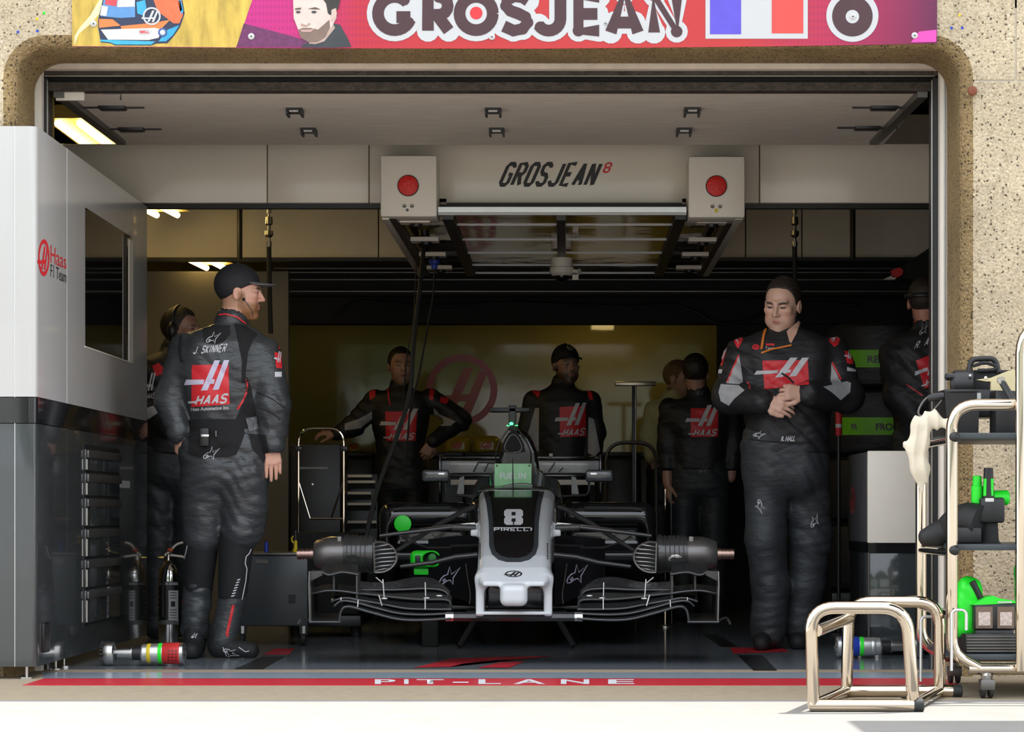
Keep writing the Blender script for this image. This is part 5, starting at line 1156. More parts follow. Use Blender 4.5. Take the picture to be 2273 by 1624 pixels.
MB().tube(smoothpath([W(x, y, Ya-.10) for x, y in ((541, 665), (550, 676), (560, 692), (561, 702))]), .0018, 5).build('ear_wire', M['blk'], e)
MB().sphere(W(541, 664, Ya-.085), .008, 8, 6).build('earpiece', M['blk'], e)
decal('collar_piping', stroke([(486, 699), (500, 697), (525, 703), (545, 719)], 3), tj, M['red'], e, 4, .006)
cpo = next(o for o in COL.objects if o.parent == e and o.name.startswith('cap') and 'brim' not in o.name)
tcp = bvh(cpo); decal('cap_badge', [circle(534, 644, 5.2, 14)], tcp, M['red'], cpo, 0); decal('cap_lettering', [[(541, 637), (551, 632), (552, 635), (542, 640)]], tcp, M['red'], cpo, 0); decal('cap_lettering', [[(541, 641.5), (552, 636), (552, 638.5), (542, 644)]], tcp, M['whiteprint'], cpo, 0)

# --- man facing the viewer, hands together (right)
Yb_ = 12.76
wl = v(W(1697, 890, Yb_-.27)); wr = v(W(1786, 872, Yb_-.27))
e, jk, tr, tw, kids = person('man in black overall with red shoulder patches looking down at his clasped hands', (1737, 677, Yb_-.03), -24, [
    (1000, 1742, 98, .15, Yb_), (960, 1748, 92, .155, Yb_), (900, 1750, 98, .16, Yb_), (840, 1750, 108, .155, Yb_), (790, 1748, 112, .145, Yb_), (760, 1746, 104, .12, Yb_), (738, 1744, 66, .09, Yb_), (728, 1742, 34, .075, Yb_)],
    [[(1648, 790, Yb_), (1618, 880, Yb_-.08), (1690, 893, Yb_-.25)], [(1848, 790, Yb_), (1880, 880, Yb_-.08), (1796, 873, Yb_-.25)]],
    [[(1700, 1020, Yb_), (1700, 1195, Yb_-.02), (1712, 1300, Yb_), (1706, 1400, Yb_)], [(1786, 1020, Yb_+.02), (1797, 1195, Yb_+.06), (1788, 1300, Yb_+.08), (1776, 1390, Yb_+.10)]],
    [dict(wrist=wl, d=(1, -.15, -.22), n=(-.05, -1, .35), side=-1, curl=(.25, .45, .35), thumb=.25, spread=.12), dict(wrist=wr, d=(-.85, -.25, .05), n=(.25, -1, .15), side=1, curl=(.55, .9, .6), thumb=.4)],
    skin=(.76, .46, .34), beard=((.46, .28, .20), .35), pitch=14, roll=4, suit='suitblack', trous='suitdark', hair='hairdark', seed=5, h=.008, hb=.0045, arm_r=(.085, .082, .062), leg_r=(.115, .100, .09, .082),
    shoes=[((1694, 1430, Yb_), (1690, 1436, Yb_-.16)), ((1772, 1420, Yb_+.12), (1772, 1424, Yb_-.03))], fat=.005, hs=1.06, hairlow=.012)
MAN2 = e; tj = bvh(jk); tt = bvh(tr)
decal('grey_arm_panel', [[(1641, 790), (1645, 815), (1649, 848), (1640, 853), (1612, 850), (1628, 815)]], tj, M['greyfabric'], e, 4); decal('grey_arm_panel', [[(1845, 805), (1862, 840), (1868, 848), (1850, 858), (1843, 845), (1845, 825)]], tj, M['greyfabric'], e, 4)
decal('grey_elbow_panel', [[(1600, 852), (1640, 855), (1653, 866), (1630, 885), (1618, 900), (1600, 890), (1595, 870)]], tj, M['greyfabric'], e, 4); decal('grey_elbow_panel', [[(1827, 858), (1855, 852), (1880, 846), (1889, 850), (1887, 870), (1866, 888), (1848, 872)]], tj, M['greyfabric'], e, 4)
decal('red_piping', stroke([(1640, 788), (1628, 815), (1614, 848)], 4), tj, M['red'], e, 4); decal('red_piping', stroke([(1847, 803), (1858, 825), (1867, 842)], 3.5), tj, M['red'], e, 4); decal('red_piping', stroke([(1658, 847), (1664, 856), (1664, 863)], 3), tj, M['red'], e, 4)
for pl, cx_, cy_, an in (([(1621, 742), (1650, 728), (1649, 755), (1638, 774)], 1635, 748, 1.9), ([(1841, 726), (1870, 738), (1860, 765), (1852, 770), (1840, 758)], 1852, 744, -.6)):
    q = decal('shoulder_patch', [pl], tj, M['red'], e, 4)
    if q: star('patch_star', cx_, cy_, 12, tj, M['whiteprint'], q, an, 2.0, 4, .005)
emblem(e, [(1692, 800), (1793, 799), (1796, 853), (1697, 864)], tj, word=False, maxlen=4)
ringlogo('chest_badge', 1678, 770, 8, 6, tj, M['red'], e, .4, 4); write('chest_lettering', 'Team', rect(1698, 769, 1720, 776), tj, M['whiteprint'], e, .02, 0, 4); decal('chest_lettering', [rect(1700, 762, 1719, 767)], tj, M['red'], e, 4)
write('name_print', 'R. HALL', [(1736, 968), (1767, 967), (1763, 979), (1733, 979)], bvh(jk, tr), M['whiteprint'], e, .03, 0, 5); star('waist_star', 1686, 964, 11, bvh(jk, tr), M['whiteprint'], e, .5, 1.7, 4, .004)
star('leg_star', 1688, 1124, 13, tt, M['whiteprint'], e, 2.0, 1.5, 4, .004); star('leg_star', 1808, 1155, 13, tt, M['whiteprint'], e, -.5, 1.4, 4, .004)
emblem(e, [(1603, 780), (1613, 776), (1604, 810), (1596, 812)], tj, word=False, maxlen=4, nm='sleeve_emblem'); emblem(e, [(1874, 778), (1888, 780), (1894, 808), (1880, 806)], tj, word=False, maxlen=4, nm='sleeve_emblem'); decal('sleeve_print', [[(1880, 814), (1900, 820), (1899, 825), (1880, 823)], [(1592, 818), (1604, 820), (1602, 829), (1592, 828)]], tj, M['whiteprint'], e, 4)
decal('lanyard', stroke([(1701, 727), (1695, 745), (1690, 775)], 5)+stroke([(1690, 783), (1715, 775), (1757, 766)], 3.5), tj, M['orange'], e, 4, .006)
decal('open_collar', [[(1746, 735), (1772, 712), (1776, 716), (1768, 740), (1756, 762), (1752, 758)]], tj, mat('neck_skin', (.72, .43, .32), .45, var=.06), e, 4, .004)
decal('belt_line', stroke([(1663, 975), (1700, 979), (1760, 984), (1838, 978)], 3), bvh(jk, tr), M['blackknit'], e, 4)
pn_ = MB().tube([v(W(1735, 828, Yb_-.42)), v(W(1748, 836, Yb_-.42)), v(W(1762, 850, Yb_-.41))], .0045, 8).build('pen', M['blk']); tag(pn_, 'black pen held in the clasped hands of the man on the right', 'pen')
# ---------------------------------------------------------------- crew further back
def crew(label, head, yaw, tor, arms, hands=None, legs=None, Y=17.0, **kw):
    k = dict(h=.012, hb=.009, leg_r=(.10, .085, .075), arm_r=(.068, .062, .05)); k.update(kw)
    zr = tor[0]; fl = 1140+H*F/Y
    lg = legs or [[(zr[1]+s*zr[2]*.5, zr[0]+8, Y), (zr[1]+s*zr[2]*.55, (zr[0]+fl)/2+5, Y), (zr[1]+s*zr[2]*.55, fl-30, Y)] for s in (-1, 1)]
    sh = [((l[2][0], fl-15, Y), (l[2][0]+(0 if abs(yaw) < 60 or abs(yaw) > 120 else 45*math.copysign(1, yaw)), fl-10, Y+(-.14 if abs(yaw) < 60 else .14 if abs(yaw) > 120 else 0))) for l in lg]
    return person(label, head, yaw, [(*t, Y) for t in tor], [[(*q, ) for q in a] for a in arms], lg, hands or [], shoes=sh, **k)
def T7(cx_, y0, y1, hw, dep=.12):     # torso rows from hip (y0) to neck (y1)
    f = lambda t: y0+(y1-y0)*t
    return [(f(0), cx_, hw*.82, dep), (f(.25), cx_, hw*.80, dep), (f(.55), cx_, hw*.95, dep+.015), (f(.78), cx_, hw, dep), (f(.90), cx_, hw*.85, dep*.8), (f(.96), cx_, hw*.5, dep*.65), (f(1), cx_, hw*.3, .06)]
# man with arms out, left of the car
Y = 17.0
e, jk, tr, tw, kids = crew('crew man with short dark hair standing under the cables left of the car', (889, 813, Y), 14, T7(890, 1035, 858, 66), 
    [[(834, 886, Y), (785, 945, Y-.05), (748, 962, Y-.10)], [(952, 886, Y), (1022, 932, Y+.02), (962, 978, Y-.12)]],
    [dict(wrist=v(W(748, 962, Y-.1)), d=(-1, -.1, .1), n=(0, -.4, 1), side=1, curl=(.4, .5, .4)), dict(wrist=v(W(960, 980, Y-.12)), d=(-.6, 0, -1), n=(.2, -1, 0), side=1, curl=(.5, .6, .4))],
    Y=Y, seed=11, skin=(.52, .30, .22), beard=((.22, .13, .09), .5), suit='suitblack', trous='suitblack')
tj = bvh(jk); emblem(e, [(855, 913), (926, 913), (922, 978), (857, 978)], tj, maxlen=5)
decal('shoulder_patch', [[(817, 860), (834, 855), (833, 880), (822, 888)]], tj, M['red'], e, 5); decal('shoulder_patch', [[(953, 858), (965, 868), (960, 890), (953, 885)]], tj, M['red'], e, 5)
decal('grey_arm_panel', [[(765, 940), (800, 928), (826, 912), (826, 930), (800, 950), (765, 955)]], tj, M['greyfabric'], e, 5); decal('grey_arm_panel', [[(963, 905), (975, 918), (1000, 930), (1012, 935), (1000, 945), (975, 945), (964, 930)]], tj, M['greyfabric'], e, 5)
decal('lanyard', stroke([(861, 860), (863, 885), (866, 900)], 3), tj, M['red'], e, 4, .005); decal('sleeve_emblem', [[(978, 880), (998, 885), (990, 897), (976, 892)]], tj, M['red'], e, 5)
# bearded man with cap behind the car
Y = 16.7
e, jk, tr, tw, kids = crew('bearded crew man with black cap standing behind the car', (1256, 812, Y), 24, T7(1248, 1040, 852, 66),
    [[(1184, 888, Y), (1172, 955, Y), (1178, 1020, Y-.04)], [(1308, 890, Y), (1320, 958, Y), (1318, 1020, Y-.04)]], Y=Y, seed=13, skin=(.42, .24, .17), beard=((.05, .03, .02), .9), hair=None, capd='capcloth')
tj = bvh(jk); emblem(e, [(1242, 903), (1300, 900), (1301, 968), (1243, 970)], tj, maxlen=5)
decal('shoulder_patch', [[(1172, 856), (1192, 850), (1199, 872), (1194, 882), (1180, 868)]], tj, M['red'], e, 5); decal('shoulder_patch', [[(1302, 862), (1314, 872), (1316, 888), (1308, 885)]], tj, M['red'], e, 5)
decal('grey_arm_panel', [[(1188, 905), (1197, 905), (1196, 1000), (1178, 1010), (1172, 960)]], tj, M['greyfabric'], e, 5); decal('grey_arm_panel', [[(1306, 925), (1318, 930), (1332, 1000), (1320, 1012), (1305, 1005)]], tj, M['greyfabric'], e, 5)
cpo = next(o for o in COL.objects if o.parent == e and o.name.startswith('cap') and 'brim' not in o.name); ringlogo('cap_emblem', 1266, 769, 7.5, 7.5, bvh(cpo), mat('pale_yellow_print', (.62, .58, .32), .5), cpo, .2, 0)
# dark-haired man seen from behind, right of the car
Y = 16.2
e, jk, tr, tw, kids = crew('dark-haired crew man seen from behind right of the car', (1544, 830, Y), 172, T7(1552, 1040, 876, 74),
    [[(1488, 908, Y), (1482, 990, Y), (1482, 1070, Y-.03)], [(1618, 908, Y), (1630, 985, Y), (1622, 1060, Y-.03)]],
    [dict(wrist=v(W(1482, 1072, Y-.03)), d=(0, 0, -1), n=(-1, -.3, 0), side=1, curl=(.4, .4, .3))], Y=Y, seed=17, skin=(.50, .27, .19), hairlow=-.02)
tj = bvh(jk); emblem(e, [(1533, 906), (1594, 905), (1594, 969), (1533, 970)], tj, maxlen=5); star('back_star', 1556, 869, 9, tj, M['greyprint'], e, 0, 1.4, 4, .004); star('seat_star', 1562, 1041, 10, bvh(jk, tr), M['greyprint'], e, .1, 1.4, 4, .004)
# man in pale yellow shirt, mostly hidden
Y = 17.1
M['yshirt'] = mat('pale_yellow_shirt', (.62, .55, .25), .7, bump=.2, bscale=40)
e, jk, tr, tw, kids = crew('man in pale yellow shirt partly hidden behind the dark-haired man', (1508, 842, Y), 60, T7(1490, 1040, 884, 50),
    [[(1452, 910, Y), (1440, 965, Y), (1446, 1010, Y-.05)], [(1530, 912, Y), (1545, 970, Y), (1540, 1020, Y)]], [dict(wrist=v(W(1446, 1012, Y-.05)), d=(.1, 0, -1), n=(-1, -.2, 0), curl=(.4, .4, .3))], Y=Y, seed=19, suit='yshirt', trous='suitblack', skin=(.45, .26, .18), hair='hairginger')
# man with headset behind the man in leather
Y = 13.9
e, jk, tr, tw, kids = crew('crew man with black headset half hidden behind the leather-suited man', (402, 734, Y), 70, T7(385, 1005, 775, 84, .13),
    [[(332, 835, Y-.02), (322, 905, Y-.06), (372, 945, Y-.14)], [(450, 835, Y+.05), (455, 900, Y), (440, 960, Y)]], [dict(wrist=v(W(372, 945, Y-.14)), d=(1, -.1, -.2), n=(0, -1, .3), side=-1, curl=(.4, .5, .4))],
    Y=Y, seed=23, skin=(.40, .20, .14), arm_r=(.078, .07, .055))
tj = bvh(jk); decal('shoulder_patch', [[(338, 812), (352, 805), (362, 815), (362, 830), (345, 835)]], tj, M['red'], e, 5); emblem(e, [(322, 835), (345, 832), (344, 885), (322, 888)], tj, red='blackprint', maxlen=5)
decal('grey_arm_panel', [[(312, 910), (340, 900), (352, 915), (330, 930), (312, 925)]], tj, M['greyfabric'], e, 5)
for q in (-1, 1): MB().sphere(tw((.085*q, -.008, -.005)), (.03, .045, .05), 12, 8).build('headset_cup', M['blk'], e)
MB().tube(smoothpath([tw((.088*math.cos(t), -.01, .01+.118*math.sin(t))) for t in np.linspace(0, math.pi, 9)]), .012, 8).build('headset_band', M['blk'], e)
# man at the right door jamb, seen from behind
Y = 13.25
e, jk, tr, tw, kids = crew('crew man seen from behind, cut off by the right door jamb', (2052, 672, Y), 165, T7(2062, 975, 725, 95, .14),
    [[(1990, 790, Y), (1998, 880, Y-.04), (2035, 930, Y-.10)], [(2140, 790, Y), (2160, 890, Y), (2140, 980, Y)]], None, Y=Y, seed=29, skin=(.52, .22, .15), hair='hairdark', arm_r=(.085, .078, .06), h=.010, hb=.008)
tj = bvh(jk); techwrite('name_print', 'R. AITKEN', [(2036, 758), (2112, 728), (2106, 752), (2028, 776)], tj, M['whiteprint'], e, .17, 5, .5, .12); emblem(e, [(2033, 800), (2095, 775), (2100, 845), (2052, 862)], tj, maxlen=5); star('back_star', 2050, 732, 11, tj, M['whiteprint'], e, -.25, 1.2, 4, .004)
decal('collar_piping', stroke([(2030, 716), (2040, 700), (2060, 690)], 4), tj, M['red'], e, 4, .005); decal('red_piping', stroke([(2012, 852), (2025, 862), (2035, 868), (2048, 878)], 3), tj, M['red'], e, 4)
MB().tube(smoothpath([tw((.09*math.cos(t), -.02+.112*math.sin(t), .03)) for t in np.linspace(0, 2*math.pi, 17)[:-1]], 3, True), .012, 8, True).build('headset_band', M['blk'], e)
# ---------------------------------------------------------------- things standing in the garage
def thing(nm, px_, Y, label, cat, group=None): o = empty(nm, (gx(px_, Y), Y, 0), label, cat, group); return o
# counter units along the back wall
for i, (a, b) in enumerate(((640, 830), (830, 1030), (1030, 1230), (1230, 1420), (1420, 1592))):
    Y = 17.85; e = thing('counter_unit', (a+b)/2, Y, ['black counter unit at the left end of the back wall', 'black counter unit behind the dark-haired man left of the car', 'black counter unit straight behind the car', 'black counter unit behind the man with the black cap', 'black counter unit at the right end of the back wall'][i], 'cabinet', 'black counter units along the back wall')
    x0, x1 = gx(a, Y)+.004, gx(b, Y)-.004; z = gz(1003, Y)
    box('body', (x0, Y, .08), (x1, 18.58, z-.03), M['blkmatt'], e); box('top', (x0, Y-.02, z-.03), (x1, 18.58, z), M['blk'], e, .004); box('plinth', (x0+.02, Y+.05, 0), (x1-.02, 18.5, .08), M['blkmatt'], e)
    for k in (0, 1):
        xm = (x0+x1)/2; d = box('door', ((x0, xm)[k]+.005, Y-.018, .10), ((xm, x1)[k]-.005, Y, z-.05), M['blk'], e, .003); box('handle', (xm+(-.06, .03)[k], Y-.03, z-.2), (xm+(-.03, .06)[k], Y-.018, z-.12), M['darksteel'], d)
# golden padded cases on the counter
M['gold'] = mat('gold_vinyl', (.42, .30, .03), .3, var=.2, coat=.3)
for i, (x0, x1, y0, y1) in enumerate(((983, 1045, 966, 1003), (1049, 1112, 966, 1003), (768, 802, 982, 1003))):
    Y = 17.95; zb = gz(1003, 17.85); e = empty('gold_case', (gx((x0+x1)/2, Y), Y, zb), ['gold padded case on the counter left of the car air box, further left', 'gold padded case on the counter beside the car air box', 'small gold padded case on the counter beside the hand of the dark-haired man'][i], 'case', 'gold cases on the counter')
    c = ((gx(x0, Y)+gx(x1, Y))/2, Y+.10, (zb+gz(y0, Y))/2); hx = ((gx(x1, Y)-gx(x0, Y))/2, .10, (gz(y0, Y)-zb)/2)
    o = implicit('shell', lambda p: np.maximum(rbox(p, (c[0], c[1], c[2]-.06), (hx[0], hx[1], hx[2]+.06), .055), zb-p[:, 2]), (c[0]-hx[0]-.03, c[1]-.14, zb-.02), (c[0]+hx[0]+.03, c[1]+.14, zb+2*hx[2]+.03), .01, M['gold'], e)
    xm = (x0+x1)/2; ringlogo('case_emblem', xm, 988, min(11, (x1-x0)*.2), 8, bvh(o), M['red'], e, .25, 0)
# drawer rack with pale lips
Y = 16.4; e = thing('drawer_rack', 788, Y, 'black drawer rack with pale drawer lips behind the hoop trolley', 'rack')
box('carcass', (gx(738, Y), Y+.01, .05), (gx(838, Y), Y+.28, gz(1052, Y)), M['blk'], e, .004)
for y, x1 in ((1056, 826), (1069, 833), (1094, 824), (1118, 834), (1158, 836), (1200, 836)):
    d = box('drawer', (gx(740, Y), Y-.005, gz(y+14, Y)), (gx(x1, Y), Y+.01, gz(y+3.5, Y)), M['blkmatt'], e); box('drawer_lip', (gx(740, Y), Y-.025, gz(y+3, Y)), (gx(x1, Y), Y-.004, gz(y-3, Y)), M['whitesatin'], d)
for x in (745, 830): lathe('castor', (gx(x, Y), Y+.1, 0), (0, 0, 1), [(0, .03), (.05, .03)], M['rubber'], e, 10)
# black cabinet behind the hoop trolley
Y = 15.6; e = thing('flight_case', 700, Y, 'black flight case on the floor behind the chrome hoop', 'case')
box('body', (gx(645, Y), Y, .06), (gx(756, Y), Y+.5, gz(985, Y)), M['blk'], e, .008); box('lid_edge', (gx(662, Y), Y-.006, gz(1041, Y)), (gx(728, Y), Y, gz(1036, Y)), M['darksteel'], e); lathe('lock', W(693, 1075, Y), (0, -1, 0), [(0, .010), (.006, .009), (.008, 0)], M['steel'], e, 12)
for x in (655, 746): lathe('castor', (gx(x, Y), Y+.1, 0), (0, 0, 1), [(0, .03), (.06, .03)], M['rubber'], e, 10)
# hoop trolley
Y = 14.0; e = thing('hoop_trolley', 712, Y, 'low black trolley with a tall chrome hoop handle left of the car', 'trolley')
tube('hoop', rounded([W(662, 1185, Y), W(662, 951, Y), W(763, 951, Y), W(763, 1180, Y)], .08, 6), .008, M['chrome'], e, 8)
for a, b in (((662, 1066), (688, 1150)), ((762, 1068), (735, 1150))): tube('brace', [W(*a, Y), W(*b, Y)], .005, M['chrome'], e, 8)
tube('cross_bar', [W(688, 1151, Y), W(762, 1151, Y)], .006, M['chrome'], e, 8)
for x in (663, 764): box('clamp', W(x-9, 1001, Y-.02), W(x+9, 990, Y+.02), M['blk'], e, .006)
box('machine_body', (gx(648, Y), Y-.05, .12), (gx(800, Y), Y+.5, gz(1182, Y)), M['blkmatt'], e, .02); box('base', (gx(640, Y), Y-.1, .06), (gx(805, Y), Y+.55, .12), M['blk'], e, .01)
for x in (655, 790): lathe('castor', (gx(x, Y), Y, 0), (0, 0, 1), [(0, .028), (.06, .028)], M['rubber'], e, 10)
MB().tube(smoothpath([W(656, 1188, Y-.06), W(649, 1192, Y-.06), W(648, 1200, Y-.06), W(654, 1206, Y-.06)]), .005, 6).build('yellow_hook', M['yellow'], e)
# grey tool chest
Y = 13.05; e = thing('tool_chest', 605, Y, 'dark grey steel tool chest behind the legs of the leather-suited man', 'tool chest')
cb_ = box('body', (gx(520, Y), Y, .10), (gx(683, Y), Y+.5, gz(1232, Y)), mat('slate_grey_steel', (.045, .052, .056), .35, var=.05), e, .008); box('lid', (gx(518, Y), Y-.008, gz(1232, Y)), (gx(685, Y), Y+.51, gz(1226, Y)), M['darksteel'], e, .004)
box('badge', W(567, 1250, Y-.004), W(595, 1241, Y), M['darksteel'], e)
for k in range(5): box('vent_slot', W(640, 1322+k*4, Y-.003), W(656, 1320+k*4, Y), M['blkmatt'], e)
for x in (536, 672):
    cs = lathe('castor_fork', (gx(x, Y), Y+.04, .055), (0, 0, 1), [(0, .02), (.05, .025)], M['steel'], e, 10); MB().lathe((gx(x, Y)-.012, Y+.04, .034), (1, 0, 0), [(0, .030), (.002, .034), (.022, .034), (.024, .030)], 18).build('castor_wheel', M['rubber'], cs)
zt_ = gz(1226, Y)
e = empty('blue_can', (gx(591, Y), Y+.1, zt_), 'small blue can on the dark grey tool chest', 'can'); MB().lathe((gx(591, Y+.1), Y+.1, zt_), (0, 0, 1), [(0, .010), (.048, .010), (.052, .007)], 14).build('can_body', M['blue'], e); MB().lathe((gx(591, Y+.1), Y+.1, zt_+.052), (0, 0, 1), [(0, .006), (.008, .006)], 10).build('can_cap', M['blk'], e)
e = empty('yellow_valve', (gx(656, Y), Y+.1, zt_), 'small yellow valve on the corner of the tool chest', 'valve'); MB().lathe((gx(656, Y+.1), Y+.1, zt_), (0, 0, 1), [(0, .014), (.012, .016), (.02, .010), (.06, .009), (.062, .004)], 12).build('valve_body', M['yellow'], e); MB().lathe((gx(656, Y+.1), Y+.1, zt_+.06), (0, 0, 1), [(0, .010), (.05, .010)], 10).build('valve_stem', M['blk'], e)
# fire extinguisher
Y = 13.35; e = thing('fire_extinguisher', 374, Y, 'polished steel fire extinguisher with black and white label', 'fire extinguisher'); k = sc(Y); c0_ = Vector((gx(374, Y), Y, 0))
cy = lathe('cylinder', c0_, (0, 0, 1), [(0, 20*k), (.01, 22*k), (gz(1278, Y), 22*k), (gz(1262, Y), 19*k), (gz(1250, Y), 11*k), (gz(1243, Y), 6*k), (gz(1236, Y), 6*k)], mat('mirror_steel', (.75, .73, .70), .08, 1.0, var=.02), e, 28)
tcx = bvh(cy); decal('black_label', [rect(352, 1290, 396, 1382)], tcx, M['blackprint'], e, 6, .0015); decal('white_label', [rect(374, 1310, 395, 1380)], tcx, mat('grey_white_label', (.5, .5, .5), .5), e, 6, .003); decal('label_band', [rect(352, 1376, 396, 1386)], tcx, M['greyprint'], e, 6, .0035)
write('label_lettering', 'CARBON DIOXIDE', rect(353, 1292, 394, 1298), tcx, M['whiteprint'], e, .02, 0, 5, .004)
for y in (1314, 1320, 1326, 1352, 1358, 1364, 1370): decal('label_line', [rect(377, y, 391, y+1.5)], tcx, M['blackprint'], e, 5, .0045)
decal('label_symbol', [rect(379, 1334, 388, 1346)], tcx, M['blackprint'], e, 5, .0045)
MB().tube(smoothpath([W(366, 1232, Y), W(378, 1222, Y), W(392, 1208, Y), W(408, 1203, Y)]), .006, 6).build('upper_lever', M['whitesatin'], e); MB().tube([W(366, 1232, Y), W(384, 1232, Y), W(412, 1236, Y)], .006, 6).build('lower_lever', M['whitesatin'], e)
MB().sphere(W(378, 1220, Y-.01), (.016, .01, .010), 10, 6).build('safety_tag', mat('orange_red_plastic', (.6, .10, .03), .4), e); MB().lathe(W(364, 1237, Y), (-1, 0, 0), [(0, .008), (.02, .008), (.022, .005), (.03, .005)], 10).build('gauge', mat('brass', (.55, .40, .12), .3, 1.0), e)
lathe('valve', W(374, 1243, Y), (0, 0, 1), [(0, .012), (.03, .012), (.035, .007)], M['steel'], e, 12); tube('hose', smoothpath([W(376, 1246, Y-.02), W(368, 1262, Y-.06), W(362, 1300, Y-.065), W(362, 1370, Y-.065)]), .008, M['rubber'], e, 8)
# wheel guns lying on the floor
def gun(label, x0, x1, yc, Y, flip, c_end, c_ring, ymid):
    e = thing('wheel_gun', (x0+x1)/2, Y, label, 'wheel gun'); L_ = (x1-x0)*sc(Y); ax = Vector((1, 0, 0)) if not flip else Vector((-1, 0, 0))
    c = Vector((gx(x0 if not flip else x1, Y), Y, .054)); f = lambda t: t*L_
    d = lathe('socket_disc', c, ax, [(0, .050), (f(.02), .054), (f(.07), .053), (f(.115), .050), (f(.115), .030)], M['steel'], e, 28)
    for q in range(18):
        a = 2*math.pi*q/18; MB().obox(c+Vector((-.006*ax.x, .049*math.cos(a), .049*math.sin(a))), (.008, 0, 0), (0, .004, 0), (0, 0, .004)).build('socket_tooth', M['blk'], d)
    lathe('shaft', c, ax, [(f(.115), .020), (f(.2), .022), (f(.34), .024), (f(.34), .030), (f(.35), .030)], M['steel'], e, 18); lathe('black_collar', c, ax, [(f(.345), .029), (f(.47), .030)], M['blk'], e, 18)
    lathe('body', c, ax, [(f(.46), .034), (f(.48), .040), (f(.60), .042), (f(.68), .043), (f(.74), .043)], M['alu'], e, 24)
    lathe('warning_ring', c, ax, [(f(.535), .0415), (f(.545), .0425), (f(.575), .0425), (f(.585), .0415)], M['yellow'] if not flip else M['alu'], e, 24); lathe('green_ring', c, ax, [(f(.675), .042), (f(.68), .0445), (f(.72), .0445), (f(.725), .042)], M['neon'], e, 24)
    lathe('motor', c, ax, [(f(.73), .043), (f(.745), .046), (f(.94), .047), (f(.95), .044)], c_end, e, 24)
    b_ = lathe('end_cap', c, ax, [(f(.945), .046), (f(.985), .046), (f(1), .040), (f(1), .01)], M['steel'] if not flip else M['alu'], e, 24)
    for q in range(8):
        a = 2*math.pi*q/8; MB().sphere(c+ax*f(1.0)+Vector((0, .036*math.cos(a), .036*math.sin(a))), .005, 8, 5).build('end_bolt', M['blk'], b_)
    return e
g1 = gun('wheel gun with red motor lying on the floor by the cabinet', 232, 410, 1452, 11.36, False, mat('red_motor_housing', (.62, .03, .03), .35), None, 0)
for q in range(4):
    lab = bvh(next(o for o in COL.objects if o.parent == g1 and o.name.startswith('motor')))
decal('motor_label', [rect(372+k*8, 1442+j*7, 377+k*8, 1446+j*7) for k in range(3) for j in range(4)], lab, mat('dark_red_print', (.2, .01, .01), .5), g1, 4, .002)
gun('wheel gun with blue motor lying on the floor behind the chrome stand', 1856, 2042, 1432, 11.95, True, M['blue'], None, 0)
# covered tyres with green labels, stacked at the right
for i, (yt, yb, txt, lb) in enumerate(((722, 866, 'REAR L', 'topmost black covered tyre with green REAR label'), (868, 1012, 'FRONT', 'black covered tyre with green FRONT label, second from top'), (1014, 1158, None, 'black covered tyre third from the top of the stack'), (1160, 1310, None, 'lowest black covered tyre of the stack'))):
    Y = 14.9; e = empty('covered_tyre', (gx(1965, Y), Y, gz(yb, Y)), lb, 'tyre', 'covered tyres stacked at the right'); z0, z1 = gz(yb, Y)+.002, gz(yt, Y)-.002; R_ = .33
    o = lathe('blanket', (gx(1965, Y), Y, z0), (0, 0, 1), [(0, R_*.85), (.02, R_*.97), (.05, R_), (z1-z0-.05, R_), (z1-z0-.02, R_*.97), (z1-z0, R_*.85)], M['suitblack'], e, 40)
    if txt:
        yy = yt+(54 if i == 0 else 58); to = bvh(o); l_ = decal('green_label', [rect(1862, yy, 2070, yy+39)], to, M['lime'], e, 10, .004)
        write('label_lettering', txt, rect(1926 if i == 0 else 1944, yy+13, 2000 if i == 0 else 2010, yy+29), to, M['blackprint'], l_, .03, 0, 6, .007)
        if i: write('label_lettering', 'FR', rect(1890, yy+14, 1904, yy+28), to, M['greyprint'], l_, .03, 0, 6, .007)
e = thing('tyre_trolley', 1965, 14.9, 'low black trolley carrying the covered tyres', 'trolley'); box('deck', (gx(1965, 14.9)-.34, 14.56, .14), (gx(1965, 14.9)+.34, 15.24, gz(1310, 14.9)-.001), M['blk'], e, .01)
for sx in (-1, 1):
    for sy in (-1, 1): lathe('castor', (gx(1965, 14.9)+sx*.28, 14.9+sy*.28, 0), (0, 0, 1), [(0, .04), (.1, .04), (.14, .02)], M['rubber'], e, 10)
# white and black cabinet at the right
Y = 12.1; e = thing('side_cabinet', 1990, Y, 'white topped cabinet with black base beside the right door jamb', 'cabinet')
x0, x1 = gx(1926, Y), gx(2120, Y); box('white_front', (x0, Y, gz(1205, Y)), (x1, Y+.03, gz(1000, Y)), M['whitesatin'], e, .006); up2 = box('upper_body', (x0+.002, Y+.03, gz(1205, Y)), (x1, 12.97, gz(1001, Y)), mat('dark_grey_side_panel', (.09, .09, .095), .3), e, .01)
box('black_band', (x0+.004, Y+.01, gz(1226, Y)), (x1, 12.95, gz(1205, Y)), M['blackgloss'], e); box('base', (x0+.01, Y+.02, .06), (x1, 12.95, gz(1226, Y)), M['greygloss'], e, .004)
box('base_edge', (x0+.002, Y+.008, .06), (x0+.010, Y+.02, gz(1226, Y)), M['darksteel'], e)
for yy in (Y+.08, 12.9): lathe('foot', (x0+.06, yy, 0), (0, 0, 1), [(0, .025), (.06, .02)], M['steel'], e, 10)
t2 = bvh(up2); ringlogo('side_emblem', 1893, 1110, 6, 30, t2, mat('dim_red_print', (.25, .03, .03), .5), e, .25, 0)
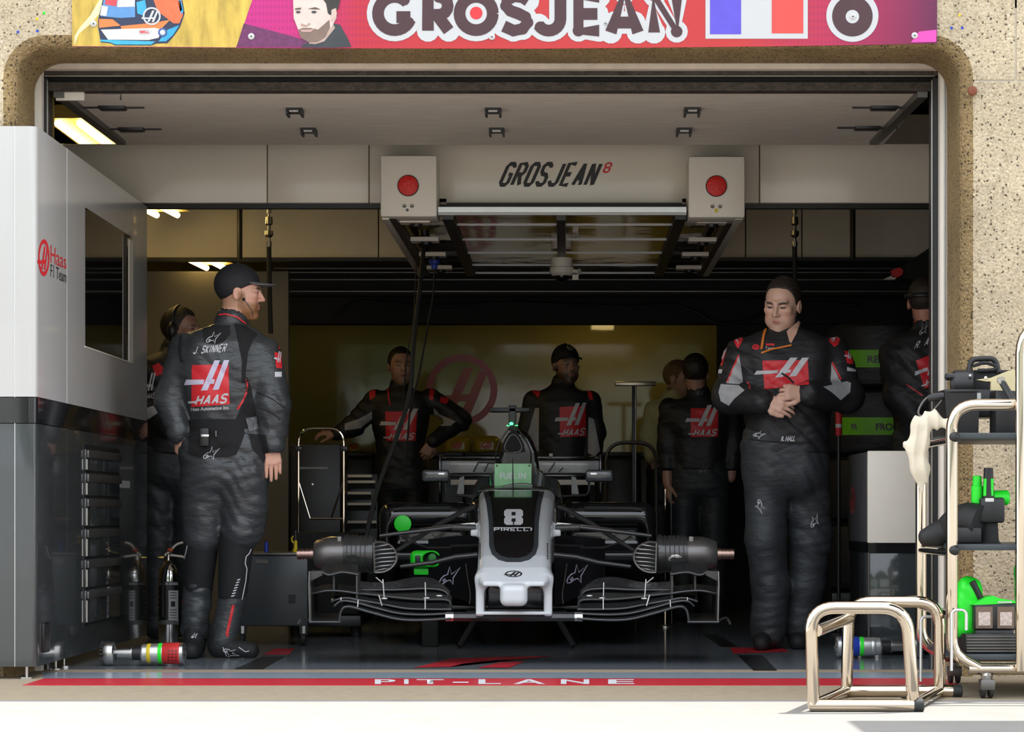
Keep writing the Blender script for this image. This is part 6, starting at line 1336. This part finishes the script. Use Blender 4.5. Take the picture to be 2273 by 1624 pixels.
# tool posts on the right of the car
Y = 17.0; e = thing('t_stand', 1409, Y, 'tall thin stand with a flat crossbar right of the car', 'stand')
box('crossbar', W(1365, 856, Y), W(1456, 847, Y+.05), mat('warm_grey_aluminium', (.55, .48, .36), .3, .9), e, .006); box('post', (gx(1403, Y), Y+.01, .03), (gx(1413, Y), Y+.035, gz(856, Y)), M['blk'], e, .003); tube('post_edge', [W(1411, 857, Y), W(1411, 1370, Y)], .003, M['alu'], e, 6); lathe('foot', (gx(1408, Y), Y+.02, 0), (0, 0, 1), [(0, .14), (.01, .14), (.03, .02)], M['blk'], e, 16)
Y = 16.5; e = thing('pump_trolley', 1410, Y, 'black trolley with rounded tubular handle right of the car', 'trolley')
tube('handle', rounded([W(1344, 1190, Y), W(1346, 982, Y), W(1456, 982, Y), W(1457, 1190, Y)], .12, 6), .012, M['darksteel'], e, 8); box('body', (gx(1340, Y), Y-.1, .10), (gx(1460, Y), Y+.12, gz(1190, Y)), M['blkmatt'], e, .02)
for x in (1352, 1448): lathe('castor', (gx(x, Y), Y, 0), (0, 0, 1), [(0, .03), (.1, .03)], M['rubber'], e, 10)
tube('hose_reel', smoothpath([W(1440, 1190, Y-.11), W(1425, 1230, Y-.12), W(1440, 1262, Y-.12), W(1462, 1240, Y-.12), W(1450, 1200, Y-.11)]), .010, M['rubber'], e, 8)
Y = 15.2; e = thing('steel_prop', 1478, Y, 'thin polished steel prop pole right of the sidepod', 'pole'); tube('rod', [W(1477, 1085, Y), W(1477, 1388, Y)], .005, M['chrome'], e, 6); lathe('foot', (gx(1477, Y), Y, 0), (0, 0, 1), [(0, .05), (.01, .05), (.015, .006)], M['steel'], e, 12); tube('stay', [W(1490, 1090, Y), W(1491, 1385, Y+.02)], .004, M['darksteel'], e, 6)
# green inlet blower under the left suspension
Y = 12.95; e = thing('inlet_blower', 952, Y, 'bright green blower unit on the floor behind the left suspension', 'blower')
def blf(p): return np.maximum(rbox(p, v(W(952, 1240, Y)), (.092, .05, .042), .03), -(np.linalg.norm((p-v(W(958, 1240, Y)))*[1, 0, 1.25], axis=1)-.042))
c = v(W(952, 1240, Y)); implicit('housing', blf, c-[.12, .08, .07], c+[.12, .08, .07], .006, M['neon'], e)
lathe('fan', W(958, 1240, Y+.02), (0, -1, 0), [(0, .042), (.02, .042), (.03, .02), (.045, .018), (.046, 0)], M['blk'], e, 20); lathe('fan_hub', W(960, 1237, Y-.03), (0, -1, 0), [(0, .022), (.008, .018), (.01, 0)], mat('dim_green_plastic', (.03, .28, .05), .4), e, 14)
box('lower_housing', W(918, 1276, Y), W(988, 1259, Y+.06), M['neon'], e, .008); box('foot_block', (gx(935, Y), Y+.03, .0), (gx(972, Y), Y+.12, gz(1276, Y)), M['blkmatt'], e, .01)
box('port', W(921, 1250, Y-.055), W(934, 1232, Y-.03), M['blk'], e, .006)
# small marker boards
Y = 15.0; e = empty('marker_board', W(1985, 605, Y), 'slanted red and white marker hanging below the dark boom', 'sign')
b = MB(); b.prism([W(x, y, Y) for x, y in ((1978, 600), (1998, 593), (2005, 600), (2003, 610), (1990, 616), (1980, 615))], (0, .02, 0)); b.build('red_part', M['red'], e); b = MB(); b.prism([W(x, y, Y) for x, y in ((1960, 620), (1980, 611), (1990, 617), (1985, 620))], (0, .02, 0)); b.build('white_part', M['whitesatin'], e)
b = MB(); b.prism([W(x, y, Y+.03) for x, y in ((1995, 596), (2070, 545), (2140, 520), (2140, 600), (2040, 622), (2004, 616))], (0, .3, 0)); b.build('boom', M['blkmatt'], e); tube('hanger', [W(2100, 560, Y+.2), (gx(2100, Y), Y+.2, 3.2)], .02, M['blk'], e, 8)
Y = 14.3; e = empty('red_canister', (gx(1862, Y), Y, 0), 'narrow red canister with a white band beside the right man', 'canister'); c = Vector((gx(1862, Y), Y, gz(967, Y)))
lathe('canister', c, (0, 0, 1), [(0, .015), (.01, .018), (.13, .018), (.14, .012)], M['red'], e, 14); lathe('white_band', c+Vector((0, 0, .045)), (0, 0, 1), [(0, .0185), (.02, .0185)], M['whiteprint'], e, 14); tube('stand_pole', [(c.x, Y, 0), (c.x, Y, c.z)], .010, M['blk'], e, 8); lathe('stand_base', (c.x, Y, 0), (0, 0, 1), [(0, .10), (.012, .10), (.014, .012)], M['blk'], e, 14)
# ---------------------------------------------------------------- foreground: chrome stand, service cart
e = empty('chrome_stand', W(1950, 1560, 9.0), 'low polished tube stand standing on the apron in front', 'stand'); e.location.z = 0
R0 = .0215; Yf_, Yr = 8.72, 9.42
fp = lambda x, y: W(x, y, Yf_); rp_ = lambda x, y: W(x, y, Yr)
def gnd(pv): return Vector((pv.x, pv.y, R0))
A0 = gnd(fp(1806, 1565)); A1 = fp(1798, 1348); A2 = fp(2012, 1348); A3 = gnd(fp(2028, 1562))
B0 = gnd(rp_(1879, 1535)); B1 = rp_(1884, 1335); B2 = rp_(2085, 1335); B3 = gnd(rp_(2086, 1534))
fcol = M['chrome']
tube('front_frame', rounded([A0, A1, A2, A3, A3+Vector((-.02, .10, 0))], .085, 8), R0, fcol, e, 16); tube('rear_frame', rounded([B0, B1, B2, B3], .085, 8), R0, fcol, e, 16)
ft = tube('front_foot_tube', [gnd(fp(1797, 1566)), gnd(fp(2036, 1572))], R0, fcol, e, 16); rt = tube('rear_foot_tube', [gnd(rp_(1879, 1536)), gnd(rp_(2122, 1538))], R0, fcol, e, 16)
for p, d, par in ((gnd(fp(2036, 1572)), Vector((1, 0, 0)), ft), (gnd(rp_(2122, 1538)), Vector((1, 0, 0)), rt)): lathe('end_cap', p-d*.012, d, [(0, R0+.002), (.03, R0+.002), (.034, R0-.004)], M['rubber'], par, 16)
tube('side_rail', [Vector((A1.x+.02, A1.y, .27)), Vector((B1.x, B1.y, .285))], R0, fcol, e, 14); tube('lower_rail', [A0, B0], R0*.9, fcol, e, 14); tube('lower_rail', [A3, B3], R0*.9, fcol, e, 14)

ct = empty('service_cart', (1.8, 9.75, 0), 'chrome tube service cart with dark shelves at the right pillar', 'cart')
YA_, YB_ = 9.36, 10.18; rt_ = .0215; XL = gx(2113, YA_); XR = 2.25
for Y, nm in ((YA_, 'front_frame'), (YB_, 'rear_frame')):
    tube(nm, rounded([(XL+.10, Y, .105), (XL, Y, .16), (XL, Y, 1.05), (XR, Y, 1.05), (XR, Y, .105), (XL+.06, Y, .105)], .09, 8), rt_, M['chrome'], ct, 16)
for z in (.925, .52, .30): tube('end_rail', [(XL, YA_, z), (XL, YB_, z)], .014, M['chrome'], ct, 12)
tube('push_handle', rounded([(gx(2265, YA_-.05), YA_-.05, .10), (gx(2265, YA_-.05), YA_-.05, 1.33), (gx(2265, YA_-.05)+.5, YA_-.05, 1.36)], .10, 6), .018, M['chrome'], ct, 14)
shm = mat('slate_blue_shelf', (.045, .055, .062), .4)
for z, nm in ((.945, 'top_shelf'), (.545, 'middle_shelf'), (.150, 'bottom_shelf')): box(nm, (XL+.02, YA_+.03, z-.016), (XR-.02, YB_-.03, z+.006), shm, ct, .003)
for z in (.935, .530): MB().sphere((XL+.006, YA_-.012, z), .020, 12, 8).build('ball_joint', M['blk'], ct)
for x, Y in ((gx(2190, YA_), YA_), (XR-.1, YA_), (gx(2118, YB_), YB_), (XR-.1, YB_)):
    fk = MB().lathe((x, Y, .062), (0, 0, 1), [(0, .018), (.02, .022), (.03, .016), (.045, .016)], 12).build('castor_fork', M['steel'], ct); MB().box((x-.026, Y-.034, .03), (x+.026, Y+.02, .068), .004).build('castor_guard', M['darksteel'], fk)
    for q in (-1, 1): MB().lathe((x+q*.014-.008, Y, .032), (1, 0, 0), [(0, .028), (.003, .032), (.013, .032), (.016, .028)], 18).build('castor_wheel', M['rubber'], fk)
for (x0, y0, x1, y1, y2, Y) in ((2044, 1512, 2078, 1368, 1405, 9.5), (2112, 1488, 2145, 1353, 1398, 9.3)):
    hk = tube('wire_hook', rounded([W(x0, y0, Y), W(x0, y1, Y), W(x1, y1, Y), W(x1, y2, Y)], .02, 4), .0055, M['alu'], ct, 8)
# cloth over the rear rail
cp_ = [v(W(*q)) for q in ((2098, 942, 9.60), (2066, 932, 9.62), (2044, 946, 9.62), (2038, 985, 9.62), (2042, 1040, 9.62), (2050, 1088, 9.62))]
def clothf(p):
    q = p.copy(); q[:, 1] = 9.62+(p[:, 1]-9.62)*1.7; d = limb(q, cp_, [.020, .030, .034, .040, .036, .008], .03)
    d = smin(d, limb(q, [v(W(2034, 950, 9.62)), v(W(2028, 1000, 9.62)), v(W(2036, 1042, 9.62))], [.02, .018, .006]), .02)
    return (d+.012*(np.abs(np.sin(p[:, 0]*80+p[:, 2]*12+1.5*np.sin(p[:, 2]*17)))-.5)+.003*np.sin(p[:, 2]*48+p[:, 0]*50))*.6
o = implicit('cleaning_cloth', clothf, np.min(cp_, 0)-.1, np.max(cp_, 0)+.1, .005, mat('cream_cotton_cloth', (.72, .64, .50), .9, var=.06, bump=.2, bscale=60), None, 2.0); tag(o, 'crumpled cream cleaning cloth hanging over the cart end rail', 'cloth')
# things on the cart
zt = .952
def on(nm, px_, Y, z, label, cat): return empty(nm, (gx(px_, Y), Y, z), label, cat)
Y = 9.62; e = on('black_bin', 2133, Y, zt, 'black plastic bin on the left end of the cart top', 'bin')
b = MB(); w0, w1 = gx(2172, Y)-gx(2104, Y), gx(2172, Y)-gx(2095, Y); x1_ = gx(2172, Y); zt2 = gz(868, Y)
b.loft([[(x1_-w0, Y, zt), (x1_, Y, zt), (x1_, Y+.25, zt), (x1_-w0, Y+.25, zt)], [(x1_-w1, Y-.02, zt2), (x1_, Y-.02, zt2), (x1_, Y+.27, zt2), (x1_-w1, Y+.27, zt2)]]); b.build('bin_body', M['blk'], e)
tube('bin_rim', rounded([(x1_-w1, Y-.02, zt2), (x1_, Y-.02, zt2), (x1_, Y+.27, zt2), (x1_-w1, Y+.27, zt2)], .03, 4, True), .006, M['blk'], e, 8, True); box('bin_label', W(2170, 888, Y-.035), W(2176, 872, Y-.02), M['greyfabric'], e)
MB().lathe(W(2095, 878, Y), (-1, 0, -.15), [(0, .014), (.04, .016), (.06, .010)], 10).build('bin_nozzle', M['blk'], e); tube('bin_loop', smoothpath([W(x, y, Y) for x, y in ((2082, 876), (2056, 884), (2040, 908), (2042, 922), (2062, 918), (2082, 898), (2092, 884))]), .004, M['darksteel'], e, 6)
Y = 9.93; e = on('black_machine', 2175, Y, zt, 'black cylinder head shaped machine with a lid handle on the cart top', 'machine')
box('base_block', W(2120, 925, Y), W(2245, 868, Y+.22), M['blk'], e, .01)
MB().lathe(W(2150, 852, Y+.02), (-1, .2, 0), [(-.02, .052), (0, .056), (.05, .054), (.065, .042), (.07, .012)], 20).build('drum', M['blk'], e); box('housing', W(2148, 872, Y), W(2240, 826, Y+.18), M['blkmatt'], e, .02)
tube('lid_handle', rounded([W(2152, 828, Y), W(2154, 797, Y), W(2210, 795, Y), W(2216, 826, Y)], .03, 5), .011, M['blk'], e, 10); tube('lid_cable', smoothpath([W(2160, 812, Y-.01), W(2185, 805, Y-.01), W(2210, 812, Y-.01), W(2205, 820, Y-.01), (W(2170, 822, Y-.01))]), .007, M['rubber'], e, 8)
MB().sphere(W(2153, 834, Y-.04), .007, 8, 6).build('bolt', M['steel'], e); lathe('lug', W(2112, 836, Y), (-1, 0, 0), [(-.02, .014), (.02, .014), (.025, .008)], M['blk'], e, 10)
e = on('cardboard_sheet', 2215, 9.6, zt, 'folded cream card with pointed end on the cart top', 'card')
b = MB(); b.prism([W(x, y, 9.56) for x, y in ((2168, 842), (2200, 838), (2240, 822), (2290, 818), (2290, 868), (2200, 866), (2200, 846), (2190, 846))], (0, .02, 0)); b.build('card', mat('cream_card', (.62, .54, .32), .7), e); MB().sphere(W(2188, 838, 9.555), .006, 8, 6).build('clip', M['whitesatin'], e); box('card_foot', (gx(2210, 9.56), 9.56, zt), (gx(2290, 9.56), 9.70, gz(866, 9.56)), M['blk'], e, .004)
e = on('black_strut', 2240, 9.4, zt, 'black gas strut leaning on the right end of the cart top', 'strut'); tube('strut_body', [W(2224, 847, 9.50), W(2262, 912, 9.45)], .013, M['blk'], e, 10); lathe('strut_end', W(2222, 844, 9.50), (0, -1, 0), [(-.012, .014), (.012, .014)], M['steel'], e, 12)
# middle shelf
zm = .552; Y = 9.62
e = on('air_blower', 2195, Y, zm, 'bright green and black cordless blower standing on the middle shelf', 'blower')
lathe('fan_housing', W(2169, 1122, Y), (0, 0, 1), [(0, .019), (.01, .022), (.07, .022), (.075, .018), (.11, .016), (.112, .0)], M['neon'], e, 16); tube('handle', [W(2194, 1105, Y-.02), W(2194, 1038, Y-.02)], [.022, .017], M['blk'], e, 12); tube('handle_grip', [W(2186, 1100, Y-.035), W(2187, 1062, Y-.035)], .006, M['neon'], e, 8); tube('handle_grip', [W(2202, 1100, Y-.035), W(2202, 1062, Y-.035)], .006, M['neon'], e, 8)
lathe('motor', W(2205, 1104, Y), (1, 0, 0), [(-.01, .018), (0, .026), (.05, .028), (.058, .020)], M['neon'], e, 16); box('battery', W(2176, 1160, Y-.05), W(2222, 1104, Y+.04), M['blk'], e, .010); box('battery_label', W(2187, 1113, Y-.052), W(2206, 1105, Y-.05), M['alu'], e)
lathe('stem', W(2196, 1212, Y), (0, 0, 1), [(gz(1212, Y)*0+.004, .05), (.02, .035), (.10, .03)], M['blkmatt'], e, 14); box('green_tab', W(2163, 1124, Y-.03), W(2176, 1119, Y), M['neon'], e)
e = on('duct_hose', 2140, Y, zm, 'wide black duct hose lying on the left of the middle shelf', 'hose')
b = MB(); rr_ = [W(2112, 1180, 9.7), W(2130, 1150, 9.66), W(2155, 1135, 9.62), W(2172, 1150, 9.6)]
b.tube(smoothpath([W(2105, 1185, 9.75), W(2122, 1165, 9.7), W(2150, 1152, 9.62), W(2178, 1158, 9.58)], 6), .062, 18); b.build('hose_body', M['rubber'], e); box('hose_rest', (gx(2110, 9.65), 9.55, zm), (gx(2170, 9.65), 9.75, zm+.06), M['blk'], e, .01)
e = on('nozzle', 2070, 9.75, zm, 'black conical blower nozzle sticking out left of the middle shelf', 'nozzle'); lathe('cone', W(2104, 1178, 9.72), (-1, -.05, -.30), [(0, .050), (.05, .045), (.10, .030), (.11, .018), (.115, 0)], M['rubber'], e, 18); tube('nozzle_tail', [W(2100, 1180, 9.72), W(2132, 1185, 9.72)], .04, M['rubber'], e, 12)
# bottom shelf
zb_ = .157; Y = 9.6
e = on('green_jacket', 2150, Y, zb_, 'bright green padded cover with black strap on the bottom shelf', 'cover')
def gjf(p): 
    d = rbox(p, v(W(2152, 1348, Y)), (.042, .05, .10), .03); d = smin(d, cap(p, v(W(2150, 1300, Y)), v(W(2135, 1395, Y)), .03, .034), .03); return d+fold(p, .003, 2, 1.6)
c = v(W(2148, 1348, Y)); implicit('cover_body', gjf, c-[.12, .1, .16], c+[.12, .1, .16], .007, M['neon'], e); tube('strap', [W(2158, 1290, Y-.055), W(2180, 1335, Y-.05)], .012, M['blk'], e, 8); box('cover_base', (gx(2130, Y), Y-.04, zb_), (gx(2172, Y), Y+.06, gz(1392, Y)), M['blk'], e, .01)
Y = 9.5; e = on('work_light', 2208, Y, zb_, 'black double work light with green top on the bottom shelf', 'work light')
for x0, x1 in ((2162, 2207), (2210, 2255)):
    lp = box('lamp_head', W(x0, 1398, Y), W(x1, 1338, Y+.06), M['blk'], e, .006); box('lamp_face', W(x0+4, 1394, Y-.004), W(x1-4, 1346, Y), mat('brown_reflector', (.20, .13, .09), .3), lp); box('led_panel', W(x0+10, 1388, Y-.008), W(x1-9, 1358, Y-.004), mat('pale_led_panel', (.62, .50, .45), .25, var=.3, scale=90), lp)
b = MB(); b.prism([W(x, y, Y) for x, y in ((2158, 1342), (2175, 1332), (2190, 1324), (2205, 1322), (2220, 1328), (2258, 1334), (2258, 1338), (2170, 1342))], (0, .08, 0)); b.build('green_top', M['neon'], e); box('top_lip', W(2215, 1338, Y-.004), W(2246, 1334, Y), M['alu'], e); box('lamp_foot', (gx(2165, Y), Y+.0, zb_), (gx(2250, Y), Y+.06, gz(1398, Y)), M['blk'], e, .004)
Y = 9.42; e = on('grille_box', 2203, Y, zb_, 'black slatted heater grille under the work light', 'heater'); box('body', (gx(2142, Y), Y, zb_), (gx(2258, Y), Y+.07, gz(1406, Y)), M['blk'], e, .006)
for k in range(6): box('slat', W(2146, 1446-k*6.5, Y-.006), W(2254, 1443-k*6.5, Y), M['darksteel'], e)
e = on('green_bag', 2268, 9.6, zb_, 'green bag at the right end of the bottom shelf', 'bag'); Y = 9.6; c = v(W(2285, 1370, Y)); c[2] = .33
implicit('bag_body', lambda p: np.maximum(rbox(p, c, (.05, .06, .17), .04)+fold(p, .003, 5, 1.4), zb_-p[:, 2]), c-[.1, .12, .24], c+[.1, .12, .24], .009, M['neon'], e); tube('bag_handle', smoothpath([c+[-.02, 0, .16], c+[0, 0, .22], c+[.02, 0, .16]]), .006, M['blk'], e, 6)
# unseen canopy added outside the frame on the right to cast a shadow on the apron
e = empty('added_shadow_canopy', (2.9, 8.0, 0), 'unseen dark canopy on thin poles, added to cast the shadow on the apron', 'canopy'); X0, X1, Y0_, Y1_, Zc = 1.88, 4.2, 6.9, 9.03, 3.0
b = MB(); b.loft([[(X0, Y0_, Zc-.06), (X1, Y0_, Zc-.06), (X1, Y1_, Zc-.06), (X0, Y1_, Zc-.06)], [(X0, Y0_, Zc), (X1, Y0_, Zc), (X1, Y1_, Zc), (X0, Y1_, Zc)], [(X0+1.1, Y0_+1.0, Zc+.3), (X1-1.1, Y0_+1.0, Zc+.3), (X1-1.1, Y1_-1.0, Zc+.3), (X0+1.1, Y1_-1.0, Zc+.3)]]); b.build('fabric', M['suitdark'], e)
for x in (2.35, 4.1):
    for y in (7.0, 8.93): tube('pole', [(x, y, 0), (x, y, Zc-.03)], .018, M['alu'], e, 10)
